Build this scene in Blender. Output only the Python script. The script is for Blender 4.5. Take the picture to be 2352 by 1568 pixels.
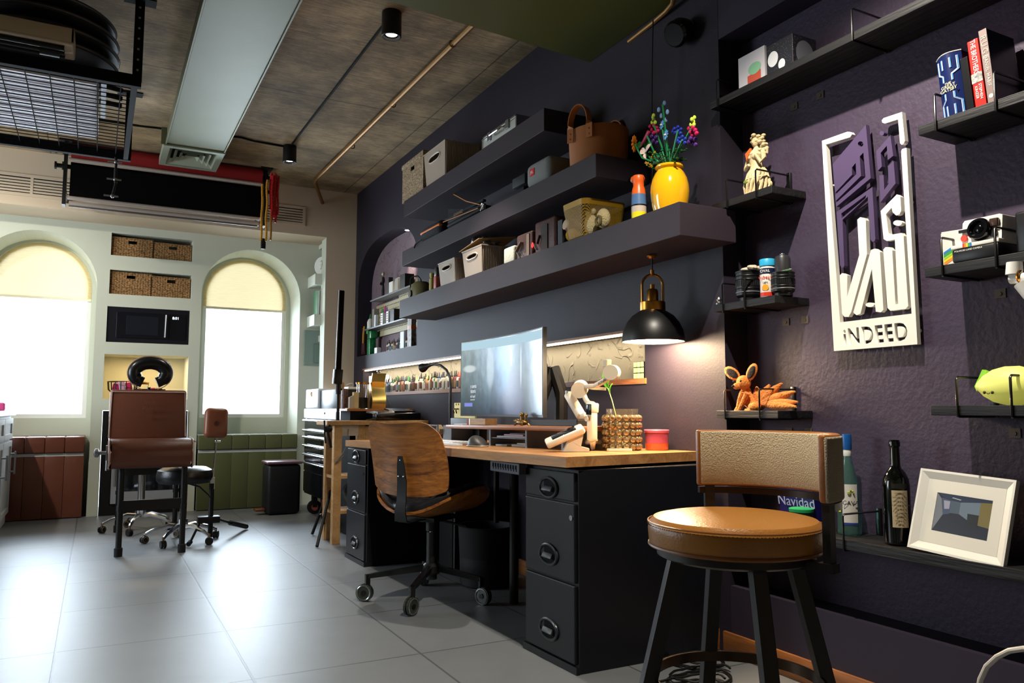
import bpy, bmesh, math, random
from mathutils import Vector, Matrix, Euler, geometry
random.seed(7)
D=bpy.data; SC=bpy.context.scene; COL=SC.collection
for o in list(D.objects): D.objects.remove(o,do_unlink=True)
PI=math.pi; V=Vector
# ------------------------------------------------------------ camera
YAW,PIT,ROL,FPX=math.radians(28.0088),math.radians(4.971),math.radians(0.105),1791.28
CAM=V((0,0,.92))
_f=V((math.sin(YAW)*math.cos(PIT),math.cos(YAW)*math.cos(PIT),math.sin(PIT)))
_r=V((math.cos(YAW),-math.sin(YAW),0)); _u=_r.cross(_f)
RX=math.cos(ROL)*_r+math.sin(ROL)*_u; UY=-math.sin(ROL)*_r+math.cos(ROL)*_u
cam=D.objects.new('camera',D.cameras.new('camera')); COL.objects.link(cam)
cam.data.sensor_width=36; cam.data.lens=FPX/2352*36; cam.data.clip_start=.05
cam.matrix_world=Matrix(((RX.x,UY.x,-_f.x,CAM.x),(RX.y,UY.y,-_f.y,CAM.y),(RX.z,UY.z,-_f.z,CAM.z),(0,0,0,1)))
SC.camera=cam
# ------------------------------------------------------------ view, world, big lights
vs=SC.view_settings; vs.view_transform='Standard'; vs.look='None'; vs.exposure=0.0; vs.gamma=1; vs.use_curve_mapping=False
wd=D.worlds.new('world'); SC.world=wd; wd.use_nodes=True
wd.node_tree.nodes['Background'].inputs[0].default_value=(.80,.90,1,1); wd.node_tree.nodes['Background'].inputs[1].default_value=3.0
def area(name,loc,aim,sx,sy,power,col):
    l=D.lights.new(name,'AREA'); l.shape='RECTANGLE'; l.size=sx; l.size_y=sy; l.energy=power; l.color=col
    o=D.objects.new(name,l); COL.objects.link(o); o.location=loc
    o.rotation_euler=(V(aim)-V(loc)).to_track_quat('-Z','Y').to_euler(); return o
def spot(name,loc,aim,power,col,deg=110,blend=.5,rad=.03):
    l=D.lights.new(name,'SPOT'); l.energy=power; l.color=col; l.spot_size=math.radians(deg); l.spot_blend=blend; l.shadow_soft_size=rad
    o=D.objects.new(name,l); COL.objects.link(o); o.location=loc
    o.rotation_euler=(V(aim)-V(loc)).to_track_quat('-Z','Y').to_euler(); return o
DAY=(.72,.86,1.0); WARM=(1,.80,.55)
area('daylight_right',(1.275,8.55,1.7),(1.275,0,1.4),1.3,2.0,185,DAY)
area('daylight_left',(-.485,8.55,1.7),(-.485,0,1.4),1.3,2.0,185,DAY)
area('side_fill',(-3.25,5.75,1.6),(1.0,7.3,1.3),2.0,1.7,100,(.84,.93,1.0))  # added fill lamp, shining through a made-up opening in the left wall
for yy,pw in ((1.45,270),(3.78,150),(6.16,40)):
    spot('ceiling_and_fill_spot',(1.29,yy,2.80),(1.29+(.22 if yy<2 else .0),yy,0),pw,(1,.91,.77),125 if yy<2 else 80,.55 if yy<2 else .35,.02)
spot('ceiling_and_fill_spot',(-1.3,5.6,2.80),(-.6,7.6,.6),150,(1,.95,.86),95,.6,.03)  # added fill spot without a fixture, brightens the window wall from the left
# ------------------------------------------------------------ helpers
def P(px,py,ax,v):
    "photo point on the plane ax=v, in metres"
    d=_f+RX*((px-1176)/FPX)-UY*((py-784)/FPX); i='xyz'.index(ax); t=(v-CAM[i])/d[i]; return CAM+d*t
def tag(o,label=None,cat=None,group=None,kind=None):
    if label: o['label']=label
    if cat: o['category']=cat
    if group: o['group']=group
    if kind: o['kind']=kind
    return o
def thing(name,label,cat,loc=(0,0,0),rz=0,group=None):
    o=D.objects.new(name,None); COL.objects.link(o); o.empty_display_size=.05
    o.location=loc; o.rotation_euler=(0,0,rz); return tag(o,label,cat,group)
class MB:
    def __init__(s): s.bm=bmesh.new(); s.mi=0
    def _f(s,vs):
        try: f=s.bm.faces.new(vs); f.material_index=s.mi; return f
        except ValueError: return None
    def poly(s,pts): return s._f([s.bm.verts.new(p) for p in pts])
    def box(s,x0,y0,z0,x1,y1,z1,M=None,bev=0):
        c=[V((x,y,z)) for z in (z0,z1) for y in (y0,y1) for x in (x0,x1)]
        if M is not None: c=[M@p for p in c]
        v=[s.bm.verts.new(p) for p in c]
        fs=[s._f([v[i] for i in q]) for q in ((0,2,3,1),(4,5,7,6),(0,1,5,4),(2,6,7,3),(0,4,6,2),(1,3,7,5))]
        if bev:
            es=list({e for f in fs for e in f.edges})
            r=bmesh.ops.bevel(s.bm,geom=es,offset=bev,segments=3 if bev>.006 else 2,profile=.5,affect='EDGES')
            for f in r['faces']: f.material_index=s.mi
        return s
    def cb(s,cx,cy,cz,sx,sy,sz,M=None,bev=0): return s.box(cx-sx/2,cy-sy/2,cz-sz/2,cx+sx/2,cy+sy/2,cz+sz/2,M,bev)
    def beam(s,a,b,w,h=None,up=(0,0,1),bev=0):
        a=V(a);b=V(b);d=b-a;L=d.length;y=d.normalized();x=y.cross(V(up))
        if x.length<1e-4: x=y.cross(V((1,0,0)))
        x.normalize(); z=x.cross(y); M=Matrix((x,y,z)).transposed().to_4x4(); M.translation=a
        h=h or w; return s.box(-w/2,0,-h/2,w/2,L,h/2,M,bev)
    def ring(s,c,x,y,r,n,ry=None): return [s.bm.verts.new(V(c)+x*math.cos(2*PI*i/n)*r+y*math.sin(2*PI*i/n)*(ry or r)) for i in range(n)]
    def bridge(s,A,B):
        n=len(A)
        for i in range(n): s._f([A[i],A[(i+1)%n],B[(i+1)%n],B[i]])
    def cyl(s,a,b,r,r2=None,n=16,caps=True):
        a=V(a);b=V(b); r2=r if r2 is None else r2; z=(b-a).normalized(); x=z.orthogonal().normalized(); y=z.cross(x)
        A=s.ring(a,x,y,r,n); B=s.ring(b,x,y,r2,n); s.bridge(A,B)
        if caps: s._f(A[::-1]); s._f(B)
        return s
    def tube(s,pts,r,n=8,closed=False,caps=True,rs=None):
        pts=[V(p) for p in pts]; N=len(pts); R=[]; px=None
        for i,p in enumerate(pts):
            if closed: t=(pts[(i+1)%N]-pts[i-1])
            else: t=pts[min(i+1,N-1)]-pts[max(i-1,0)]
            t.normalize()
            if px is None: x=t.orthogonal().normalized()
            else:
                x=px-t*px.dot(t)
                if x.length<1e-5: x=t.orthogonal()
                x.normalize()
            px=x; R.append(s.ring(p,x,t.cross(x),rs[i] if rs else r,n))
        for i in range(N-1): s.bridge(R[i],R[i+1])
        if closed: s.bridge(R[-1],R[0])
        elif caps: s._f(R[0][::-1]); s._f(R[-1])
        return s
    def lathe(s,prof,c=(0,0,0),n=24,axis=(0,0,1),sx=1,sy=1,capb=True,capt=True):
        z=V(axis).normalized(); x=V((1,0,0)) if abs(z.z)>.9 else z.orthogonal().normalized(); y=z.cross(x); c=V(c); R=[]
        for r,h in prof: R.append(s.ring(c+z*h,x*sx,y*sy,max(r,1e-4),n))
        for a,b in zip(R,R[1:]): s.bridge(a,b)
        if capb: s._f(R[0][::-1])
        if capt: s._f(R[-1])
        return s
    def ell(s,c,rx,ry=None,rz=None,n=16,m=10,M=None):
        ry=ry or rx; rz=rz or rx; c=V(c); R=[]
        tr=(lambda p:c+(M@p if M else p))
        top=s.bm.verts.new(tr(V((0,0,rz)))); bot=s.bm.verts.new(tr(V((0,0,-rz))))
        for j in range(1,m):
            a=PI*j/m; R.append([s.bm.verts.new(tr(V((rx*math.sin(a)*math.cos(2*PI*i/n),ry*math.sin(a)*math.sin(2*PI*i/n),rz*math.cos(a))))) for i in range(n)])
        for i in range(n): s._f([top,R[0][i],R[0][(i+1)%n]]); s._f([bot,R[-1][(i+1)%n],R[-1][i]])
        for a,b in zip(R,R[1:]):
            for i in range(n): s._f([a[i],b[i],b[(i+1)%n],a[(i+1)%n]])
        return s
    def torus(s,c,R,r,axis=(0,0,1),n=32,m=8,sx=1,sy=1,a0=0,a1=2*PI):
        z=V(axis).normalized(); x=V((1,0,0)) if abs(z.z)>.9 else z.orthogonal().normalized(); y=z.cross(x); c=V(c)
        full=abs(a1-a0-2*PI)<1e-6; k=n if full else n+1
        return s.tube([c+x*sx*R*math.cos(a0+(a1-a0)*i/n)+y*sy*R*math.sin(a0+(a1-a0)*i/n) for i in range(k)],r,m,closed=full)
    def ext(s,pts,vec,holes=()):
        "solid from a planar outline (with holes) swept by vec"
        vec=V(vec); loops=[[V(p) for p in pts]]+[[V(p) for p in h] for h in holes]
        tris=geometry.tessellate_polygon(loops); flat=[p for l in loops for p in l]
        a=[s.bm.verts.new(p) for p in flat]; b=[s.bm.verts.new(p+vec) for p in flat]
        for t in tris: s._f([a[i] for i in t]); s._f([b[i] for i in reversed(t)])
        k=0
        for l in loops:
            n=len(l)
            for i in range(n): s._f([a[k+i],a[k+(i+1)%n],b[k+(i+1)%n],b[k+i]])
            k+=n
        return s
    def face(s,pts,holes=()):
        loops=[[V(p) for p in pts]]+[[V(p) for p in h] for h in holes]
        tris=geometry.tessellate_polygon(loops); v=[s.bm.verts.new(p) for l in loops for p in l]
        for t in tris: s._f([v[i] for i in t])
        return s
    def grid(s,fn,nu,nv,closeu=False):
        g=[[s.bm.verts.new(fn(i/nu if closeu else i/(nu-1),j/(nv-1))) for i in range(nu)] for j in range(nv)]
        for j in range(nv-1):
            for i in range(nu if closeu else nu-1): s._f([g[j][i],g[j][(i+1)%nu],g[j+1][(i+1)%nu],g[j+1][i]])
        return g
    def build(s,name,mat,parent=None,world=True,smooth=True,label=None,cat=None,group=None,kind=None,ang=35,sub=0,norm=True):
        if norm: bmesh.ops.recalc_face_normals(s.bm,faces=s.bm.faces)
        mats=mat if isinstance(mat,(list,tuple)) else [mat]
        me=D.meshes.new(name)
        if parent is not None and world:
            root=parent; M=Matrix()
            while root is not None:
                M=root.matrix_basis_l@M if False else (Matrix.Translation(root.location)@root.rotation_euler.to_matrix().to_4x4())@M; root=root.parent
            s.bm.transform(M.inverted())
        loc=V((0,0,0))
        if parent is None:
            xs=[v.co for v in s.bm.verts]
            loc=V((sum((min(c[i] for c in xs),max(c[i] for c in xs)))/2 for i in (0,1))).to_3d() if False else V(((min(c.x for c in xs)+max(c.x for c in xs))/2,(min(c.y for c in xs)+max(c.y for c in xs))/2,min(c.z for c in xs)))
            s.bm.transform(Matrix.Translation(-loc))
        s.bm.to_mesh(me); s.bm.free()
        for m in mats: me.materials.append(m)
        o=D.objects.new(name,me); COL.objects.link(o); o.location=loc
        if parent is not None: o.parent=parent
        if smooth:
            for p in me.polygons: p.use_smooth=True
            try: me.set_sharp_from_angle(angle=math.radians(ang))
            except Exception: pass
        if sub:
            md=o.modifiers.new('sub','SUBSURF'); md.levels=sub; md.render_levels=sub
        return tag(o,label,cat,group,kind)
def kids(o): return [c for c in D.objects if c.parent==o]
def dup(o,loc=None,rz=None,label=None,parent=None,_k=None):
    c=o.copy(); COL.objects.link(c)
    if parent is not None: c.parent=parent
    if loc is not None: c.location=loc
    if rz is not None: c.rotation_euler=(0,0,rz)
    if label: c['label']=label
    for k in kids(o):
        if k is not c: dup(k,parent=c)
    return c
def text(parent,s,loc,xdir,ydir,size,mat,name='lettering',ext=.0008,align='CENTER',label=None,sx=1,spacing=1,bold=0):
    cu=D.curves.new('t','FONT'); cu.body=s; cu.size=size; cu.offset=bold; cu.extrude=ext; cu.align_x=align; cu.align_y='CENTER'; cu.space_character=spacing; cu.resolution_u=3
    o=D.objects.new('t',cu); COL.objects.link(o); dg=bpy.context.evaluated_depsgraph_get(); me=D.meshes.new_from_object(o.evaluated_get(dg)); D.objects.remove(o,do_unlink=True)
    x=V(xdir).normalized(); y=V(ydir).normalized(); z=x.cross(y); M=Matrix((x*sx,y,z)).transposed().to_4x4(); M.translation=V(loc)
    root=parent; B=Matrix()
    while root is not None: B=(Matrix.Translation(root.location)@root.rotation_euler.to_matrix().to_4x4())@B; root=root.parent
    me.transform(B.inverted()@M); me.materials.clear(); me.materials.append(mat); me.name=name
    n=D.objects.new(name,me); COL.objects.link(n); n.parent=parent
    return tag(n,label)
# ------------------------------------------------------------ materials
def srgb(c):
    if isinstance(c,str): c=tuple(int(c[i:i+2],16)/255 for i in (0,2,4))
    return tuple((x/12.92 if x<=.04045 else ((x+.055)/1.055)**2.4) for x in c)+(1,)
_mc={}
def mat(name,col,rough=.6,metal=0,bump=0,bscale=60,var=0,vscale=5,spec=.5,emit=None,es=0,trans=0,ior=1.45,coat=0,stretch=(1,1,1),col2=None,sheen=0,alpha=1):
    if name in _mc: return _mc[name]
    m=D.materials.new(name); m.use_nodes=True; nt=m.node_tree; b=nt.nodes['Principled BSDF']; L=nt.links.new
    c=srgb(col); b.inputs['Base Color'].default_value=c; b.inputs['Roughness'].default_value=rough; b.inputs['Metallic'].default_value=metal
    b.inputs['Specular IOR Level'].default_value=spec; b.inputs['Coat Weight'].default_value=coat; b.inputs['Transmission Weight'].default_value=trans; b.inputs['IOR'].default_value=ior
    if sheen: b.inputs['Sheen Weight'].default_value=sheen
    if alpha<1: b.inputs['Alpha'].default_value=alpha
    if emit: b.inputs['Emission Color'].default_value=srgb(emit); b.inputs['Emission Strength'].default_value=es
    if bump or var or col2:
        tc=nt.nodes.new('ShaderNodeTexCoord'); mp=nt.nodes.new('ShaderNodeMapping'); L(tc.outputs['Object'],mp.inputs[0]); mp.inputs['Scale'].default_value=stretch
    if bump:
        n=nt.nodes.new('ShaderNodeTexNoise'); n.inputs['Scale'].default_value=bscale; n.inputs['Detail'].default_value=4; L(mp.outputs[0],n.inputs['Vector'])
        bp=nt.nodes.new('ShaderNodeBump'); bp.inputs['Strength'].default_value=bump; bp.inputs['Distance'].default_value=.01; L(n.outputs[0],bp.inputs['Height']); L(bp.outputs[0],b.inputs['Normal'])
    if var or col2:
        n=nt.nodes.new('ShaderNodeTexNoise'); n.inputs['Scale'].default_value=vscale; n.inputs['Detail'].default_value=6; n.inputs['Roughness'].default_value=.62; L(mp.outputs[0],n.inputs['Vector'])
        r=nt.nodes.new('ShaderNodeValToRGB'); L(n.outputs[0],r.inputs[0]); r.color_ramp.elements[0].position=.35; r.color_ramp.elements[1].position=.68
        c2=srgb(col2) if col2 else tuple(x*(1-var) for x in c[:3])+(1,)
        r.color_ramp.elements[0].color=c2; r.color_ramp.elements[1].color=c; L(r.outputs[0],b.inputs['Base Color'])
    _mc[name]=m; return m
def wood(name,c1,c2,ax='y',scale=6,rough=.45,dist=3,coat=0,bands=14):
    if name in _mc: return _mc[name]
    m=D.materials.new(name); m.use_nodes=True; nt=m.node_tree; b=nt.nodes['Principled BSDF']; L=nt.links.new
    tc=nt.nodes.new('ShaderNodeTexCoord'); mp=nt.nodes.new('ShaderNodeMapping'); L(tc.outputs['Object'],mp.inputs[0])
    s=[scale,scale,scale]; s['xyz'.index(ax)]=scale*.07; mp.inputs['Scale'].default_value=s
    n=nt.nodes.new('ShaderNodeTexNoise'); n.inputs['Scale'].default_value=bands/4; n.inputs['Detail'].default_value=8; n.inputs['Roughness'].default_value=.65; n.inputs['Distortion'].default_value=dist*.3; L(mp.outputs[0],n.inputs['Vector'])
    n2=nt.nodes.new('ShaderNodeTexNoise'); n2.inputs['Scale'].default_value=bands*2; n2.inputs['Detail'].default_value=4; L(mp.outputs[0],n2.inputs['Vector'])
    mx=nt.nodes.new('ShaderNodeMath'); mx.operation='MULTIPLY_ADD'; L(n2.outputs[0],mx.inputs[0]); mx.inputs[1].default_value=.35; L(n.outputs[0],mx.inputs[2])
    r=nt.nodes.new('ShaderNodeValToRGB'); L(mx.outputs[0],r.inputs[0]); r.color_ramp.elements[0].position=.5; r.color_ramp.elements[1].position=.82
    r.color_ramp.elements[0].color=srgb(c2); r.color_ramp.elements[1].color=srgb(c1); L(r.outputs[0],b.inputs['Base Color'])
    b.inputs['Roughness'].default_value=rough; b.inputs['Coat Weight'].default_value=coat; _mc[name]=m; return m
def sky_glow(name,col,s):
    m=D.materials.new(name); m.use_nodes=True; nt=m.node_tree; nt.nodes.clear(); o=nt.nodes.new('ShaderNodeOutputMaterial'); e=nt.nodes.new('ShaderNodeEmission')
    e.inputs[0].default_value=srgb(col); e.inputs[1].default_value=s; nt.links.new(e.outputs[0],o.inputs[0]); return m
def brick_mat(name,c1,c2,mortar,bw,rh,ms,rough,bump=.2,off=0,rot=(0,0,0),loc=(0,0,0),noise=0,spec=.5):
    m=D.materials.new(name); m.use_nodes=True; nt=m.node_tree; b=nt.nodes['Principled BSDF']; L=nt.links.new
    tc=nt.nodes.new('ShaderNodeTexCoord'); mp=nt.nodes.new('ShaderNodeMapping'); L(tc.outputs['Object'],mp.inputs[0]); mp.inputs['Rotation'].default_value=rot; mp.inputs['Location'].default_value=loc
    t=nt.nodes.new('ShaderNodeTexBrick'); L(mp.outputs[0],t.inputs[0]); t.offset=off; t.inputs['Scale'].default_value=1; t.inputs['Brick Width'].default_value=bw; t.inputs['Row Height'].default_value=rh
    t.inputs['Mortar Size'].default_value=ms; t.inputs['Mortar Smooth'].default_value=.3; t.inputs['Color1'].default_value=srgb(c1); t.inputs['Color2'].default_value=srgb(c2); t.inputs['Mortar'].default_value=srgb(mortar)
    b.inputs['Roughness'].default_value=rough; b.inputs['Specular IOR Level'].default_value=spec
    src=t.outputs[0]
    if noise:
        n=nt.nodes.new('ShaderNodeTexNoise'); n.inputs['Scale'].default_value=3; n.inputs['Detail'].default_value=8; n.inputs['Roughness'].default_value=.7; L(tc.outputs['Object'],n.inputs[0])
        r=nt.nodes.new('ShaderNodeMapRange'); r.inputs[1].default_value=.3; r.inputs[2].default_value=.7; r.inputs[3].default_value=1-noise; r.inputs[4].default_value=1+noise*.4; L(n.outputs[0],r.inputs[0])
        mx=nt.nodes.new('ShaderNodeVectorMath'); mx.operation='SCALE'; L(src,mx.inputs[0]); L(r.outputs[0],mx.inputs['Scale']); src=mx.outputs[0]
    L(src,b.inputs['Base Color'])
    bp=nt.nodes.new('ShaderNodeBump'); bp.inputs['Strength'].default_value=bump; bp.inputs['Distance'].default_value=.003; bp.invert=True; L(t.outputs['Fac'],bp.inputs['Height']); L(bp.outputs[0],b.inputs['Normal'])
    return m
def plaster(name,col,depth=.5,scale=2.2,rough=.8):
    "trowelled plaster with raised curved ridges"
    m=D.materials.new(name); m.use_nodes=True; nt=m.node_tree; b=nt.nodes['Principled BSDF']; L=nt.links.new
    b.inputs['Base Color'].default_value=srgb(col); b.inputs['Roughness'].default_value=rough
    tc=nt.nodes.new('ShaderNodeTexCoord'); n=nt.nodes.new('ShaderNodeTexNoise'); n.inputs['Scale'].default_value=scale*2; n.inputs['Detail'].default_value=2; L(tc.outputs['Object'],n.inputs[0])
    va=nt.nodes.new('ShaderNodeVectorMath'); va.operation='MULTIPLY_ADD'; va.inputs[1].default_value=(.35,.35,.35); L(n.outputs['Color'],va.inputs[0]); L(tc.outputs['Object'],va.inputs[2])
    v=nt.nodes.new('ShaderNodeTexVoronoi'); v.feature='DISTANCE_TO_EDGE'; v.inputs['Scale'].default_value=scale*4; L(va.outputs[0],v.inputs[0])
    r=nt.nodes.new('ShaderNodeMapRange'); r.inputs[1].default_value=0; r.inputs[2].default_value=.06; r.inputs[3].default_value=1; r.inputs[4].default_value=0; L(v.outputs[0],r.inputs[0])
    n3=nt.nodes.new('ShaderNodeTexNoise'); n3.inputs['Scale'].default_value=scale*5; n3.inputs['Detail'].default_value=5; L(tc.outputs['Object'],n3.inputs[0])
    r3=nt.nodes.new('ShaderNodeMapRange'); r3.inputs[1].default_value=.45; r3.inputs[2].default_value=.6; L(n3.outputs[0],r3.inputs[0])
    m1=nt.nodes.new('ShaderNodeMath'); m1.operation='MULTIPLY'; L(r.outputs[0],m1.inputs[0]); L(r3.outputs[0],m1.inputs[1])
    m2=nt.nodes.new('ShaderNodeMath'); m2.operation='MULTIPLY_ADD'; L(n3.outputs[0],m2.inputs[0]); m2.inputs[1].default_value=.5; L(m1.outputs[0],m2.inputs[2])
    bp=nt.nodes.new('ShaderNodeBump'); bp.inputs['Strength'].default_value=depth; bp.inputs['Distance'].default_value=.008; L(m2.outputs[0],bp.inputs['Height']); L(bp.outputs[0],b.inputs['Normal'])
    return m
M_purple=mat('purple_paint','221c28',.62,bump=.09,bscale=110,spec=.4)
M_purpleR=mat('purple_plaster_paint','3b3043',.6,bump=.3,bscale=55,spec=.4)
M_plum=mat('dark_plum_paint','2c2533',.6,spec=.4)
M_sage=mat('sage_white_paint','c3c6b4',.75,bump=.05,bscale=60)
M_cream=mat('cream_paint','c9b69c',.8)
M_black=mat('black_metal','0c0c0d',.45,spec=.4)
M_blackm=mat('black_matte','08080a',.8,spec=.2)
M_blackp=mat('black_plastic','101012',.4)
M_blackg=mat('black_gloss','050507',.12)
M_chrome=mat('chrome','d8dade',.14,1)
M_steel=mat('brushed_steel','9a9ca0',.35,1)
M_brass=mat('brass','b07a30',.28,1); M_pipe=mat('dull_brass_pipe','8f6a3c',.5,.7)
M_white=mat('white_plastic','e6e4de',.4)
M_leather=mat('brown_leather','6f3f30',.42,bump=.25,bscale=140,spec=.5)
M_tan=mat('tan_leather','8f5a2c',.42,bump=.2,bscale=160)
M_pine=wood('pine_wood','c39a68','a87c4a','y',5,.5)
M_deskw=wood('desk_wood','bd8a55','8f6037','y',5,.38,coat=.1)
M_glass=mat('clear_glass','ffffff',.02,trans=1,ior=1.45)
def thin_glass():
    m=D.materials.new('thin_window_glass'); m.use_nodes=True; nt=m.node_tree; nt.nodes.clear(); o=nt.nodes.new('ShaderNodeOutputMaterial'); t=nt.nodes.new('ShaderNodeBsdfTransparent'); g=nt.nodes.new('ShaderNodeBsdfGlossy'); g.inputs['Roughness'].default_value=.02; f=nt.nodes.new('ShaderNodeFresnel'); x=nt.nodes.new('ShaderNodeMixShader')
    nt.links.new(f.outputs[0],x.inputs[0]); nt.links.new(t.outputs[0],x.inputs[1]); nt.links.new(g.outputs[0],x.inputs[2]); nt.links.new(x.outputs[0],o.inputs[0]); return m
M_pane=thin_glass()
M_red=mat('red_paint','c01818',.4)
M_dark=mat('dark_fabric','16161a',.9,bump=.3,bscale=200)
M_grey=mat('grey_plastic','6e7076',.45)
# ------------------------------------------------------------ the room
ZC,XW,XR,YB,YS=3.0,2.16,2.28,7.68,7.27
XL,Y0=-3.2,-2.2
fm=brick_mat('grey_floor_tile','6c6f72','696c6e','4a4d50',.61,.655,.005,.40,.15,0,loc=(-.365,.145,0),noise=.12,spec=.5)
b=MB(); b.box(XL-.2,Y0-.2,-.08,XR+.2,YB+.7,0); b.mi=0
o=b.build('floor',fm,kind='structure'); 
def concrete():
    m=D.materials.new('board_marked_concrete'); m.use_nodes=True; nt=m.node_tree; b=nt.nodes['Principled BSDF']; L=nt.links.new; b.inputs['Roughness'].default_value=.85
    tc=nt.nodes.new('ShaderNodeTexCoord'); n=nt.nodes.new('ShaderNodeTexNoise'); n.inputs['Scale'].default_value=1.6; n.inputs['Detail'].default_value=10; n.inputs['Roughness'].default_value=.72; L(tc.outputs['Object'],n.inputs[0])
    mp=nt.nodes.new('ShaderNodeMapping'); mp.inputs['Rotation'].default_value=(0,0,.6); mp.inputs['Scale'].default_value=(4,60,1); L(tc.outputs['Object'],mp.inputs[0])
    n2=nt.nodes.new('ShaderNodeTexNoise'); n2.inputs['Scale'].default_value=1.5; n2.inputs['Detail'].default_value=5; n2.inputs['Distortion'].default_value=1.5; L(mp.outputs[0],n2.inputs[0])
    br=nt.nodes.new('ShaderNodeTexBrick'); br.offset=0; br.inputs['Scale'].default_value=1; br.inputs['Brick Width'].default_value=1.22; br.inputs['Row Height'].default_value=2.44; br.inputs['Mortar Size'].default_value=.008; br.inputs['Mortar Smooth'].default_value=1
    mo=nt.nodes.new('ShaderNodeMapping'); mo.inputs['Location'].default_value=(.1,.35,0); L(tc.outputs['Object'],mo.inputs[0]); L(mo.outputs[0],br.inputs[0])
    m1=nt.nodes.new('ShaderNodeMath'); m1.operation='MULTIPLY_ADD'; L(n2.outputs[0],m1.inputs[0]); m1.inputs[1].default_value=.45; L(n.outputs[0],m1.inputs[2])
    m2=nt.nodes.new('ShaderNodeMath'); m2.operation='MULTIPLY_ADD'; L(br.outputs['Fac'],m2.inputs[0]); m2.inputs[1].default_value=-.22; L(m1.outputs[0],m2.inputs[2])
    r=nt.nodes.new('ShaderNodeValToRGB'); L(m2.outputs[0],r.inputs[0]); e=r.color_ramp.elements; e[0].position=.48; e[0].color=srgb('46382a'); e[1].position=.9; e[1].color=srgb('b59a74')
    x=e.new(.7); x.color=srgb('7f6c50'); L(r.outputs[0],b.inputs['Base Color'])
    bp=nt.nodes.new('ShaderNodeBump'); bp.inputs['Strength'].default_value=.6; bp.inputs['Distance'].default_value=.01; L(m2.outputs[0],bp.inputs['Height']); L(bp.outputs[0],b.inputs['Normal']); return m
b=MB(); b.box(XL-.2,Y0-.2,ZC,XR+.5,YB+.7,ZC+.15); b.build('ceiling',concrete(),kind='structure')
# desk wall (x = XW) with the arched niche and the long lit niche
def superarch(cx,hw,z0,zs,hh,n=28,e=2.6):
    pts=[(cx-hw,z0),(cx+hw,z0)]
    for i in range(n+1):
        a=PI*i/n; c,s_=math.cos(a),math.sin(a)
        pts.append((cx+hw*math.copysign(abs(c)**(2/e),c),zs+hh*abs(s_)**(2/e)))
    return pts
archN=superarch(6.40,.78,1.41,2.0,.44); NL=[(2.795,1.06),(6.98,1.06),(6.98,1.275),(2.795,1.275)]
Y1=2.29; WF=lambda l,x=XW:[(x,y,z) for y,z in l]
b=MB()
outer=[(Y1,0),(YS,0),(YS,ZC),(Y1,ZC)]
b.face(WF(outer),[WF(archN),WF(NL)])
for l in (archN,NL):
    n=len(l)
    for i in range(n):
        (a,c),(d,e)=l[i],l[(i+1)%n]; b.poly([(XW,a,c),(XW,d,e),(XW+.14,d,e),(XW+.14,a,c)])
b.poly([(XW,Y1,0),(XR+.02,Y1,0),(XR+.02,Y1,ZC),(XW,Y1,ZC)])
b.poly([(XR+.02,Y1,0),(XR+.02,YS,0),(XR+.02,YS,ZC),(XR+.02,Y1,ZC)])
b.build('wall_right',M_purple,kind='structure',norm=False,smooth=False)
mpl=plaster('taupe_trowelled_plaster','7c7464',1.0)
mpl2=plaster('plum_trowelled_plaster','75626a',.8)
b=MB(); b.box(XW+.135,2.7,1.0,XW+.138,7.05,1.33); b.build('trim_1',mpl,kind='structure')
b=MB(); b.box(XW+.135,5.55,1.36,XW+.138,7.24,2.5); b.build('trim_2',mpl2,kind='structure')
mnt=wood('niche_trim_wood','a0693a','6e4426','y',6,.5)
b=MB(); b.box(XW-.006,2.785,1.035,XW+.13,6.99,1.06); b.box(XW-.004,2.785,1.275,XW+.004,6.99,1.287); b.build('trim_3',mnt,kind='structure')
# recess to the right of the corner
b=MB()
YE=-1.5
b.poly([(XR,Y1,0),(XR,YE,0),(XR,YE,ZC),(XR,Y1,ZC)])
b.build('wall_recess',M_purpleR,kind='structure',smooth=False,norm=False)
b=MB(); b.box(XW,YE,0,XR-.001,Y1-.002,.255); b.build('trim_4',M_plum,kind='structure')
b=MB(); b.box(XW,YE,2.41,XR-.001,Y1-.002,ZC-.001); b.build('trim_5',M_plum,kind='structure')
mbb=wood('baseboard_wood','9a5f2e','6b3d1c','y',6,.5)
b=MB()
for y0,y1,x in ((Y1+.06,YS,XW-.018),(YE,Y1+.03,XW-.014)):
    b.box(x,y0,.001,XW-.0005,y1,.082,bev=.002)
b.build('baseboard_right',mbb,kind='structure')
# window wall
def arch(cx,hw,z0,zs,x0=None,n=24,hh=None):
    hh=hh or hw
    return [(cx-hw,z0),(cx+hw,z0)]+[(cx+hw*math.cos(PI*i/n),zs+hh*math.sin(PI*i/n)) for i in range(n+1)]
CX1,CX2=-.485,1.277; HW=.452
WY=lambda l,y:[(x,y,z) for x,z in l]
niches=[(.062,.733,2.275,2.475),(.062,.733,1.93,2.145),(.055,.729,1.503,1.818),(.05,.733,1.004,1.396)]
col_l,col_r=CX1+HW,CX2-HW
b=MB(); holes=[]
for cx in (CX1,CX2): holes.append(arch(cx,HW,0.002,1.985))
for x0,x1,z0,z1 in niches: holes.append([(x0,z0),(x1,z0),(x1,z1),(x0,z1)])
holes.append([(.055,.002),(.745,.002),(.745,.905),(.055,.905)])
b.face(WY([(XL,0),(XW+.5,0),(XW+.5,2.60),(XL,2.60)],YB),[WY(h,YB) for h in holes])
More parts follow.
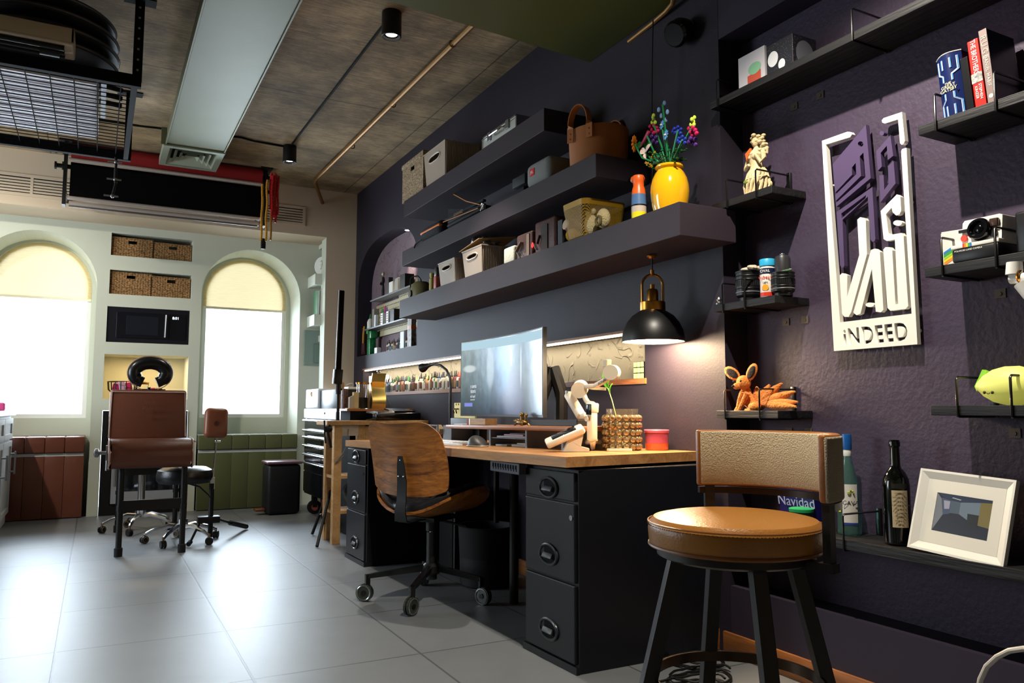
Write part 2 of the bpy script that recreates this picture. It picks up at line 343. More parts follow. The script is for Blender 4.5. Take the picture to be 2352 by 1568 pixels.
for x0,x1,z0,z1 in niches:
    l=[(x0,z0),(x1,z0),(x1,z1),(x0,z1)]
    for i in range(4):
        (a,c),(d,e)=l[i],l[(i+1)%4]; b.poly([(a,YB,c),(d,YB,e),(d,YB+.42,e),(a,YB+.42,c)])
    b.poly([(x0,YB+.42,z0),(x1,YB+.42,z0),(x1,YB+.42,z1),(x0,YB+.42,z1)])
# deep window reveals and the sill wall behind the benches
YW=8.12
for cx in (CX1,CX2):
    l=arch(cx,HW,0.0,1.985); li=arch(cx+.01,.40,.835,2.02)
    n=len(l)
    for i in range(n):
        if i==0: continue
        (a,c),(d,e)=l[i],l[(i+1)%n]
        b.poly([(a,YB,c),(d,YB,e),(d,YW,e),(a,YW,c)])
    b.face(WY(l,YW),[WY(li,YW)])
    for i in range(len(li)):
        (a,c),(d,e)=li[i],li[(i+1)%len(li)]; b.poly([(a,YW,c),(d,YW,e),(d,YW+.10,e),(a,YW+.10,c)])
b.build('wall_back',M_sage,kind='structure',smooth=False,norm=False)
# bulkhead over the window wall and the pier right of it
b=MB(); b.box(XL,YS,2.545,1.90,YB,ZC-.001); b.build('trim_6',M_cream,kind='structure')
b=MB(); b.box(1.872,YS,0,XW+.001,YS+.12,2.545); b.box(1.90,YS,2.545,XW+.001,YS+.12,ZC-.001); b.build('wall_pier',M_cream,kind='structure')
b=MB(); b.box(1.868,YS+.001,0,1.8719,YS+.16,2.54); b.build('trim_7',M_sage,kind='structure')
b=MB(); b.box(XW+.3,YS,0,XW+.4,YB,ZC); b.box(1.9,YS+.02,2.5,XW+.4,YB,2.54); b.build('wall_alcove',M_sage,kind='structure')
b=MB(); b.box(XL-.1,Y0,0,XL,4.6,ZC); b.box(XL-.1,6.9,0,XL,YB+.7,ZC); b.box(XL-.1,4.6,0,XL,6.9,.7); b.box(XL-.1,4.6,2.5,XL,6.9,ZC); b.build('wall_left',M_sage,kind='structure')  # opening in this unseen wall is added to let the side fill in
b=MB(); b.box(XL,Y0-.1,0,XR+.3,Y0,ZC); b.box(XR,Y0,0,XR+.1,YE,ZC); b.build('wall_front',M_cream,kind='structure')
# windows: frame, glass, blind
def window(name,cx,lab):
    w=thing(name,None,None,(cx,YW+.05,.835)); w['kind']='structure'; del_=None
    b=MB(); l=arch(cx+.01,.40,.835,2.02); li=arch(cx+.01,.365,.87,2.02)
    b.ext(WY(l,YW+.03),(0,.04,0),[WY(li,YW+.03)]); b.build('window_frame',M_white,w)
    b=MB(); b.ext(WY(li,YW+.045),(0,.006,0)); b.build('glass_pane',M_pane,w,smooth=False)
window('window_1',CX1,''); window('window_2',CX2,'')
m=D.materials.new('cream_shade_cloth'); m.use_nodes=True; nt=m.node_tree; nt.nodes.clear(); oo=nt.nodes.new('ShaderNodeOutputMaterial'); a1=nt.nodes.new('ShaderNodeBsdfDiffuse'); a2=nt.nodes.new('ShaderNodeBsdfTranslucent'); mx=nt.nodes.new('ShaderNodeMixShader')
a1.inputs[0].default_value=srgb('d9c796'); a2.inputs[0].default_value=srgb('f4deb4'); mx.inputs[0].default_value=.10; nt.links.new(a1.outputs[0],mx.inputs[1]); nt.links.new(a2.outputs[0],mx.inputs[2]); nt.links.new(mx.outputs[0],oo.inputs[0]); M_shade=m
for cx,lab in ((CX1,'cream pleated blind in the arch of the left window'),(CX2,'cream pleated blind in the arch of the right window')):
    b=MB()
    def zc(t,i): return 0
    N=46; rows=[]
    for j in range(N+1):
        z=1.925+(2.42-1.925)*j/N; h=.398*math.sqrt(max(0.0004,1-max(0,(z-2.02)/.4)**2)); y=YW+.02+(.0025 if j%2 else 0)
        rows.append([b.bm.verts.new((cx+.01-h,y,z)),b.bm.verts.new((cx+.01+h,y,z))])
    for a,c in zip(rows,rows[1:]): b._f([a[0],a[1],c[1],c[0]])
    o=b.build('window_blind',M_shade,label=lab,cat='blind',smooth=False,group='pleated blinds')
    b=MB(); b.box(cx+.01-.398,YW+.012,1.903,cx+.01+.398,YW+.034,1.925); b.build('bottom_rail',mat('blind_rail','efe6cc',.5),o)
# ============================================================ CEILING
M_duct=mat('sage_painted_duct','6a6c50',.5,metal=.2,var=.12,vscale=2,bump=.05,bscale=5)
M_duct2=mat('olive_painted_duct','4d5020',.5)
t=thing('air_duct','pale green painted sheet metal air duct running along the concrete ceiling','air duct',(.585,5,2.88))
b=MB(); b.box(.383,3.225,2.882,.786,6.2,2.998,bev=.003); b.build('duct_body',M_duct,t,smooth=False)
b=MB(); b.box(.375,3.225,2.872,.383,6.2,2.90); b.box(.786,3.225,2.872,.794,6.2,2.90); b.build('edge_flange',M_duct,t,smooth=False)
b=MB(); b.box(.345,6.18,2.872,.80,6.19,2.998); b.box(.375,6.19,2.929,.785,6.70,2.998); b.build('end_boot',M_duct,t,smooth=False)
M_vent=mat('vent_green_metal','a3aa97',.35,metal=.3)
g=thing('ceiling_vent','square pale green louvred air vent at the end of the green duct','vent',(.58,6.45,2.86))
b=MB()
def frame_ring(b,cx,cy,z,hx,hy,w,dz,flare=.0):
    o=[(cx-hx,cy-hy),(cx+hx,cy-hy),(cx+hx,cy+hy),(cx-hx,cy+hy)]; i=[(cx-hx+w,cy-hy+w),(cx+hx-w,cy-hy+w),(cx+hx-w,cy+hy-w),(cx-hx+w,cy+hy-w)]
    O=[b.bm.verts.new((x,y,z)) for x,y in o]; I=[b.bm.verts.new((x,y,z+dz)) for x,y in i]
    for k in range(4): b._f([O[k],O[(k+1)%4],I[(k+1)%4],I[k]])
b.ext([(.365,6.19,2.866),(.795,6.19,2.866),(.795,6.71,2.866),(.365,6.71,2.866)],(0,0,.062),[[(.41,6.235,2.866),(.75,6.235,2.866),(.75,6.665,2.866),(.41,6.665,2.866)]])
b.build('vent_frame',M_vent,g,smooth=False)
for k in range(4):
    b=MB(); s=.17-.04*k; frame_ring(b,.58,6.45,2.872,s,s*1.26,.030,.040,0); b.build('louvre',M_vent,g,smooth=False)
b=MB(); b.box(.41,6.235,2.922,.75,6.665,2.926); b.build('vent_backing',M_blackm,g)
# the second duct, close to the camera, crossing to the wall
pa=[P(865,0,'z',2.69),P(1345,140,'z',2.69)]
b=MB(); y0,y1=3.10,3.215
b.ext([(-.6,y0-.1,2.69),(XW-.003,y1,2.69),(XW-.003,2.35,2.69),(-.6,2.35,2.69)],(0,0,ZC-2.69-.002)); 
b.build('olive_duct',M_duct2,label='wide dark olive duct crossing the ceiling to the purple wall',cat='air duct',smooth=False)
# brass conduits
b=MB(); b.tube([(1.705,3.22,2.972),(1.69,4.2,2.972),(1.66,6.88,2.972),(1.67,6.95,2.965),(1.82,YS-.005,2.87)],.017,10)
for y in (3.9,4.9,5.85): b.torus((1.69,y,2.972),.019,.004,(0,1,0),12,5)
b.build('brass_conduit',M_pipe,label='long brass conduit pipe along the concrete ceiling, bent at its far end',cat='pipe')
b=MB(); q=[P(1445,95,'z',2.66),P(1500,52,'z',2.66),P(1530,26,'z',2.66),P(1545,8,'z',2.66),P(1552,-30,'z',2.66)]
b.tube(q,.011,10); b.build('brass_conduit',M_pipe,label='short curved brass pipe under the olive duct near the dark wall',cat='pipe')
# ceiling spots
M_lampw=sky_glow('lamp_lens','fff6e8',14)
def cspot(x,y,lab):
    t=thing('ceiling_spotlight',lab,'spotlight',(x,y,2.865),group='black cylinder ceiling spotlights')
    b=MB(); b.lathe([(.0,.135),(.05,.135),(.052,.13),(.052,.003),(.049,0),(.044,0),(.040,.012),(.030,.016)],(x,y,2.865),28,capt=False,capb=False); b.build('housing',M_black,t)
    b=MB(); b.lathe([(.0301,0),(.0,.003)],(x,y,2.881),20,capb=False,capt=False); b.build('lens',M_lampw,t); return t
cspot(1.29,3.78,'black cylinder spotlight on the ceiling nearer the camera, above the desk chair')
cspot(1.275,6.16,'black cylinder spotlight on the ceiling near the hanging chains')
cspot(1.29,1.45,'black cylinder spotlight on the ceiling above the bar stool')
b=MB(); b.tube([(1.29,3.84,2.992),(1.285,5,2.993),(1.275,6.1,2.992)],.0075,6); b.build('ceiling_cable',M_blackm,label='black cable between the two ceiling spotlights',cat='cable')
b=MB(); b.tube([(1.23,6.17,2.992),(1.0,6.15,2.99),(.9,6.12,2.992),(.2,6.22,2.993),(-1.4,6.25,2.992)],.0075,6); b.build('ceiling_cable',M_blackm,label='black cable running from the far spotlight behind the green duct',cat='cable')
# small black round fitting on the dark wall under the ceiling
t=thing('wall_spotlight','black round spotlight high on the dark wall below the olive duct','spotlight',tuple(P(1548,100,'x',XW-.05)))
c=P(1548,80,'x',XW-.09)
b=MB(); b.lathe([(.0,0),(.045,.0),(.055,.01),(.058,.05),(.05,.08),(.0,.085)],c,24,axis=(.8,.15,.5)); b.build('lamp_head',M_blackg,t)
b=MB(); b.cyl(c+V((.05,0,.02)),(XW-.001,c.y,c.z+.05),.012); b.cyl((XW-.012,c.y,c.z+.05),(XW-.001,c.y,c.z+.05),.035); b.build('mount',M_black,t)
# linear air grilles in the bulkhead
def grille(x0,x1,z0,z1,cuts,lab):
    t=thing('wall_air_grille',lab,'air vent',((x0+x1)/2,YS-.005,z0))
    b=MB(); b.ext([(x0,YS-.008,z0),(x1,YS-.008,z0),(x1,YS-.008,z1),(x0,YS-.008,z1)],(0,.007,0),[[(a,YS-.008,z0+.025),(c,YS-.008,z0+.025),(c,YS-.008,z1-.025),(a,YS-.008,z1-.025)] for a,c in cuts]); b.build('grille_frame',M_cream,t,smooth=False)
    b=MB()
    n=5
    for a,c in cuts:
        for k in range(n):
            z=z0+.03+(z1-z0-.06)*(k+.5)/n; b.box(a,YS-.006,z-.009,c,YS-.002,z+.007)
    b.build('slats',M_cream,t,smooth=False)
    b=MB(); b.box(x0+.02,YS-.0015,z0+.02,x1-.02,YS-.0005,z1-.02); b.build('dark_slot',M_blackm,t)
grille(-1.2,.9,2.62,2.80,[(-1.1,-.54),(-.52,.86)],'long cream linear air grille on the bulkhead left of the backdrop rolls')
grille(1.0,1.665,2.63,2.81,[(1.03,1.64)],'cream linear air grille on the bulkhead right of the hanging chains')
# backdrop rolls
YR=6.88
M_redp=mat('red_backdrop','8f1616',.7,bump=.1,bscale=30); M_blk=mat('black_backdrop','060607',.95,spec=.1)
M_bar=mat('pale_alu_bar','b8aca4',.35,metal=.3)
def broll(zc,r,zb,m,lab,bz,name='backdrop_roll'):
    t=thing(name,lab,'backdrop',(.47,YR,zb))
    b=MB(); b.cyl((-.25,YR,zc),(1.19,YR,zc),r,n=28); b.build('roll',m,t)
    if zb<zc: b=MB(); b.box(-.25,YR-r,zb,1.185,YR-r+.004,zc); b.build('hanging_sheet',m,t)
    b=MB(); b.cyl((-.262,YR-r,bz),(1.175,YR-r,bz),.014,n=12); b.build('bottom_bar',M_bar,t)
    for x in (-.27,1.21):
        b=MB(); s=-1 if x<0 else 1
        b.cyl((x-.03*s,YR,zc),(x+.075*s,YR,zc),.018); b.cyl((x+.075*s,YR,zc),(x+.09*s,YR,zc),.03,n=10); b.cyl((x+.03*s,YR,zc-.03),(x+.03*s,YR,zc+.035),.01,n=8); b.build('end_knob',M_black,t)
    return t
broll(2.925,.07,2.86,M_redp,'red backdrop roll hung under the ceiling at the window wall',2.842)
broll(2.80,.04,2.56,M_blk,'black backdrop sheet hanging below the red roll',2.548)
t=thing('backdrop_roll','thin pale backdrop bar lowest of the ceiling rolls',"backdrop",(.47,YR,2.52))
b=MB(); b.cyl((-.25,YR-.03,2.505),(1.17,YR-.03,2.505),.02,n=14); b.build('roll',M_bar,t)
b=MB(); b.box(-.25,YR-.045,2.475,1.16,YR-.03,2.484); b.build('bottom_bar',mat('dark_alu','5c5450',.4),t)
for x,lab in ((-.285,'black roll bracket at the left end of the backdrop rolls'),(1.22,'black roll bracket at the right end of the backdrop rolls')):
    b=MB(); b.box(x-.012,YR-.05,2.49,x+.012,YR+.06,2.998); b.box(x-.05,YR-.08,2.985,x+.05,YR+.09,2.999); b.box(x-.012,YR-.01,2.6,x+.012,YS-.001,2.63)
    b.build('roll_bracket',M_black,label=lab,cat='bracket')
def chain(name,lab,strands,m,weight=None):
    t=thing(name,lab,'chain',(strands[0][0],strands[0][1],strands[0][2]))
    for x,y,z0,z1,wob in strands:
        b=MB(); n=int((z1-z0)/.0125)
        for i in range(n):
            z=z0+i*.0125; dx=wob*math.sin(i*.3)
            b.ell((x+dx,y,z),.0105,.0105,.009 if i%2 else .0075,6,4)
        b.tube([(x+wob*math.sin(i*.3),y,z0+i*.0125) for i in range(n)],.0028,5)
        b.build('chain_strand',m,t)
    if weight:
        x,y,z=weight; b=MB(); b.box(x-.02,y-.014,z-.07,x+.02,y+.014,z,bev=.008); b.box(x-.01,y-.016,z-.02,x+.01,y+.016,z+.02,bev=.004); b.build('chain_weight',M_black,t)
M_yel=mat('yellow_chain_plastic','c58a1c',.4); M_redc=mat('red_chain_plastic','b80e16',.4)
chain('bead_chain','yellow plastic bead chain with black clip weight hanging in front of the right window',[(1.18,YR-.12,2.34,2.84,.003),(1.215,YR-.14,2.34,2.88,.004),(1.258,YR-.12,2.36,2.75,.002)],M_yel,(1.197,YR-.13,2.34))
chain('bead_chain','thick bundle of red plastic bead chains at the end of the backdrop rolls',[(1.245,YR-.13,2.62,2.95,.004),(1.262,YR-.11,2.52,2.95,.005),(1.28,YR-.13,2.55,2.95,.003),(1.298,YR-.10,2.52,2.95,.004),(1.27,YR-.09,2.56,2.94,.004),(1.256,YR-.14,2.57,2.93,.003),(1.310,YR-.12,2.58,2.94,.003)],M_redc)
# overhead rack
ZR=2.565; XA,XB,YA,YBk=-2.05,.115,4.26,5.59
t=thing('ceiling_storage_rack','black steel wire mesh storage rack hung from the ceiling','rack',(-.6,4.9,ZR))
for y,xx in ((YA,XB),(YBk,XB)):
    b=MB(); b.box(xx-.022,y-.004,ZR,xx+.022,y+.004,ZC-.006); b.box(xx-.022,y-.004,ZR,xx-.018,y+.03,ZC-.006); b.box(xx-.075,y-.03,ZC-.008,xx+.075,y+.05,ZC-.001)
    b.mi=1
    for k in range(7): b.cyl((xx,y-.006,ZR+.06+k*.055),(xx,y-.0042,ZR+.06+k*.055),.006,n=8)
    b.build('hanging_post',[M_blackm,mat('hole_grey','8f8a82',.8)],t,smooth=False)
for y in (YA,YBk):
    b=MB(); b.box(XA,y-.02,ZR-.03,XB+.02,y+.02,ZR+.03,bev=.003); b.build('long_rail',M_blackm,t,smooth=False)
for x in (XB-.01,-.98,XA):
    b=MB(); b.box(x-.014,YA,ZR-.028,x+.014,YBk,ZR+.0,bev=.002); b.build('cross_rail',M_blackm,t,smooth=False)
b=MB()
for k in range(20): b.cyl((XB-.07-k*.105,YA,ZR-.004),(XB-.07-k*.105,YBk,ZR-.004),.003,n=6)
for k in range(21): b.cyl((XA,YA+.05+k*.0615,ZR+.003),(XB,YA+.05+k*.0615,ZR+.003),.0026,n=6)
b.build('wire_mesh',mat('dark_wire','0c0c0e',.9,spec=.1),t)
# things stored on the rack
M_panel=mat('pale_lilac_panel','efeef6',.5)
b=MB(); x0,x1,y0,y1=-1.5,-.055,4.42,5.36
n=22
b.box(x0,y0,ZR+.035,x1,y1,ZR+.05,bev=.006)
for k in range(n):
    y=y0+(y1-y0)*(k+.5)/n; b.box(x0+.01,y-.012,ZR+.012,x1-.012,y+.012,ZR+.036,bev=.005)
b.build('ribbed_panel',M_panel,label='white ribbed plastic panel lying on the ceiling rack',cat='panel')
for k,(x,y,z,r,lab) in enumerate(((-.30,4.52,ZR+.115,.33,'lowest of the black round discs stacked on the ceiling rack'),(-.31,4.50,ZR+.175,.34,'second black round disc of the stack on the ceiling rack'),(-.32,4.47,ZR+.235,.345,'third black round disc of the stack on the ceiling rack'),(-.33,4.44,ZR+.295,.34,'topmost black round disc of the stack on the ceiling rack'))):
    q=thing('round_disc',lab,'reflector disc',(x,y,z-.025),group='black round discs on the ceiling rack')
    b=MB(); b.lathe([(r-.03,-.02),(r,-.012),(r+.004,0),(r,.012),(r-.03,.02),(0,.022)],(x,y,z),48); b.build('disc_body',mat('disc_black','121215',.55),q)
    b=MB(); b.torus((x,y,z),r+.003,.007,n=48,m=6); b.build('rim',mat('disc_rim','36373c',.35),q)
q=thing('long_tray','pale long shallow tray with dark rods at the edge of the ceiling rack','tray',(-.7,4.18,ZR+.03))
b=MB(); b.box(-1.3,4.05,ZR+.04,-.16,4.24,ZR+.055,bev=.01); b.box(-1.3,4.05,ZR+.05,-.16,4.062,ZR+.12,bev=.004); b.box(-.175,4.05,ZR+.05,-.16,4.24,ZR+.12,bev=.004); b.build('tray_shell',mat('beige_tray','b7a892',.6),q)
b=MB()
for k in range(3): b.cyl((-1.25,4.09+k*.05,ZR+.045-.01),(-.20,4.085+k*.05,ZR+.03),.013); 
b.cyl((-.3,4.13,ZR+.028),(-.22,4.13,ZR+.028),.028); b.build('dark_rods',M_black,q)
q=thing('light_stand','folded black light stand lying on the ceiling rack beside the white panel','light stand',(-.02,4.6,ZR))
b=MB()
for k in range(3): b.cyl((-.05,4.47+k*.12,ZR+.03),(.055,4.50+k*.12,ZR+.03),.014)
b.box(-.045,4.40,ZR+.015,-.02,4.95,ZR+.05); b.build('folded_legs',M_black,q)
b=MB(); b.ext([(x,5.0,z) for x,z in ((-.9,ZR+.05),(-.12,ZR+.05),(-.12,ZR+.06),(-.9,ZR+.09))],(0,.2,0)); b.build('dark_case',M_blackm,label='flat black case at the far side of the ceiling rack',cat='case')
# hanging arm under the rack
q=thing('jointed_clamp','black jointed clamp arm hanging below the corner of the ceiling rack','clamp arm',(.0,5.55,2.2))
a=[P(x,y,'y',5.55) for x,y in ((266,357),(267,372),(266,388),(265,412),(266,420),(258,450))]
b=MB(); b.tube([(a[0].x,5.55,ZR-.025)]+a[1:3],.008,8); b.tube(a[2:5],.010,8); b.tube(a[4:],.008,8); b.build('arm',M_black,q)
for p in (a[1],a[3],a[5]):
    b=MB(); b.ell(p,.013,.012,.013,10,8); b.cyl(p-V((.05,0,0)),p+V((.035,0,0)),.006,n=8); b.build('joint',M_steel,q)
# ============================================================ WINDOW WALL
M_wick=None
def wicker(name,c1,c2,sc=26):
    m=D.materials.new(name); m.use_nodes=True; nt=m.node_tree; b=nt.nodes['Principled BSDF']; L=nt.links.new
    tc=nt.nodes.new('ShaderNodeTexCoord'); mp=nt.nodes.new('ShaderNodeMapping'); mp.inputs['Scale'].default_value=(.45,.45,1); L(tc.outputs['Object'],mp.inputs[0])
    v=nt.nodes.new('ShaderNodeTexVoronoi'); v.inputs['Scale'].default_value=sc*4; v.inputs['Randomness'].default_value=.55; L(mp.outputs[0],v.inputs[0])
    r=nt.nodes.new('ShaderNodeValToRGB'); r.color_ramp.elements[0].color=srgb(c1); r.color_ramp.elements[1].color=srgb(c2); r.color_ramp.elements[1].position=.65; L(v.outputs[0],r.inputs[0])
    n=nt.nodes.new('ShaderNodeTexNoise'); n.inputs['Scale'].default_value=40; L(tc.outputs['Object'],n.inputs[0])
    mx=nt.nodes.new('ShaderNodeMix'); mx.data_type='RGBA'; mx.blend_type='OVERLAY'; mx.inputs[0].default_value=.6; L(r.outputs[0],mx.inputs[6]); L(n.outputs[0],mx.inputs[7]); L(mx.outputs[2],b.inputs['Base Color'])
    bp=nt.nodes.new('ShaderNodeBump'); bp.inputs['Strength'].default_value=.9; bp.inputs['Distance'].default_value=.006; bp.invert=True; L(v.outputs[0],bp.inputs['Height']); L(bp.outputs[0],b.inputs['Normal']); b.inputs['Roughness'].default_value=.7; return m
M_wick=wicker('woven_water_hyacinth','c19258','523515')
def basket(x0,x1,z0,z1,y,d,lab,handle=True):
    t=thing('wicker_basket',lab,'basket',((x0+x1)/2,y+d/2,z0),group='wicker baskets in the wall niches')
    cx=(x0+x1)/2; hz=z1-.035
    b=MB()
    b.ext([(x0,y,z0),(x1,y,z0),(x1,y,z1),(x0,y,z1)],(0,.012,0),[[(cx-.035,y,hz-.014),(cx+.035,y,hz-.014),(cx+.035,y,hz+.014),(cx-.035,y,hz+.014)]])
    b.box(x0,y+d-.012,z0,x1,y+d,z1); b.box(x0,y+.012,z0,x0+.012,y+d-.012,z1); b.box(x1-.012,y+.012,z0,x1,y+d-.012,z1); b.box(x0+.012,y+.012,z0,x1-.012,y+d-.012,z0+.01)
    b.build('woven_body',M_wick,t,smooth=False)
    b=MB(); b.tube([(x0,y-.001,z1),(x1,y-.001,z1),(x1,y+d,z1),(x0,y+d,z1)],.007,6,closed=True); b.build('rim',M_wick,t)
    return t
basket(.066,.400,2.277,2.442,YB+.03,.33,'wicker basket on the left in the top wall niche')
basket(.408,.727,2.277,2.425,YB+.03,.33,'wicker basket on the right in the top wall niche')
basket(.066,.396,1.932,2.128,YB+.03,.33,'wicker basket on the left in the second wall niche')
basket(.403,.725,1.932,2.115,YB+.03,.33,'wicker basket on the right in the second wall niche')
# microwave
t=thing('microwave_oven','built-in black microwave with steel handle and glowing clock','microwave',(.39,YB+.05,1.505))
b=MB(); b.box(.057,YB+.012,1.505,.727,YB+.38,1.816,bev=.004); b.build('oven_body',mat('oven_black','14151c',.3),t,smooth=False)
b=MB(); b.box(.13,YB+.004,1.545,.56,YB+.013,1.775,bev=.003); b.build('oven_door',mat('oven_door_black','101118',.18),t,smooth=False)
b=MB(); b.box(.21,YB+.001,1.575,.47,YB+.005,1.745,bev=.002); b.build('door_window',mat('oven_glass','191b24',.08),t,smooth=False)
b=MB(); b.tube([(.527,YB-.02,1.56),(.529,YB-.022,1.66),(.531,YB-.02,1.765)],.008,8); b.cyl((.528,YB-.02,1.575),(.528,YB+.004,1.575),.005); b.cyl((.530,YB-.02,1.75),(.530,YB+.004,1.75),.005); b.build('door_handle',M_steel,t)
b=MB(); b.box(.565,YB+.004,1.545,.70,YB+.013,1.775); b.build('control_panel',mat('oven_panel','0d0e14',.25),t)
text(t,'8:01',(.612,YB+.002,1.74),(1,0,0),(0,0,1),.034,sky_glow('clock_glow','e8f2ff',3),'clock_digits')
# lit niche with its contents
l=area('niche_lamp',(.39,YB+.16,1.385),(.39,YB+.16,1.0),.5,.1,3.5,(1,.68,.33))
M_bwire=mat('dark_wire_metal','1c1614',.4)
t=thing('wire_fruit_basket','dark wire basket of pink and silver packets in the lit niche','basket',(.21,YB+.14,1.006))
b=MB()
def bowl(b,cx,cy,z,r,h,n=18):
    for k in range(n):
        a=2*PI*k/n; b.tube([(cx+math.cos(a)*r*.55,cy+math.sin(a)*r*.55,z),(cx+math.cos(a)*r*.95,cy+math.sin(a)*r*.95,z+h*.4),(cx+math.cos(a)*r,cy+math.sin(a)*r,z+h)],.004,5)
    b.torus((cx,cy,z+h),r,.004,n=28,m=6); b.torus((cx,cy,z),r*.55,.004,n=24,m=6)
bowl(b,.21,YB+.14,1.04,.125,.12); b.build('wire_bowl',M_bwire,t)
b=MB(); b.lathe([(.06,0),(.065,.012),(.03,.02),(.03,.034)],(.21,YB+.14,1.006),20); b.build('foot',M_bwire,t)
pk=0
for x,y,z,c,lab in ((.15,.10,1.10,'b02a6a','pink packet at the left in the wire basket'),(.20,.08,1.12,'c6a0b4','pale silver packet in the middle of the wire basket'),(.255,.1,1.11,'c22d5e','pink packet at the right in the wire basket'),(.18,.17,1.11,'8a8f96','grey packet at the back of the wire basket'),(.24,.18,1.12,'d8c8cc','white packet at the back of the wire basket')):
    b=MB(); b.cb(x,YB+y,z,.055,.03,.09,Matrix.Translation((x,YB+y,z))@Matrix.Rotation(.3*math.sin(x*90),4,'Y')@Matrix.Translation((-x,-YB-y,-z)),.008); b.build('snack_packet',mat('packet_'+c,c,.35),label=lab,cat='snack packet',group='packets in the wire basket')
t=thing('glass_jar','stemmed glass bowl with a brass lid seen through the headrest','jar',(.36,YB+.13,1.006))
b=MB(); b.lathe([(.04,0),(.008,.012),(.008,.05),(.05,.07),(.06,.14)],(.36,YB+.13,1.006),24,capt=False); b.build('glass_bowl',M_glass,t)
b=MB(); b.lathe([(.062,.14),(.062,.15),(.012,.16),(.012,.175),(0,.18)],(.36,YB+.13,1.006),24,capb=False); b.build('lid',M_brass,t)
for x,c,lab in ((.44,'b2304e','red packet right of the glass bowl in the lit niche'),(.50,'7a6252','brown tin at the right of the lit niche')):
    b=MB(); b.box(x-.03,YB+.1,1.006,x+.03,YB+.17,1.11,bev=.008); b.build('food_tin',mat('tin_'+c,c,.35),label=lab,cat='tin')
# wine fridge
t=thing('wine_fridge','black framed wine fridge with a steel glass door under the lit niche','fridge',(.4,YB+.2,0))
b=MB(); b.ext([(.058,YB-.012,.003),(.742,YB-.012,.003),(.742,YB-.012,.90),(.058,YB-.012,.90)],(0,.03,0),[[(.14,YB-.012,.09),(.70,YB-.012,.09),(.70,YB-.012,.82),(.14,YB-.012,.82)]]); b.box(.09,YB+.02,.02,.72,YB+.4,.88); b.build('fridge_cabinet',M_black,t,smooth=False)
b=MB(); b.ext([(.145,YB-.03,.10),(.69,YB-.03,.10),(.69,YB-.03,.815),(.145,YB-.03,.815)],(0,.03,0),[[(.20,YB-.03,.20),(.64,YB-.03,.20),(.64,YB-.03,.76),(.20,YB-.03,.76)]]); b.build('door_frame',mat('fridge_steel','b4b8c0',.35,metal=.5),t,smooth=False)
b=MB(); b.box(.2,YB-.018,.2,.64,YB-.010,.76); b.build('door_glass',mat('fridge_glass','14181c',.05),t)
b=MB(); b.cyl((.175,YB-.06,.25),(.175,YB-.06,.74),.009); 
for z in (.30,.69): b.cyl((.175,YB-.06,z),(.175,YB-.03,z),.005)
b.build('door_handle',M_chrome,t)
# benches
def bench(x0,x1,m,lab,seams,rz=0):
    t=thing('storage_bench',lab,'bench',((x0+x1)/2,YB+.2,0))
    y0=YB-.05; xs=[x0]+seams+[x1]
    b=MB()
    for a,c in zip(xs,xs[1:]): b.box(a+.0005,y0-.02,.548,c-.0005,YW-.012,.682,bev=.010)
    b.build('seat_cushion',m,t)
    b=MB(); b.box(x0+.005,y0+.002,.52,x1-.005,YW-.012,.545); b.build('white_trim',mat('trim_white','c9cac6',.4),t,smooth=False)
    b=MB()
    for a,c in zip(xs,xs[1:]): b.box(a+.0004,y0,.006,c-.0004,y0+.05,.519,bev=.005)
    b.box(x0+.01,y0+.04,.004,x1-.01,YW-.015,.515); b.build('front_panel',m,t)
    return t
M_lbench=mat('brown_bench_leather','72402f',.38,bump=.6,bscale=9); M_obench=mat('olive_bench_velvet','4d5028',.85,bump=.15,bscale=40,sheen=.3)
bench(CX1-.44,CX1+HW-.035,M_lbench,'brown leather channel-tufted storage bench under the left window',[CX1-.30,CX1-.165,CX1-.02,CX1+.125,CX1+.27])
bench(CX2-HW+.012,CX2+HW-.006,M_obench,'olive green channel-tufted storage bench under the right window',[CX2-.30,CX2-.15,CX2+.0,CX2+.15,CX2+.30])
# pedal bin
t=thing('pedal_bin','black pedal bin with a reddish lid in front of the olive bench','bin',(1.49,7.15,0))
b=MB(); b.box(1.345,7.03,.005,1.63,7.30,.435,bev=.03); b.build('bin_body',mat('bin_black','0c0c10',.5),t)
b=MB(); b.box(1.335,7.02,.437,1.64,7.31,.462,bev=.01); b.build('lid',mat('bin_lid','6e5058',.3),t)
b=MB(); b.box(1.26,7.10,.03,1.345,7.2,.055,bev=.008); b.build('pedal',mat('pedal_copper','8a5a42',.3,metal=.6),t)
# alcove at the right of the right window: shelves, books, towel roll, electric panel
M_shwhite=mat('white_shelf_paint','d6d9cc',.6)
for z,lab in ((2.105,'upper thick white shelf in the alcove beside the right window'),(1.715,'lower thick white shelf in the alcove beside the right window')):
    b=MB(); b.box(1.80,YS+.122,z,XW+.29,YB-.001,z+.105,bev=.003); b.build('alcove_shelf',M_shwhite,label=lab,cat='shelf',smooth=False)
t=thing('paper_roll','white rolled towel on the upper alcove shelf','towel',(1.90,7.54,2.21))
b=MB(); b.cyl((1.87,7.45,2.30),(2.1,7.6,2.30),.088,n=24); b.build('roll',mat('towel_white','dcdcd2',.9,bump=.5,bscale=60),t)
b=MB(); b.tube([(1.868+.0*i,7.448-.001,2.30) for i in range(1)]+[(1.866+.06*math.cos(i*.5)*(i/18)*.0,7.445+.06*math.cos(i*.6)*(i/16),2.30+.06*math.sin(i*.6)*(i/16)) for i in range(17)],.006,6); b.build('roll_end',mat('towel_shade','c4c4ba',.9),t)
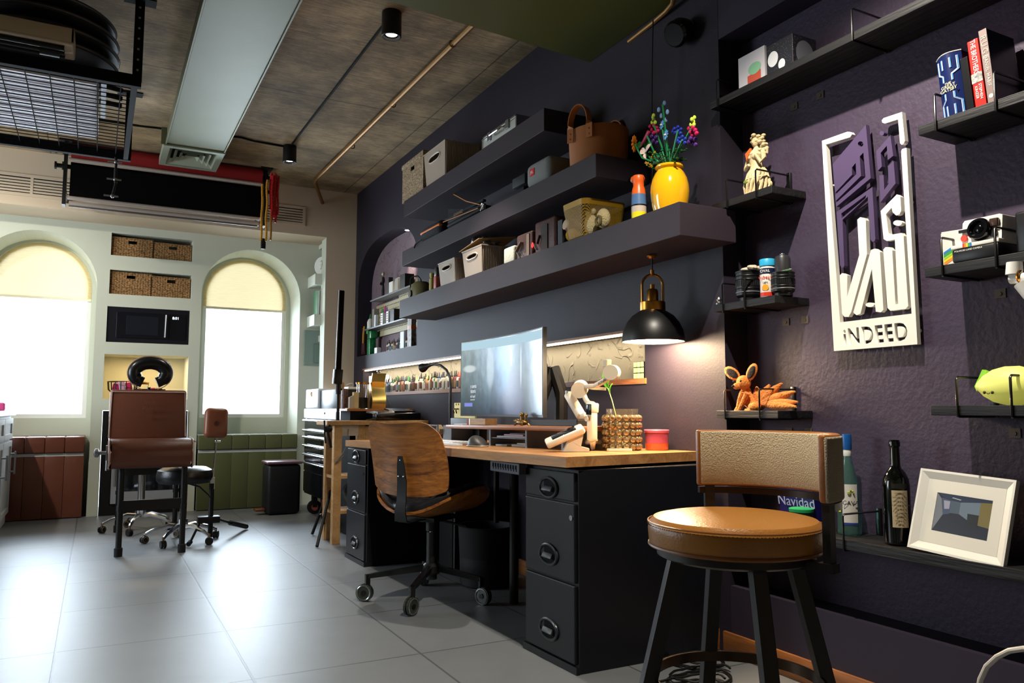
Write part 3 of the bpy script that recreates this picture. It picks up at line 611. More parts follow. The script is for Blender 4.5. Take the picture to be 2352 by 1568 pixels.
for k,(x,w,h,c,lab) in enumerate(((1.835,.022,.235,'5f8c6c','green book at the left end of the lower alcove shelf'),(1.862,.03,.24,'e4e4da','white tall book beside the green one on the alcove shelf'),(1.897,.018,.21,'8d8a80','grey book on the alcove shelf'),(1.918,.03,.2,'3a3038','dark book on the alcove shelf'),(1.952,.02,.22,'b7b0a4','beige book on the alcove shelf'))):
    t=thing('book',lab,'book',(x,7.5,1.82),group='books on the lower alcove shelf')
    b=MB(); b.box(x,7.42,1.821,x+w,7.60,1.821+h,bev=.002); b.build('cover',mat('bk_'+c,c,.6),t,smooth=False)
    b=MB(); b.box(x+.003,7.417,1.824,x+w-.003,7.42,1.818+h); b.build('pages',M_white,t)
t=thing('electric_panel','grey-green electric panel on the wall below the alcove shelves','electric panel',(1.9,YB-.01,1.35))
b=MB(); b.box(1.775,YB-.02,1.345,2.12,YB-.001,1.69,bev=.004); b.build('panel_cover',mat('panel_green','82968c',.5),t,smooth=False)
b=MB(); b.box(1.87,YB-.028,1.37,2.05,YB-.019,1.56,bev=.006); b.build('panel_door',mat('panel_door_green','6d8278',.45),t)
b=MB(); b.box(1.91,YB-.024,1.58,1.93,YB-.019,1.64); b.box(1.935,YB-.024,1.585,1.98,YB-.019,1.64); b.build('sticker',M_white,t)
# white cabinet at the left edge
t=thing('kitchen_cabinet','white panelled cabinet with bar handles at the left edge of the photo','cabinet',(-.95,7.1,0))
ax0=-.585
b=MB(); b.box(-1.2,6.2,.005,ax0-.02,7.54,.86); b.build('carcass',mat('cabinet_white','b9bdc0',.5),t,smooth=False)
M_cab=mat('cabinet_door_white','c2c6ca',.45)
for y0,y1 in ((6.22,6.87),(6.89,7.53)):
    b=MB()
    for (a,c,z0,z1) in ((y0,y1,.68,.84),(y0,y1,.09,.66)):
        b.ext([(ax0-.02,a,z0),(ax0-.02,c,z0),(ax0-.02,c,z1),(ax0-.02,a,z1)],(.02,0,0),[[(ax0-.02,a+.05,z0+.04),(ax0-.02,c-.05,z0+.04),(ax0-.02,c-.05,z1-.04),(ax0-.02,a+.05,z1-.04)]])
        b.box(ax0-.021,a+.04,z0+.03,ax0-.012,c-.04,z1-.03)
    d=b.build('cabinet_door',M_cab,t,smooth=False)
    b=MB(); yy=y1-.12; b.cyl((ax0+.035,yy,.40),(ax0+.035,yy,.58),.007)
    for z in (.42,.56): b.cyl((ax0,yy,z),(ax0+.035,yy,z),.007)
    b.build('handle',M_steel,d)
b=MB(); b.box(-1.2,6.15,.862,ax0+.015,7.545,.90,bev=.004); b.build('countertop',mat('quartz_white','d8dade',.25),t,smooth=False)
b=MB(); b.box(-.72,7.2,.901,-.62,7.4,.965,bev=.015); b.build('pink_box',mat('pink_plastic','c0407a',.4),label='pink box on the white cabinet at the left edge',cat='box')
# ============================================================ TATTOO CHAIR, STOOLS, ARM REST
t=thing('treatment_chair','brown padded tattoo chair with black face cradle and black legs','treatment chair',(.35,5.9,0))
M_pad=mat('brown_pad_leather','6a3d2c',.4,bump=.15,bscale=150); M_piping=mat('pale_piping','b59a8c',.35)
b=MB(); Mx=Matrix.Translation((0,6.08,.70))@Matrix.Rotation(-.10,4,'X')
b.box(.085,-.035,0,.578,.045,.352,Mx,.02); b.build('backrest',M_pad,t)
b=MB(); b.tube([Mx@V(p) for p in ((.088,-.036,.02),(.098,-.036,.335),(.565,-.036,.335),(.576,-.036,.02))],.004,6); b.build('backrest_piping',M_piping,t)
Mn=Matrix.Translation((.335,6.077,.92))@Matrix.Rotation(-.10,4,'X')
text(t,'Iron\nPoint',Mn@V((0,-.0355,.02)),(1,0,0),(0,.0998,.995),.045,mat('pad_emboss','7a4a38',.35),'embossed_script')
b=MB()
def seatf(u,v):
    # rolled seat cushion: profile in y,z
    a=v*2*PI; 
    return V((0,0,0))
prof=[(6.05,.665),(5.75,.665),(5.52,.655),(5.475,.60),(5.49,.555),(5.53,.545),(5.57,.58),(5.60,.605),(6.05,.615)]
prof=[(6.05,.715),(5.75,.722),(5.56,.722),(5.50,.70),(5.475,.65),(5.475,.585),(5.50,.545),(5.54,.545),(5.57,.60),(5.62,.64),(6.05,.645)]
b.ext([(.085,y,z) for y,z in prof],(.49,0,0)); 
es=[e for e in b.bm.edges if abs(e.verts[0].co.x-e.verts[1].co.x)<1e-5]; bmesh.ops.bevel(b.bm,geom=es,offset=.016,segments=3,profile=.5,affect='EDGES')
b.build('seat_pad',M_pad,t,ang=60)
b=MB(); b.tube([(.086,y-.003,z+.003) for y,z in prof[1:8]],.004,6); b.build('seat_piping',M_piping,t); 
b=MB(); b.tube([(.574,y-.003,z+.003) for y,z in prof[1:8]],.004,6); b.build('seat_piping',M_piping,t)
for x,y in ((.163,5.54),(.528,5.52),(.18,6.62),(.574,6.60)):
    b=MB(); b.cyl((x,y,.035),(x,y,.63),.018,n=14); b.cyl((x,y,.28),(x,y,.31),.022,n=14); b.build('leg',M_black,t)
    b=MB(); b.lathe([(.024,0),(.025,.05),(.02,.055)],(x,y,0),16); b.build('foot_cap',mat('rubber_black','050505',.8),t)
b=MB(); b.box(.163,5.51,.28,.528,5.55,.345); b.build('crossbar',M_black,t,smooth=False)
b=MB(); b.box(.18,6.59,.42,.574,6.63,.47); b.build('crossbar',M_black,t,smooth=False)
b=MB(); b.box(.17,5.55,.59,.20,6.6,.63); b.box(.50,5.55,.59,.53,6.6,.63); b.build('side_rail',M_black,t,smooth=False)
b=MB(); b.cyl((.02,6.02,.62),(.11,6.02,.62),.012); b.lathe([(.008,0),(.03,.01),(.03,.03),(.008,.04)],(.0,6.02,.62),10,axis=(1,0,0)); b.box(.075,5.99,.57,.10,6.06,.67); b.cyl((.085,6.02,.50),(.085,6.02,.66),.01); b.build('side_clamp',M_steel,t)
b=MB(); b.cyl((.333,6.14,.98),(.333,6.16,1.07),.012); b.box(.23,6.15,1.03,.44,6.165,1.06); b.build('cradle_bracket',M_black,t)
# face cradle: an open ring
b=MB(); cx,cz=.334,1.172; pts=[];rs=[]
for i in range(33):
    a=math.radians(-90+26+ (360-52)*i/32); pts.append((cx+.104*math.cos(a),6.13,cz+.074*math.sin(a)*1.0)); rs.append(.046 if 2<i<30 else .038)
b.tube(pts,.05,14,rs=rs); b.build('face_cradle',mat('black_vinyl','0e1012',.28),t)
b=MB(); b.tube([(cx+.148*math.cos(a),6.105,cz+.122*math.sin(a)) for a in [math.radians(-70+320*i/40) for i in range(41)]],.003,6); b.build('cradle_piping',M_piping,t)
def caster(b1,b2,x,y,z0,r=.026,a=0,w=.02):
    d=V((math.cos(a),math.sin(a),0)); s_=V((-math.sin(a),math.cos(a),0)); c=V((x,y,z0+r))
    for k in (-1,1): b1.cyl(c+s_*(k*w*.5-w*.3),c+s_*(k*w*.5+w*.3),r,n=16)
    b2.cyl(c+V((0,0,r*.3)),c+V((0,0,r*1.9)),.007,n=8); b2.torus(c+s_*(w*.85),r*.72,.003,s_,14,5)
def rolling_base(t,cx,cy,r,h,wheels,mchr,a0,domed=True):
    for k in range(5):
        a=a0+2*PI*k/5; x,y=cx+r*math.cos(a),cy+r*math.sin(a)
        b=MB(); b.tube([(cx,cy,h),(cx+r*.35*math.cos(a),cy+r*.35*math.sin(a),h+.012),(cx+r*.8*math.cos(a),cy+r*.8*math.sin(a),h-.02),(x,y,h-.045)],.014,8,rs=[.02,.017,.013,.010]); b.build('base_arm',mchr,t)
        b1=MB(); b2=MB(); caster(b1,b2,x,y,.0,.026,a+.8); w=b1.build('caster',mat('caster_black','0b0b0c',.5),t); b2.build('caster_fork',mat('caster_gold','8d7350',.35,metal=.6),w)
t=thing('rolling_stool','round black rolling stool with chrome five-star base','stool',(.56,5.95,0))
b=MB(); b.lathe([(.10,.405),(.165,.408),(.182,.43),(.184,.46),(.176,.495),(.14,.515),(.06,.522),(0,.522)],(.568,5.92,0),36); b.build('seat',mat('stool_vinyl','101216',.3,bump=.1,bscale=100),t)
b=MB(); b.cyl((.568,5.92,.13),(.568,5.92,.41),.022,.022); b.cyl((.568,5.92,.10),(.568,5.92,.16),.034); b.build('gas_lift',M_chrome,t)
b=MB(); b.tube([(.60,5.9,.40),(.66,5.85,.38),(.71,5.81,.33),(.725,5.80,.31)],.006,8); b.build('height_lever',M_black,t)
rolling_base(t,.568,5.92,.245,.105,None,M_chrome,.35)
t=thing('rolling_stool','second rolling stool with chrome base behind the brown chair','stool',(.33,6.6,0))
b=MB(); b.lathe([(.10,.505),(.15,.51),(.165,.54),(.15,.575),(0,.58)],(.335,6.62,0),32); b.build('seat',mat('stool_vinyl','101216',.3),t)
b=MB(); b.cyl((.335,6.62,.13),(.335,6.62,.51),.026); b.cyl((.335,6.62,.10),(.335,6.62,.17),.038); b.build('gas_lift',M_chrome,t)
rolling_base(t,.335,6.62,.255,.11,None,M_chrome,.62)
t=thing('tattoo_arm_rest','adjustable brown padded arm rest on a chrome and black stand','arm rest',(.76,5.85,0))
b=MB(); Mx=Matrix.Translation((.753,5.85,.82))@Matrix.Rotation(-.15,4,'X')@Matrix.Rotation(.04,4,'Y'); b.box(-.078,-.04,-.105,.078,.045,.105,Mx,.032); b.build('pad',mat('tan_pad_leather','8a5138',.35,bump=.1,bscale=60),t)
b=MB()
for k in range(6):
    a=k*PI/3; b.torus(Mx@V((math.cos(a)*.01,-.041,-.01+math.sin(a)*.01)),.008,.0015,(0,1,0),12,4)
b.build('pad_emblem',mat('emblem_brown','5d3423',.4),t)
b=MB(); b.beam((.745,5.87,.38),(.765,5.87,.715),.022,.008); b.cyl((.75,5.86,.69),(.79,5.86,.69),.006); b.box(.73,5.86,.36,.76,5.885,.44); b.build('chrome_post',M_chrome,t)
b=MB(); b.cyl((.742,5.87,.03),(.742,5.87,.40),.017); b.build('black_post',M_black,t)
b=MB(); b.box(.655,5.83,.13,.80,5.91,.175,bev=.005); b.build('base_bracket',M_black,t)
b=MB(); b.cyl((.79,5.87,.15),(.90,6.05,.095),.008); b.cyl((.90,6.05,.095),(1.06,6.33,.02),.018); b.build('foot_bar',M_black,t)
b=MB(); b.cyl((.68,5.87,.15),(.60,5.72,.03),.008); b.cyl((.60,5.72,.03),(.585,5.69,.02),.016); b.build('foot_bar',M_black,t)
# ============================================================ DESK ZONE
ORD=['first','second','third','fourth','fifth','sixth','seventh','eighth','ninth','tenth','eleventh','twelfth','thirteenth','fourteenth','fifteenth','sixteenth','seventeenth','eighteenth','nineteenth','twentieth']
TENS={20:'twenty',30:'thirty',40:'forty',50:'fifty'}
def ordn(i):
    if i<20: return ORD[i]
    t=(i+1)//10*10; r=(i+1)%10
    return {20:'twentieth',30:'thirtieth',40:'fortieth',50:'fiftieth'}[t] if r==0 else TENS[t]+'-'+ORD[r-1]
zd=lambda y:.782-.0119*y
DM=Matrix(((1,0,0,0),(0,1,0,0),(0,-.0119,1,.782),(0,0,0,1)))
def DP(px,py,h=0):
    p=P(px,py,'z',.75+h)
    for _ in range(6): p=P(px,py,'z',zd(p.y)+h)
    return p
# desk
t=thing('wooden_desk','long desk with thick light wood top over black filing cabinets','desk',(1.8,3.6,0))
b=MB()
b.ext([DM@V(p) for p in ((1.461,2.343,-.037),(2.155,2.44,-.037),(2.155,4.92,-.037),(1.403,4.875,-.037))],(0,0,.037)); 
b.build('desk_top',M_deskw,t,smooth=False)
for x,y in ((1.80,3.36),(1.80,4.40),(2.08,2.85)):
    b=MB(); b.cyl((x,y,0),(x,y,zd(y)-.038),.022,n=16); b.build('leg',M_black,t)
b=MB(); b.box(1.75,2.75,.66,1.79,4.45,.675); b.box(1.77,3.5,.36,1.79,3.52,.68); b.build('cross_rail',M_black,t,smooth=False)
# filing cabinets
M_cabm=mat('cabinet_black_enamel','111218',.38,spec=.4); M_oval=mat('oval_rim_black','2a2c32',.25,spec=.6)
def fcab(x0,ya,yb,h,lab,sk):
    t=thing('filing_cabinet',lab,'filing cabinet',(x0+.3,(ya+yb)/2,0),group='black filing cabinets')
    S=Matrix(((1,sk,0,-sk*ya),(0,1,0,0),(0,0,1,0),(0,0,0,1)))
    b=MB(); b.box(x0+.012,ya,.0,XW-.03,yb,h,S,.003); b.build('cabinet_shell',M_cabm,t,smooth=False)
    yc=(ya+yb)/2
    for (z0,z1,zh) in ((.592,h-.012,.63),(.308,.584,.385),(.03,.300,.115)):
        b=MB(); b.box(x0,ya+.012,z0,x0+.014,yb-.012,z1,S,.004); d=b.build('drawer',M_cabm,t,smooth=False)
        c=S@V((x0-.002,yc,zh)); xx=S@V((0,1,0))-S@V((0,0,0)); 
        b=MB(); b.tube([c+V((0,math.cos(a)*.062,math.sin(a)*.036)) for a in [2*PI*i/28 for i in range(28)]],.006,8,closed=True); b.build('handle_rim',M_oval,d)
        b=MB(); b.grid(lambda u,v:c+V((.0+.004*math.sin(v*PI)*0+.001,math.cos(2*PI*u)*.054*v,math.sin(2*PI*u)*.032*v)),28,5,closeu=True); b.build('recess',M_blackm,d)
        b=MB(); b.box(-.006,-.034,-.016,.004,.034,.004,Matrix.Translation(c)@Matrix.Rotation(.5,4,'Y'),.002); b.build('finger_pull',mat('pull_dark_grey','3a3c42',.4),d)
    b=MB(); b.cyl((x0-.004,ya+.03,.535),(x0+.01,ya+.03,.535),.010,n=14); b.build('lock',M_chrome,t)
    b=MB(); b.box(x0-.003,ya-.002,.0,x0+.012,yb+.002,.026,S); b.build('plinth',M_cabm,t,smooth=False)
fcab(1.514,2.362,2.723,.706,'black three-drawer filing cabinet under the near end of the desk',-.03)
fcab(1.425,4.514,4.885,.688,'black three-drawer filing cabinet under the far end of the desk',-.02)
# outlet strip
t=thing('power_strip','grey power strip screwed under the front edge of the desk','power strip',(1.475,2.83,.67))
b=MB(); b.box(1.468,2.70,.665,1.50,2.952,.708,bev=.002); b.build('strip_body',mat('strip_grey','4a4c58',.5),t,smooth=False)
b=MB()
for k in range(10): 
    y=2.72+k*.022; b.box(1.4665,y,.676,1.469,y+.004,.700); b.box(1.4665,y+.007,.684,1.469,y+.011,.700)
b.build('socket_slots',M_blackm,t)
t=thing('computer_tower','black computer case standing under the desk','computer',(1.95,4.15,0))
b=MB(); b.box(1.78,4.02,.01,2.12,4.24,.46,bev=.006); b.build('case',M_blackp,t,smooth=False)
b=MB(); b.box(1.776,4.04,.03,1.78,4.22,.44); b.build('front_grille',M_black,t)
b=MB(); b.lathe([(.12,.0),(.135,.01),(.15,.3),(.155,.31),(.145,.31),(.14,.02)],(1.86,3.78,0),28); b.build('waste_bin',mat('dark_bin','0a0a0d',.7),label='dark round waste bin under the desk behind the office chair',cat='bin')
b=MB(); b.box(1.98,3.0,.0,2.13,3.2,.16,bev=.004); b.build('red_box',mat('dull_red_card','7a2a1c',.7),label='red carton on the floor under the desk',cat='box',smooth=False)
# ---------- riser shelf
t=thing('monitor_riser','walnut monitor riser shelf with grey metal legs on the desk','shelf riser',(1.83,3.4,zd(3.4)))
M_riser=wood('riser_walnut','9a5f30','6a3d20','y',5,.4); M_rleg=mat('riser_grey_metal','6a7078',.4,metal=.3)
b=MB(); b.box(1.725,2.75,.080,1.97,4.03,.100,DM,.004); b.build('riser_board',M_riser,t)
for y in (4.11-.12,3.505,3.134,2.82):
    b=MB(); b.box(1.74,y-.008,.0,1.96,y+.008,.080,DM); b.build('leg',M_rleg,t,smooth=False)
b=MB(); b.box(1.745,3.142,.038,1.955,3.497,.042,DM); b.build('middle_shelf',M_rleg,t,smooth=False)
def slab(name,lab,cat,x0,x1,y0,y1,h0,h1,c,rough=.6,rz=0,group=None,bev=.001):
    cx,cy=(x0+x1)/2,(y0+y1)/2; R=Matrix.Translation((cx,cy,0))@Matrix.Rotation(rz,4,'Z')@Matrix.Translation((-cx,-cy,0))
    b=MB(); b.box(x0,y0,h0,x1,y1,h1,DM@R,bev); return b.build(name,mat(name+'_'+c,c,rough),label=lab,cat=cat,group=group,smooth=False)
slab('magazine','white magazine at the bottom of the pile on the middle riser shelf','magazine',1.76,1.93,3.18,3.46,.0425,.050,'c9c4cc',rz=.04,group='magazines on the riser')
slab('magazine','pinkish magazine on top of the white one on the middle riser shelf','magazine',1.77,1.92,3.20,3.42,.0505,.058,'b7a4b0',rz=-.06,group='magazines on the riser')
slab('magazine','grey magazine topmost on the middle riser shelf','magazine',1.79,1.92,3.22,3.38,.0585,.063,'8a8894',rz=.1,group='magazines on the riser')
slab('notebook','thin white notebook on the desk under the middle riser shelf','notebook',1.755,1.9,3.35,3.47,.001,.008,'cfd2d8',group='notebooks under the riser')
slab('notebook','pale notebook nearer the camera under the middle riser shelf','notebook',1.755,1.92,3.16,3.30,.001,.012,'b9b6ae',rz=.05,group='notebooks under the riser')
slab('notebook','small white pad lying on the pale notebook under the riser','notebook',1.77,1.90,3.18,3.28,.0125,.018,'dadada',rz=-.1,group='notebooks under the riser')
# riser things
t=thing('wooden_block','wooden pencil block with white end on the riser','block',(1.78,3.62,zd(3.62)+.1))
b=MB(); b.box(1.75,3.58,.101,1.82,3.76,.133,DM,.002); b.build('block_body',wood('block_wood','a4814e','7a5a34','y',5),t,smooth=False)
b=MB(); b.box(1.749,3.76,.101,1.821,3.775,.134,DM); b.build('white_end',M_white,t)
PSX=1.89; PY=lambda px,z=.9:ypx(px,PSX,z)
def ypx(px,X,z):
    lo,hi=.2,9
    for _ in range(40):
        m_=(lo+hi)/2; d_=V((X,m_,z))-CAM
        if 1176+FPX*d_.dot(RX)/d_.dot(_f)>px: lo=m_
        else: hi=m_
    return m_
t=thing('pegboard_stand','yellow pegboard tool stand with dark hooks left of the monitor','stand',(PSX,PY(1065),zd(4.2)))
M_ypeg=mat('yellow_peg','d8c878',.5)
ya_,yb_=PY(1043),PY(1076); zt_=P(1050,925,'x',PSX).z; zm_=P(1060,950,'x',PSX).z; zb_=P(1060,960,'x',PSX).z
b=MB(); b.box(PSX,yb_,zb_,PSX+.012,ya_,zt_,bev=.002); b.box(PSX-.01,PY(1095),zb_,PSX,yb_+.02,zm_,bev=.002); b.build('peg_panel',M_ypeg,t,smooth=False)
b=MB(); b.box(PSX-.02,PY(1108),zd(4.2),PSX+.03,ya_+.01,zb_,bev=.004); b.build('stand_base',M_black,t)
for k in range(2):
    b=MB(); y=ya_-.03-k*.035; z=P(1050,942,'x',PSX).z
    b.tube([(PSX,y,z+.008),(PSX-.015,y,z+.008),(PSX-.02,y-.005,z),(PSX-.016,y-.008,z-.018)],.004,6); b.build('hook',mat('bronze_dark','3a2a14',.35,metal=.7),t)
    b=MB(); b.ell((PSX-.001,y,z+.035),.002,.004,.006,8,6); b.build('peg_hole',M_blackm,t)
b=MB(); z=zd(3.3)+.1
c=V((1.80,3.28,z))
b.ell(c+V((0,.0,.015)),.018,.05,.014,12,8); b.ell(c+V((0,.045,.022)),.012,.022,.011,10,8); b.tube([c+V((0,.06,.022)),c+V((0,.085,.024))],.005,6); b.cyl(c+V((0,-.0,.02)),c+V((0,.0,.045)),.009); b.ell(c+V((0,0,.052)),.012,.012,.012,10,8); b.tube([c+V((0,-.03,.02)),c+V((0,-.04,.045))],.005,6); b.ell(c+V((0,-.042,.05)),.008,.008,.008,8,6)
for s in (-1,1): b.tube([c+V((s*.015,.03,.01)),c+V((s*.02,.04,.002))],.005,6); b.tube([c+V((s*.015,-.03,.01)),c+V((s*.02,-.035,.002))],.005,6)
b.build('brass_figurine',mat('antique_brass','7c6030',.35,metal=.8),label='small antique brass figurine on the riser under the monitor',cat='figurine')
slab('sound_bar','black low bar on the riser right of the brass figurine','speaker bar',1.80,1.86,2.80,3.20,.101,.128,'0d0d10',.5)
slab('paper_slip','white paper slips on the left end of the riser','paper',1.75,1.82,3.86,3.97,.101,.105,'dcdce0')
slab('small_tube','small red and white tube on the riser beside the wooden block','tube',1.75,1.77,3.785,3.80,.101,.13,'8a2a30')
# ---------- monitor
XM=1.795
t=thing('curved_monitor','wide curved monitor showing a web page on the desk','monitor',(1.86,3.5,zd(3.5)+.1))
ym0,ym1,zm0,zm1=3.075,3.985,.895,1.292
def mon(u,off=0,z=0):
    y=ym0+(ym1-ym0)*u; s=(u-.5)*2; return V((XM+.045-.045*s*s+off,y,z))
b=MB(); N=24
F_=[[b.bm.verts.new(mon(i/N,o,z)) for i in range(N+1)] for o,z in ((0,zm0-.012),(0,zm1+.006),(.022,zm1+.006),(.022,zm0-.012))]
for a in range(4):
    A,B=F_[a],F_[(a+1)%4]
    for i in range(N): b._f([A[i],A[i+1],B[i+1],B[i]])
b._f([F_[k][0] for k in range(4)]); b._f([F_[k][-1] for k in range(4)])
b.build('housing',M_blackp,t,ang=30)
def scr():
    m=D.materials.new('screen_page_reflection'); m.use_nodes=True; nt=m.node_tree; b=nt.nodes['Principled BSDF']; L=nt.links.new
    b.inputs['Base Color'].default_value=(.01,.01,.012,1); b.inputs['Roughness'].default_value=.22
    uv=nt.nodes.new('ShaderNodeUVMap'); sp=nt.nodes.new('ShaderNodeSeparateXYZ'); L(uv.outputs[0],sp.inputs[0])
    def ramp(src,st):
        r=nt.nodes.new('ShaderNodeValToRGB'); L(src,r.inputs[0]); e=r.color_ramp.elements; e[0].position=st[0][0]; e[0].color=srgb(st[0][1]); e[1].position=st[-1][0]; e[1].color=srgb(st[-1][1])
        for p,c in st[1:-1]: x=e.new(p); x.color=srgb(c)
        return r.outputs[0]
    h=ramp(sp.outputs[0],[(0,'8fa0a0'),(.12,'8a9aa0'),(.27,'9db3c4'),(.31,'a6bccc'),(.34,'7d95a6'),(.42,'5a88b4'),(.5,'4a7fb0'),(.55,'7b9098'),(.6,'5f7682'),(.72,'5e7480'),(.8,'8496a4'),(.9,'c8d4ea'),(1,'dfe8fa')])  # near-white right end paints a window reflection into the page emission
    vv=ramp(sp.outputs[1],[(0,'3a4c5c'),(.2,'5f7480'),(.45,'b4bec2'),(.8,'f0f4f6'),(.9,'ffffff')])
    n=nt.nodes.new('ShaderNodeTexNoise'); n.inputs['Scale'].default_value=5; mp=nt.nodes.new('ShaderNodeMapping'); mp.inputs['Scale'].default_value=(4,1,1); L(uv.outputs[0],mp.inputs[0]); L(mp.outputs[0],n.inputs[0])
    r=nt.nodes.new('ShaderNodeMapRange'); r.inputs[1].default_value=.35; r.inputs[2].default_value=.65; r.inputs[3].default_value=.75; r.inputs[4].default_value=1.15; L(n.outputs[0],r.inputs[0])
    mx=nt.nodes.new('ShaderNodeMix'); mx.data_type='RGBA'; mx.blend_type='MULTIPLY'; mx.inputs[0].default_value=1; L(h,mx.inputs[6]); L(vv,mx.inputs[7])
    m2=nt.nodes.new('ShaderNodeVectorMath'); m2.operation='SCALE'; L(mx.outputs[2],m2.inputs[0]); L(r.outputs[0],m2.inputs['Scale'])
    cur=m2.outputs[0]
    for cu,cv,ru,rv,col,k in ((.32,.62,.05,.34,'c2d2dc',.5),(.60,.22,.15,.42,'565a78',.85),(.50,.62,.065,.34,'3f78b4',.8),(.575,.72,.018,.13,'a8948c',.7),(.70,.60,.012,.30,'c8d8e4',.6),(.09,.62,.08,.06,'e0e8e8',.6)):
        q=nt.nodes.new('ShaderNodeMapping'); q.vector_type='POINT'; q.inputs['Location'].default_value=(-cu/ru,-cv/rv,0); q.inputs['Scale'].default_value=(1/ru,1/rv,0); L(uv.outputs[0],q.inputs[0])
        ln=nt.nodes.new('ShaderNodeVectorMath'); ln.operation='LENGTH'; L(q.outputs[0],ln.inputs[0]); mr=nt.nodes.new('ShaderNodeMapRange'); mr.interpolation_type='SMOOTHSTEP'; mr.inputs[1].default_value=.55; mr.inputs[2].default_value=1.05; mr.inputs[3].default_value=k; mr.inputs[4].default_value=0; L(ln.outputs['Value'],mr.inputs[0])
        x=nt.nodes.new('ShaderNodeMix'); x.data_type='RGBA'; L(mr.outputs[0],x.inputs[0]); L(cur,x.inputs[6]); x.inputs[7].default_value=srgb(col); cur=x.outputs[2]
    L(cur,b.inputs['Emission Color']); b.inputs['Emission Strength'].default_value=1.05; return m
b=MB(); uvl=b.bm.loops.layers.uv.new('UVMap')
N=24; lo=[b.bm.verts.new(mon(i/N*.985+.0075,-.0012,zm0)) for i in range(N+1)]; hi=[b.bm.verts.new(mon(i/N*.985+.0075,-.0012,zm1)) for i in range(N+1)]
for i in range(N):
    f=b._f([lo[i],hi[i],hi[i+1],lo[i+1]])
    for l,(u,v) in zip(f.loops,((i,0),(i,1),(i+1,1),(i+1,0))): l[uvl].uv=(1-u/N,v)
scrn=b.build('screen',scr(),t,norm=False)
M_w1=sky_glow('page_white','e8f4ff',.95)
def onscr(u0,u1,z0,z1,m,name,off=-.002,lab=None):
    b=MB(); n=max(1,int(abs(u1-u0)*20)); A=[b.bm.verts.new(mon(1-(u0+(u1-u0)*i/n),off,z0)) for i in range(n+1)]; B=[b.bm.verts.new(mon(1-(u0+(u1-u0)*i/n),off,z1)) for i in range(n+1)]
    for i in range(n): b._f([A[i],A[i+1],B[i+1],B[i]])
    return b.build(name,m,t,norm=False,label=lab)
onscr(.01,.99,1.245,1.288,sky_glow('browser_bar','c2e2f0',.9),'browser_bar',lab='pale blue browser bar along the top of the screen')
onscr(.045,.13,.935,.955,sky_glow('page_button','8f9ae8',.9),'page_button')
M_txt=sky_glow('page_text','f2f6fa',1.0)
yv=(0,-1,0)
for s,z,sz in (('El arte cuenta',1.045,.031),('una historia',1.018,.031),('¿Cuál es la tuya?',.99,.021),('Conoce a los artistas del estudio',.972,.009)):
    text(t,s,mon(1-.12,-.004,z),(-.06,-1,0),(0,0,1),sz,M_txt,'page_text',.0001,sx=.85)
b=MB(); b.tube([(1.90,3.27,.97),(1.935,3.25,1.08),(1.945,3.245,1.12)],.03,10); b.box(1.84,3.2,1.06,1.90,3.5,1.14,bev=.01); b.tube([(1.95,3.24,1.12),(1.97,3.2,1.0),(1.98,3.22,.86)],.032,10); b.build('monitor_arm',M_black,t)
b=MB(); b.box(1.88,3.12,zd(3.2)+.101,2.05,3.30,zd(3.2)+.115,bev=.004); b.cyl((1.98,3.22,zd(3.2)+.11),(1.98,3.22,.9),.02); b.build('arm_base',M_rleg,t)
# ---------- gooseneck lamp
t=thing('gooseneck_lamp','black gooseneck desk lamp bending left of the monitor','desk lamp',(2.0,4.40,zd(4.4)))
g=lambda x,y:P(x,y,'x',1.95)
b=MB(); b.tube([g(1034,985),g(1034,930),g(1035,890),g(1034,868),g(1026,850),g(1012,839),g(998,836),g(990,838)],.0085,10); b.build('gooseneck',M_black,t)
b=MB(); e=g(990,838); q=g(973,843); b.lathe([(.009,0),(.012,.03),(.022,.055),(.03,.075),(.031,.09)],e,20,axis=(q-e)+V((-.05,0,-.02)),capt=False); b.build('lamp_head',M_black,t)
b=MB(); ax_=((q-e)+V((-.05,0,-.02))).normalized(); b.lathe([(.0295,0),(0,.002)],e+ax_*.086,18,axis=ax_,capt=False,capb=False); b.build('diffuser',mat('lamp_diffuser','8a7660',.4),t)
b=MB(); b.box(g(1034,985).x-.03,g(1034,985).y-.03,zd(4.4)+.0,g(1034,985).x+.03,g(1034,985).y+.03,zd(4.4)+.05,bev=.004); b.build('clamp_base',M_black,t)
# ---------- payment terminal
t=thing('payment_terminal','white card payment terminal leaning on its cradle on the desk','payment terminal',tuple(DP(1300,1025)))
a0=DP(1262,1026); a1=DP(1335,1024)
pA=V((1.60,P(1260,1030,'x',1.60).y,0)); pA.z=zd(pA.y)+.010; dirU=V((.80,-.44,.40)).normalized(); sx_=V((.47,.86,.22)); sx_=(sx_-dirU*sx_.dot(dirU)).normalized(); nz=dirU.cross(sx_).normalized()
if nz.z<0: nz=-nz
Mx=Matrix((sx_,dirU,nz)).transposed().to_4x4(); Mx.translation=pA
b=MB(); b.box(0,0,0,.082,.165,.028,Mx,.009); b.build('terminal_body',mat('terminal_cream','d9d0bb',.35),t)
b=MB(); b.box(.008,.03,.02,.074,.135,.0295,Mx,.002); b.build('touch_screen',mat('terminal_screen','16161a',.12),t)
b=MB(); z_=zd(pA.y)+.002; h1=Mx@V((.01,.155,0)); h0=Mx@V((.01,.09,0)); b.ext([h1,h0,V((h0.x-.02,h0.y+.01,z_)),V((h1.x+.02,h1.y-.01,z_)),V((h1.x+.02,h1.y-.01,z_+.012)),V((h1.x-.01,h1.y+.005,z_+.02))],(.03,.055,0)); b.build('cradle',mat('cradle_cream','c9bfa8',.4),t,smooth=False)
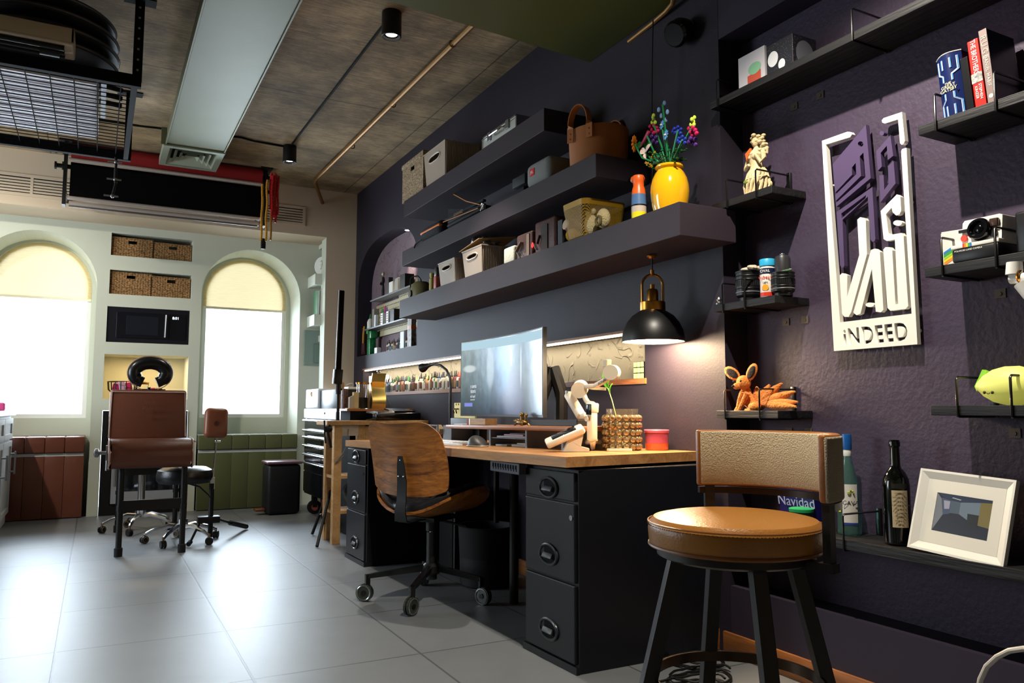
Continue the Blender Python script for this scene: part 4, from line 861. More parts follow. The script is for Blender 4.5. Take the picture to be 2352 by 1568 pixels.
# ---------- gimbal stabiliser
t=thing('camera_gimbal','white handheld camera gimbal standing on the desk','camera gimbal',tuple(DP(1362,1022)))
M_gim=mat('gimbal_cream','cfc4ae',.4); G=lambda x,y,X=1.90:P(x,y,'x',X-.10)
b=MB(); b.beam(G(1360,1012),G(1360,945),.036,.034,bev=.008); b.beam(G(1360,948),G(1361,925),.044,.036,bev=.006); b.build('handle',M_gim,t)
b=MB(); c=G(1352,940,1.878); b.box(c.x-.003,c.y-.017,c.z-.022,c.x+.003,c.y+.017,c.z+.022,bev=.002); b.build('display',mat('gimbal_screen','0c1010',.1),t)
b=MB(); c=G(1349,961,1.878); b.cyl(c,c-V((.006,0,0)),.011,n=16); b.torus(c-V((.005,0,0)),.010,.002,(1,0,0),16,5); b.build('joystick',mat('gimbal_dial','b9ad98',.4),t)
b=MB(); b.beam(G(1336,957),G(1305,903),.038,.034,bev=.009); b.beam(G(1336,957),G(1347,952),.026,.02,bev=.004); b.build('second_grip',M_gim,t)
b=MB(); c=G(1303,900,1.885); b.cyl(c,c-V((.008,0,0)),.006,n=10); b.build('grip_screw',M_steel,t)
b=MB(); b.cyl(G(1330,896,1.875),G(1334,890,1.93),.034,n=22); b.build('roll_motor',M_gim,t)
b=MB(); b.tube([G(1340,905),G(1346,918),G(1352,926),G(1363,928)],.011,8); b.build('lower_arm',M_gim,t)
b=MB(); b.beam(G(1342,888),G(1368,886),.02,.018,bev=.003); b.beam(G(1366,887),G(1398,868),.02,.018,bev=.003); b.build('upper_arm',M_gim,t)
b=MB(); b.cyl(G(1402,855,1.87),G(1409,855,1.935),.030,n=22); b.build('tilt_motor',M_gim,t)
b=MB(); b.beam(G(1390,860),G(1390,830),.008,.02); b.beam(G(1389,834),G(1399,834),.024,.03,bev=.003); b.build('camera_plate',mat('gimbal_plate','b7a88c',.4),t,smooth=False)
b=MB(); b.beam(G(1318,888,1.94),G(1390,893,1.94),.010,.012); b.build('support_rail',mat('gimbal_rail','8a8070',.3,metal=.5),t,smooth=False)
for q in ((1392,1024),(1335,1026),(1362,1031)):
    b=MB(); e=DP(*q,.006); b.tube([G(1361,1010),V(((G(1361,1010).x+e.x)/2,(G(1361,1010).y+e.y)/2,zd(2.8)+.03)),e],.011,8,rs=[.015,.012,.008]); b.build('foot',M_gim,t)
p1,p2=G(1368,886,1.888),G(1398,868,1.888)
text(t,'RONIN',(p1+p2)/2+V((-.001,0,0)),(p2-p1),V((0,0,1)),.018,mat('gimbal_ink','4a4034',.6),'lettering',.0004)
# ---------- bubble vase with a plant
bc=DP(1431,1036); bc=V((bc.x+.05,bc.y+.075,zd(bc.y)))
t=thing('bubble_vase','amber glass vase covered in rows of round bubbles','vase',tuple(bc))
M_amber=mat('smoky_clear_glass','efe6d8',.02,trans=.97,ior=1.3); M_ambs=mat('amber_glass_bubble','a08a66',.04,trans=.5,metal=.35,ior=1.5)
R_=.068; b=MB(); b.lathe([(0,.003),(R_,.003),(R_,.172),(R_-.004,.172),(R_-.004,.009),(0,.009)],bc,32,capt=False,capb=False); b.build('glass_wall',M_amber,t)
for k in range(5):
    z=bc.z+.0165+k*.0292; b=MB()
    for i in range(16):
        a=2*PI*i/16; b.ell((bc.x+math.cos(a)*(R_+.004),bc.y+math.sin(a)*(R_+.004),z),.0145,.0145,.0145,12,8)
    b.build('bubble_row',M_ambs,t)
t=thing('plant_sprig','single green leafy sprig standing in the bubble vase','plant',(bc.x,bc.y,bc.z+.01))
gp=lambda x,y:P(x,y,'x',bc.x)
b=MB(); b.tube([(bc.x,bc.y-.01,bc.z+.015),gp(1411,940),gp(1406,920),gp(1400,902),gp(1396,890)],.0022,6); b.build('stem',mat('pale_stem','8a9a52',.6),t)
M_leaf=mat('fresh_leaf','5fae2c',.4)
def leaf(p,q,w,m,parent,name='leaf',nrm=V((-1,0,.2))):
    p=V(p);q=V(q);d=q-p; s_=d.cross(nrm).normalized()*w; b=MB(); N=8; L1=[];L2=[];C_=[]
    for i in range(N+1):
        u=i/N; ww=math.sin(PI*min(1,u*.9+.08))**.8; c=p+d*u+V((-.006*math.sin(PI*u),0,0)); L1.append(b.bm.verts.new(c+s_*ww)); L2.append(b.bm.verts.new(c-s_*ww)); C_.append(b.bm.verts.new(c+V((.004,0,0))))
    for i in range(N): b._f([L1[i],L1[i+1],C_[i+1],C_[i]]); b._f([C_[i],C_[i+1],L2[i+1],L2[i]])
    return b.build(name,m,parent)
for p,q,w in (((1396,892),(1388,868),.011),((1397,894),(1385,852),.012),((1394,886),(1389,856),.009),((1396,888),(1403,866),.009),((1400,903),(1406,880),.007),((1393,880),(1383,872),.007)): leaf(gp(*p),gp(*q),w*.8,M_leaf,t)
# candle, tray
cc=DP(1513,1035); cc=V((cc.x+.03,cc.y+.05,zd(cc.y)))
t=thing('candle_jar','pink glass candle jar with pink lid on the desk beside the vase','candle',tuple(cc))
M_pk=mat('pink_candle_glass','a8485a',.15,coat=.5); 
b=MB(); b.lathe([(0,.001),(.046,.001),(.048,.006),(.048,.03),(.0475,.03)],cc,28,capb=False,capt=False); b.build('wax',mat('orange_wax','c2552c',.3,coat=.5),t)
b=MB(); b.lathe([(.0485,.03),(.0485,.070),(.046,.072)],cc,28,capb=False,capt=True); b.build('glass_upper',M_pk,t)
b=MB(); b.lathe([(.0515,.072),(.0525,.074),(.0525,.083),(.0505,.085),(0,.085)],cc,28); b.build('lid',mat('pink_lid','c75a72',.35),t)
a,c=DP(1394,1036),DP(1452,1036)
b=MB(); n=16; hw=.011; d=(c-a); d.z=0; L_=d.length; d.normalize(); s_=V((-d.y,d.x,0)); pts=[]
for i in range(n+1): an=-PI/2+PI*i/n; pts.append(a+d*(L_-hw)+d*math.cos(an)*hw+s_*math.sin(an)*hw*2.2)
for i in range(n+1): an=PI/2+PI*i/n; pts.append(a+d*hw+d*math.cos(an)*hw+s_*math.sin(an)*hw*2.2)
b.ext([V((p.x,p.y,zd(p.y)+.001)) for p in pts],(0,0,.009)); b.build('white_dish',mat('cream_plastic','e2d8bc',.4),label='small flat cream bar in front of the bubble vase',cat='remote')
# mouse, keyboard pile, basket
c=DP(1075,1026); c.x+=.05
b=MB()
def mf(u,v):
    a=2*PI*u; r=math.sin(v*PI/2); h=math.cos(v*PI/2)
    y=c.y+.07*r*math.cos(a); x=c.x+.045*r*math.sin(a); return V((x,y,zd(c.y)+.003+.048*h*(1+.35*math.cos(a)*r)))
b.grid(lambda u,v:mf(u,max(.02,v)),24,10,closeu=True); t=thing('computer_mouse','dark grey ergonomic mouse on the desk in front of the riser','mouse',(c.x,c.y,zd(c.y))); b.build('mouse_shell',mat('mouse_dark','2a2826',.45),t)
b=MB(); b.tube([V((c.x+.045*math.sin(a),c.y+.07*math.cos(a),zd(c.y)+.005)) for a in [2*PI*i/30 for i in range(30)]],.003,6,closed=True); b.build('mouse_edge',mat('mouse_edge','8f8a84',.3),t)
k0=DP(1010,1022); 
t=thing('keyboard','white keyboard lying on the desk left of the mouse','keyboard',(1.60,3.95,zd(3.95)))
b=MB(); b.box(1.60,3.66,.001,1.72,4.05,.014,DM,.003); b.build('keyboard_base',mat('kb_alu','b9bcc2',.3,metal=.4),t,smooth=False)
b=MB()
for r in range(5):
    for k in range(16): b.box(1.606+r*.022,3.672+k*.0235,.014,1.624+r*.022,3.691+k*.0235,.018,DM)
o=b.build('keys',mat('kb_white','e6e6e8',.5),t,smooth=False); o['kind']='stuff'
slab('white_folder','white folder lying under the keyboard end near the riser','folder',1.56,1.59,3.5,4.0,.001,.012,'cfd0d2')
t=thing('wire_organizer','grey wire desk organizer behind the office chair','organizer',(1.78,4.25,zd(4.25)))
b=MB()
for k in range(7): b.cyl(V((1.72,4.14+k*.022,zd(4.2))),V((1.72,4.14+k*.022,zd(4.2)+.085)),.0025,n=6)
b.tube([V((1.72,4.13,zd(4.2)+.002)),V((1.72,4.13,zd(4.2)+.095)),V((1.72,4.285,zd(4.2)+.095)),V((1.72,4.285,zd(4.2)+.002))],.006,8); b.build('front_frame',M_rleg,t)
b=MB(); b.box(1.73,4.13,.0,1.83,4.285,.004,DM); b.box(1.82,4.13,.0,1.83,4.285,.095,DM); b.build('tray',M_rleg,t,smooth=False)
b=MB(); q=[P(x,y,'x',1.80) for x,y in ((1003,975),(1010,985),(1008,995),(1000,1000))]; b.ext(q,(.03,0,0)); b.build('paper_bag',mat('kraft','8a7458',.8),label='small crumpled kraft bag between office chair and riser',cat='bag')
# ---------- pendant lamp
LX,LY=2.02,2.557
t=thing('pendant_lamp','black dome pendant lamp with brass neck hanging over the desk','pendant lamp',(LX,LY,1.198))
z0=1.198; b=MB(); prof=[(.130,0),(.1285,.02),(.122,.05),(.108,.08),(.085,.108),(.056,.127),(.052,.130)]
b.lathe(prof+[(.050,.127),(.082,.104),(.105,.077),(.119,.048),(.1255,.02),(.127,0)],(LX,LY,z0),48,capt=False,capb=False)
b.build('shade',mat('shade_black','0b0b0c',.4),t)
b=MB(); b.lathe([(.1262,.003),(.1245,.02),(.118,.048),(.104,.077),(.081,.103),(.049,.126),(0,.127)],(LX,LY,z0-.0),40,capt=False,capb=False); b.build('shade_lining',mat('lining_white','efe6d4',.6),t)
b=MB(); b.lathe([(.052,.130),(.0525,.132),(.0525,.164),(.050,.166),(.026,.168)],(LX,LY,z0),32,capb=False); b.lathe([(.024,.166),(.024,.21),(.02,.218),(.009,.222),(.009,.24),(0,.241)],(LX,LY,z0),24); b.build('brass_neck',M_brass,t)
b=MB(); th=math.radians(-28); dx=V((math.cos(th),math.sin(th),0)); c=V((LX,LY,z0+.232)); b.tube([c+dx*.043+V((0,0,-.068))]+[c+dx*.043*math.cos(a)+V((0,0,.043*math.sin(a)+.005)) for a in [PI*i/14 for i in range(15)]]+[c-dx*.043+V((0,0,-.068))],.0055,8); b.cyl(c+V((0,0,.045)),c+V((0,0,.068)),.008,n=12); b.build('brass_loop',M_brass,t)
b=MB(); b.cyl(c+V((0,0,.06)),(LX,LY,1.558),.003,n=8); b.build('cord',M_black,t)
b=MB(); b.lathe([(.0,-.012),(.012,-.012),(.022,-.004),(.022,0)],(LX,LY,1.558),16); b.build('ceiling_cap',M_brass,t)
b=MB(); b.ell((LX,LY,z0+.062),.032,.032,.038,18,12); b.build('bulb',sky_glow('bulb_glow','ffdca8',30),t)
lp=D.lights.new('pendant_light','POINT'); lp.energy=46; lp.color=(1,.74,.46); lp.shadow_soft_size=.06; lo=D.objects.new('pendant_light',lp); COL.objects.link(lo); lo.location=(LX-.02,LY,z0+.02)
b=MB(); b.tube([P(1500,45,'x',2.05),P(1498,150,'x',2.05),P(1497,260,'x',2.06),V((2.06,P(1497,260,'x',2.06).y,1.692))],.003,6); b.build('power_cable',M_black,label='thin black cord dropping from the brass pipe down to the lowest shelf',cat='cable')
# ---------- LED strip of the long niche
b=MB(); b.box(XW+.012,2.80,1.266,XW+.028,6.97,1.2745); la=area('niche_strip_light',(XW+.05,4.9,1.262),(XW+.05+.02,4.9,1.0),.02,4.1,11,(1,.88,.66))
la.rotation_euler=(0,math.radians(-12),0)
b.build('led_strip',sky_glow('led_glow','ffe9bf',16),label='glowing warm LED strip along the top of the long niche',cat='LED strip')
# ---------- paint bottles in the niche
PC=['d8d2c0','e3ddcb','c9b79a','9a6a58','6d3a36','55657a','5f7258','b8a068','8a6a4a','2a2a30','8a4a52','d0c4ae','6a7f52','7a8a96','b98a5a']
CN=['cream','ivory','sand','rust','dark red','blue','green','mustard','brown','black','crimson','beige','olive','grey','tan']
CC=['0e0e10','141416','e8e080','c23a3a','ece8dc','2a3a60','3a8a4a','101012']
CCN=['black','dark','yellow','red','white','navy','green','black']
protoc={}
def bottle(x,y,z,h,r,ci,ki,lab,grp,tilt=0):
    key=(ci,ki,round(h,3))
    if key in protoc:
        o=dup(protoc[key],(x,y,z),label=lab); return o
    t=thing('paint_bottle',lab,'paint bottle',(x,y,z),group=grp)
    b=MB(); b.lathe([(r*.95,0),(r,.004),(r,h*.60),(r*.75,h*.66),(r*.45,h*.69)],(x,y,z),10); b.build('bottle_body',mat('pb'+str(ci),PC[ci],.4),t)
    b=MB(); b.lathe([(r*.62,h*.66),(r*.6,h*.74),(r*.34,h*.78),(r*.16,h)],(x,y,z),8); b.build('cap',mat('pc'+str(ki),CC[ki],.4),t)
    b=MB(); b.lathe([(r*1.02,h*.12),(r*1.02,h*.48)],(x,y,z),10,capb=False,capt=False); b.build('label_band',mat('pl'+str((ci+4)%15),PC[(ci+4)%15],.6),t)
    protoc[key]=t; return t
rnd=random.Random(3); NB=47
for i in range(NB):
    y=6.46-i*(6.46-4.88)/(NB-1); ci=rnd.choice([0,0,1,1,2,2,3,8,11,11,12,13,14,4,9,5]); ki=rnd.choice([0,0,0,1,1,7,2,0,4,5,7,6,0,1]); 
    if i>NB-7: ci=rnd.choice([4,10,3,1]); ki=rnd.choice([0,3,5])
    h=rnd.choice([.112,.12,.128,.138])
    bottle(XW+.05+rnd.uniform(-.006,.006),y,1.0603,h,.0160,ci,ki,'%s paint bottle with %s tip, %s from the left in the lit niche row'%(CN[ci],CCN[ki],ordn(i)),'paint bottles in the lit niche')
b=MB(); b.box(XW+.03,6.50,1.061,XW+.09,6.60,1.19); b.build('black_box',M_blackm,label='tall black box at the left end of the paint bottle row',cat='box',smooth=False)
b=MB(); b.box(XW+.02,6.48,1.061,XW+.08,6.497,1.215,bev=.002); b.build('white_card',M_white,label='narrow white card standing right of the black box in the niche',cat='card',smooth=False)
# puzzle cube
t=thing('glowing_cube','small black-edged cube with pale green faces at the right end of the niche','cube',(XW+.075,2.91,1.061))
b=MB(); b.box(XW+.045,2.86,1.0605,XW+.125,2.94,1.1405,bev=.003); b.build('cube_frame',M_black,t,smooth=False)
M_gl=mat('pale_green_face','cfe88a',.4,emit='d6f090',es=.9)
for i in range(3):
    for j in range(3):
        b=MB(); b.box(XW+.0435,2.863+i*.0263,1.0635+j*.0263,XW+.0455,2.885+i*.0263,1.0855+j*.0263,bev=.001); b.box
        b.build('cube_face',M_gl,t,smooth=False)
# ---------- office chair
CH=V((1.475,3.60,0)); t=thing('office_chair','bent walnut office chair with black quilted seat at the desk','office chair',tuple(CH),math.radians(-57))
M_waln=wood('chair_walnut','b8742f','5f3417','x',7,.35,coat=.2,bands=11); M_qu=mat('black_quilted_leather','1e1e23',.28,bump=.1,bscale=120)
# local frame: +y faces forward
def CL(p): return Matrix.Translation(CH)@Matrix.Rotation(math.radians(-57),4,'Z')@V(p)
b=MB(); NU,NV=22,18
def backp(u,v,off):
    s=u*2-1; # outline half width varies with v (0 bottom..1 top)
    hw=.185+.045*math.sin(PI*(.15+.6*(1-v)))-.012
    e=abs(s); cr=max(0,(v-.80)/.20); cr2=max(0,(.12-v)/.12)
    hw=hw*(1-.13*cr**2-.14*cr2**2)
    x=s*hw; z=.515+.355*v-.016*cr*(1-s*s)*1.0+(-.02*(e**6))*cr +.02*(e**4)*cr2
    y=-.215-.095*v+.9*x*x*(1.0) + .02*math.sin(PI*v)
    n=V((-1.8*x,1,0)).normalized(); return CL(V((x,y,z))+n*off)
for off in (0,.014):
    pass
g1=b.grid(lambda u,v:backp(u,v,0),NU,NV); g2=b.grid(lambda u,v:backp(u,v,.013),NU,NV)
for i in range(NU-1):
    b._f([g1[0][i],g1[0][i+1],g2[0][i+1],g2[0][i]]); b._f([g1[-1][i],g1[-1][i+1],g2[-1][i+1],g2[-1][i]])
for j in range(NV-1):
    b._f([g1[j][0],g1[j+1][0],g2[j+1][0],g2[j][0]]); b._f([g1[j][-1],g1[j+1][-1],g2[j+1][-1],g2[j][-1]])
b.build('backrest',M_waln,t,ang=50)
b=MB(); g=b.grid(lambda u,v:backp(.04+.92*u,.05+.9*v,.03),NU,NV)
g2=b.grid(lambda u,v:backp(.04+.92*u,.05+.9*v,.0135),NU,NV)
for i in range(NU-1): b._f([g[0][i],g[0][i+1],g2[0][i+1],g2[0][i]]); b._f([g[-1][i],g[-1][i+1],g2[-1][i+1],g2[-1][i]])
for j in range(NV-1): b._f([g[j][0],g[j+1][0],g2[j+1][0],g2[j][0]]); b._f([g[j][-1],g[j+1][-1],g2[j+1][-1],g2[j][-1]])
b.build('back_cushion',M_qu,t)
def seatp(u,v,off,inset=0,q=0):
    # superellipse disc; u angle, v radius
    a=2*PI*u; c,s_=math.cos(a),math.sin(a); x=math.copysign(abs(c)**.8,c)*(.265-inset)*v; y=math.copysign(abs(s_)**.8,s_)*(.245-inset)*v
    z=.418+1.95*x*x+.12*max(0,-y-.1)*1.5
    if q: z+=.004*abs(math.sin((x+y)*42))*abs(math.sin((x-y)*42))*2-.004
    return CL((x,y+.01,z+off))
b=MB(); A=b.grid(lambda u,v:seatp(u,max(v,.02),0),40,10,closeu=True); B=b.grid(lambda u,v:seatp(u,max(v,.02),-.014),40,10,closeu=True); b.bridge(A[-1],B[-1]); b.build('seat_shell',M_waln,t,ang=50)
b=MB(); A=b.grid(lambda u,v:seatp(u,max(v,.02),.022+.050*math.sqrt(max(0,1-v**4)),.012,1),72,26,closeu=True); B=b.grid(lambda u,v:seatp(u,max(v,.02),.001,.014),72,4,closeu=True); b.bridge(A[-1],B[-1]); b.build('seat_cushion',M_qu,t)
b=MB(); pr=[(-.268,.70),(-.262,.66),(-.25,.58),(-.252,.50),(-.262,.45),(-.255,.405),(-.22,.395),(-.06,.397)]
prev=None; hw=[.012,.02,.026,.026,.03,.034,.034,.03]
rows=[]
for (y,z),w in zip(pr,hw): rows.append([b.bm.verts.new(CL((s*w,y+o,z+oz))) for s,o,oz in ((-1,0,0),(1,0,0),(1,.006,.004),(-1,.006,.004))])
for A,B in zip(rows,rows[1:]): b.bridge(A,B)
b._f(rows[0]); b._f(rows[-1]); b.build('back_bracket',M_black,t,ang=40)
for x,z in ((0,.685),(-.014,.61),(.014,.61)):
    b=MB(); q=CL((x,-.262 if z>.65 else -.256,z)); b.ell(q,.005,.005,.005,8,6); b.build('bolt',M_chrome,t)
b=MB(); b.box(-.08,-.1,.385,.08,.10,.405,Matrix.Translation(CH)@Matrix.Rotation(math.radians(-57),4,'Z')); b.cyl(CL((0,0,.33)),CL((0,0,.39)),.03); b.tube([CL((.03,0,.385)),CL((.12,.02,.37)),CL((.18,.03,.36))],.006,8); b.build('tilt_mechanism',M_black,t)
b=MB(); b.cyl(CL((0,0,.30)),CL((0,0,.36)),.014); b.build('gas_piston',M_chrome,t)
b=MB(); b.cyl(CL((0,0,.10)),CL((0,0,.325)),.026,n=20); b.lathe([(.035,.125),(.045,.135),(.045,.165),(.03,.178)],tuple(CH),24); b.build('column',M_blackp,t)
for x,y in ((1.193,3.723),(1.294,3.385),(1.650,3.41),(1.56,3.90)):
    d=V((x,y,0))-CH; d.z=0; u_=d.normalized(); b=MB(); e=V((x,y,.118)); b.tube([CH+V((0,0,.155))+u_*.03,e-u_*.005],.017,4,rs=[.021,.015]); b.beam(e+V((0,0,.008)),e-V((0,0,.04)),.022,.022); b.build('base_arm',mat('base_black','101013',.25),t,smooth=False)
    b=MB(); c=V((x,y,.041))+u_*.012; s_=V((-u_.y,u_.x,0)); s2=(s_*.5+u_*.9).normalized(); s2=V((.35,-.94,0)) if False else (u_*.35+s_).normalized()
    for k in (-1,1): b.cyl(c+s2*(k*.004),c+s2*(k*.014),.041,n=28)
    w=b.build('caster_wheel',mat('smoky_wheel','3a4038',.15,trans=.3),t)
    b=MB(); b.torus(c+s2*.014,.034,.004,s2,28,6); b.torus(c-s2*.014,.034,.004,s2,28,6); b.build('wheel_rim',mat('wheel_rim_chrome','8a9090',.2,metal=.8),w)
    b=MB(); b.cyl(c-s2*.018,c+s2*.018,.012,n=14); b.torus(c+V((0,0,.008)),.034,.009,s2,12,6,a0=0.2,a1=PI-.2); b.cyl(V((x,y,.06)),V((x,y,.088)),.010); b.build('caster_fork',M_black,w)
# ============================================================ LEFT OF THE DESK
t=thing('pine_work_table','pale pine work table with a drawer left of the desk','table',(1.78,5.6,0))
b=MB(); b.box(1.405,5.335,.808,2.15,5.63,.838,bev=.003); b.build('table_top',M_pine,t,smooth=False)
for x,y in ((1.46,5.35),(1.46,5.57),(2.09,5.36),(2.09,5.57),(1.63,5.36)):
    zb=0 if x!=1.63 else .68
    b=MB(); b.box(x,y,zb,x+.055,y+.055,.807,bev=.002); b.build('leg',M_pine,t,smooth=False)
b=MB(); b.box(1.515,5.352,.735,1.63,5.375,.806); b.build('apron',mat('stained_pale_panel','c9b8a8',.6,var=.25,vscale=30),t,smooth=False)
b=MB(); b.box(1.685,5.36,.70,2.1,5.385,.80,bev=.002); b.build('drawer_front',M_pine,t,smooth=False)
for z in (.44,.20):
    b=MB(); b.box(1.47,5.37,z,2.14,5.62,z+.02); b.build('lower_shelf',M_pine,t,smooth=False)
b=MB(); b.tube([(1.70+.12*math.cos(a),5.49+.04*math.sin(a),.325+.07*math.sin(a)) for a in [2*PI*i/20 for i in range(20)]],.022,8,closed=True); b.build('clear_bag',mat('smoky_plastic_bag','4a4e54',.2,trans=.3),label='crumpled clear plastic bag on the lower table shelf',cat='bag')
t=thing('flash_scanner','black and silver flatbed scanner on the pine table','scanner',(1.93,5.55,.84))
b=MB(); b.box(1.76,5.36,.8385,2.10,5.62,.895,bev=.008); b.build('scanner_body',M_blackg,t)
b=MB(); b.box(1.765,5.35,.874,1.90,5.625,.906,bev=.012); b.build('silver_lid',mat('silver_plastic','7c8088',.25,metal=.5),t)
b=MB(); b.ext([(1.88,5.37,.895),(2.06,5.38,.895),(2.04,5.61,.915),(1.9,5.60,.915)],(0,0,.012)); b.build('top_cover',M_blackg,t)
# tall LED tube on a stand
t=thing('tube_light_stand','tall black tube light on a folding tripod stand beside the pine table','tube light',(1.46,5.62,0))
TX,TY=1.575,5.69
tp=lambda x,y:P(x,y,'y',TY)
a0,a1=tp(784,667),tp(776,850)
b=MB(); b.beam(a1,a0,.042,.045,up=(0,1,0),bev=.008); b.build('light_tube',M_blackm,t)
b=MB(); e=(a0-a1).normalized(); b.beam(a1+V((-.022,-.02,0)),a0+V((-.022,-.02,0)),.006,.01,up=(0,1,0)); b.build('diffuser_edge',mat('pale_diffuser','b9b4b8',.4),t,smooth=False)
b=MB(); b.beam(tp(774,882),tp(777,848),.062,.06,up=(0,1,0),bev=.006); b.build('battery_grip',M_blackp,t)
b=MB(); b.cyl(tp(777,905),tp(777,880),.02); b.cyl(tp(777,898),tp(786,893),.006); b.build('swivel',M_black,t)
b=MB(); b.cyl((TX-.0,TY,.30),tp(777,900),.011); b.cyl((TX,TY,.45),(TX,TY,.9),.014); b.build('stand_pole',M_chrome if False else M_black,t)
for q in ((728,1254),(717,1226),(775,1215)):
    f=P(q[0],q[1],'z',.008); b=MB(); b.cyl((TX-.02,TY-.02,.45),f,.011); b.build('tripod_leg',M_black,t)
b=MB(); b.cyl(P(736,1180,'y',5.45),P(745,1203,'y',5.45),.006); b.build('leg_brace',M_black,t)
# clamp with cord hanging on the table edge
b=MB(); q=[P(x,y,'y',5.33) for x,y in ((745,965),(746,1000),(748,1018))]; b.tube(q,.006,6); q=[P(x,y,'y',5.33) for x,y in ((757,975),(752,990),(757,1010),(760,1028))]; b.tube(q,.010,6); b.ell(P(754,985,'y',5.33),.03,.012,.025,10,8); b.build('table_clamp',M_black,label='black spring clamp hanging on the corner of the pine table',cat='clamp')
b=MB(); q=[P(x,y,'y',5.34) for x,y in ((800,985),(797,1022),(788,1040),(776,1055),(770,1062),(774,1060),(790,1045))]; b.tube(q,.004,6); b.build('power_cable',mat('grey_cable','6e6e6a',.5),label='thin grey cable loop beside the table leg',cat='cable')
# tool chest
t=thing('tool_chest','black steel tool chest with rows of chrome drawer pulls','tool chest',(1.9,6.55,0))
xa=1.68; ya,yb=5.93,7.17; SK=Matrix(((1,.0,0,0),(0,1,0,0),(0,0,1,0),(0,0,0,1)))
M_tool=mat('tool_chest_black','0e1014',.16,spec=.7)
b=MB(); b.box(xa+.01,ya,.17,2.14,yb,.835,bev=.006); b.build('chest_body',M_tool,t,smooth=False)
b=MB(); b.box(xa-.004,ya-.004,.837,2.145,yb+.004,.922,bev=.006); b.build('top_tray',mat('tool_chest_window_reflection','b8bfc8',.3,metal=.3),t,smooth=False)  # pale colour paints the window's reflection onto the black chest top
b=MB(); b.cyl((xa-.009,6.45,.885),(xa,6.45,.885),.009,n=12); b.build('lock',M_black,t)
rowsz=[(.745,.825,1),(.685,.735,1),(.61,.675,2),(.535,.60,2),(.46,.525,2),(.375,.45,2)]
for z0,z1,n in rowsz:
    for k in range(n):
        w=(yb-ya)/n; y0,y1=ya+k*w+.01,ya+(k+1)*w-.01
        b=MB(); b.box(xa,y0,z0,xa+.012,y1,z1,bev=.003); d=b.build('drawer',M_tool,t,smooth=False)
        b=MB(); b.tube([(xa-.012,y0+.004,z1-.006),(xa-.014,(y0+y1)/2,z1-.006),(xa-.012,y1-.004,z1-.006)],.010,10); b.build('drawer_pull',M_chrome,d)
b=MB(); b.box(xa,ya+.01,.19,xa+.01,6.54,.365); b.box(xa,6.56,.19,xa+.01,yb-.01,.365); b.build('lower_doors',M_tool,t,smooth=False)
for x,y in ((1.74,6.98),(2.05,6.98),(1.74,6.1),(2.05,6.1)):
    b=MB(); b.cyl((x,y-.02,.06),(x,y+.02,.06),.06,n=24); w=b.build('wheel',mat('wheel_black','0a0a0a',.6),t)
    b=MB(); b.cyl((x,y-.022,.06),(x,y-.019,.06),.03,n=18); b.build('hub',M_chrome,w)
    b=MB(); b.box(x-.02,y-.03,.06,x+.02,y+.03,.17); b.build('wheel_bracket',M_black,w)
b=MB(); b.box(1.78,6.62,.005,1.86,6.9,.14,bev=.004); b.build('red_toolbox',mat('rust_red','8a2a1c',.5),label='rusty red box behind the tool chest wheel',cat='box')
# photo printer on the chest
t=thing('photo_printer','white and black box-shaped photo printer on the tool chest','printer',(1.9,6.75,.924))
b=MB(); b.box(1.68,6.70,.924,2.0,7.14,1.095,bev=.012); b.build('white_front',mat('printer_white','cdd4de',.35),t)
b=MB(); b.box(1.70,6.13,.924,2.0,6.698,1.078,bev=.004); b.build('black_side',M_blackp,t)
b=MB(); b.torus((1.678,6.93,1.05),.02,.004,(1,0,0),16,6); b.build('badge',M_brass,t)
b=MB(); b.box(1.80,6.2,1.079,1.88,6.34,1.10,bev=.003); b.build('card_box',M_white,label='small white card box on top of the photo printer',cat='box')
# wood topped black cabinet behind the table
t=thing('low_cabinet','black low cabinet with an orange wood top beside the tool chest','cabinet',(2.0,5.95,0))
b=MB(); b.box(1.635,5.655,.905,2.155,5.922,.922,bev=.002); b.build('wood_top',wood('orange_wood','b06a24','7a4416','x',5,.4),t,smooth=False)
b=MB(); b.box(1.66,5.66,.004,2.15,5.915,.905); b.build('cabinet_side',M_blackm,t,smooth=False)
WT=.9225; fy=5.80
fp=lambda x,y,Y=fy:P(x,y,'y',Y)
def at(px,Y=fy): q=P(px,935,'y',Y); return q.x
t=thing('dried_grass_jar','clear glass jar with brass lid holding dark sand and reeds','jar',(at(832),fy,WT))
x=at(832); b=MB(); b.lathe([(0,.0),(.045,.0),(.045,.19),(.043,.19),(.043,.004)],(x,fy,WT),28,capt=False,capb=False); b.build('glass_body',M_glass,t)
b=MB(); b.lathe([(0,.004),(.041,.004),(.041,.085),(0,.085)],(x,fy,WT),24); b.build('dark_filling',mat('dark_soil','0e0a08',.9),t)
b=MB(); b.lathe([(.0,.186),(.05,.186),(.051,.2),(.0,.203)],(x,fy,WT),28); b.build('lid',M_brass,t)
b=MB()
for k in range(5): b.cyl((x-.02+k*.01,fy,WT+.085),(x-.025+k*.012,fy-.01,WT+.175),.002,n=5)
b.build('reeds',mat('reed','8a5a3a',.7),t)
t=thing('wooden_display','pale wooden block display with a white curved wire','wooden block',(at(812),fy-.02,WT))
x=at(812); b=MB(); b.box(x-.018,fy-.06,WT+.005,x+.022,fy-.02,WT+.125,bev=.003); b.build('tall_block',mat('pale_birch','d8c49a',.6,var=.15,vscale=20),t,smooth=False)
b=MB(); b.ext([(x-.05,fy-.062,WT+.005),(x-.018,fy-.062,WT+.005),(x-.018,fy-.062,WT+.10),(x-.05,fy-.062,WT+.085)],(0,.03,0)); b.build('short_block',mat('grey_board','b8b4a8',.6),t,smooth=False)
b=MB(); b.box(x-.065,fy-.08,WT,x+.03,fy-.0,WT+.005); b.build('wood_base',mat('pale_birch2','c8a870',.6),t,smooth=False)
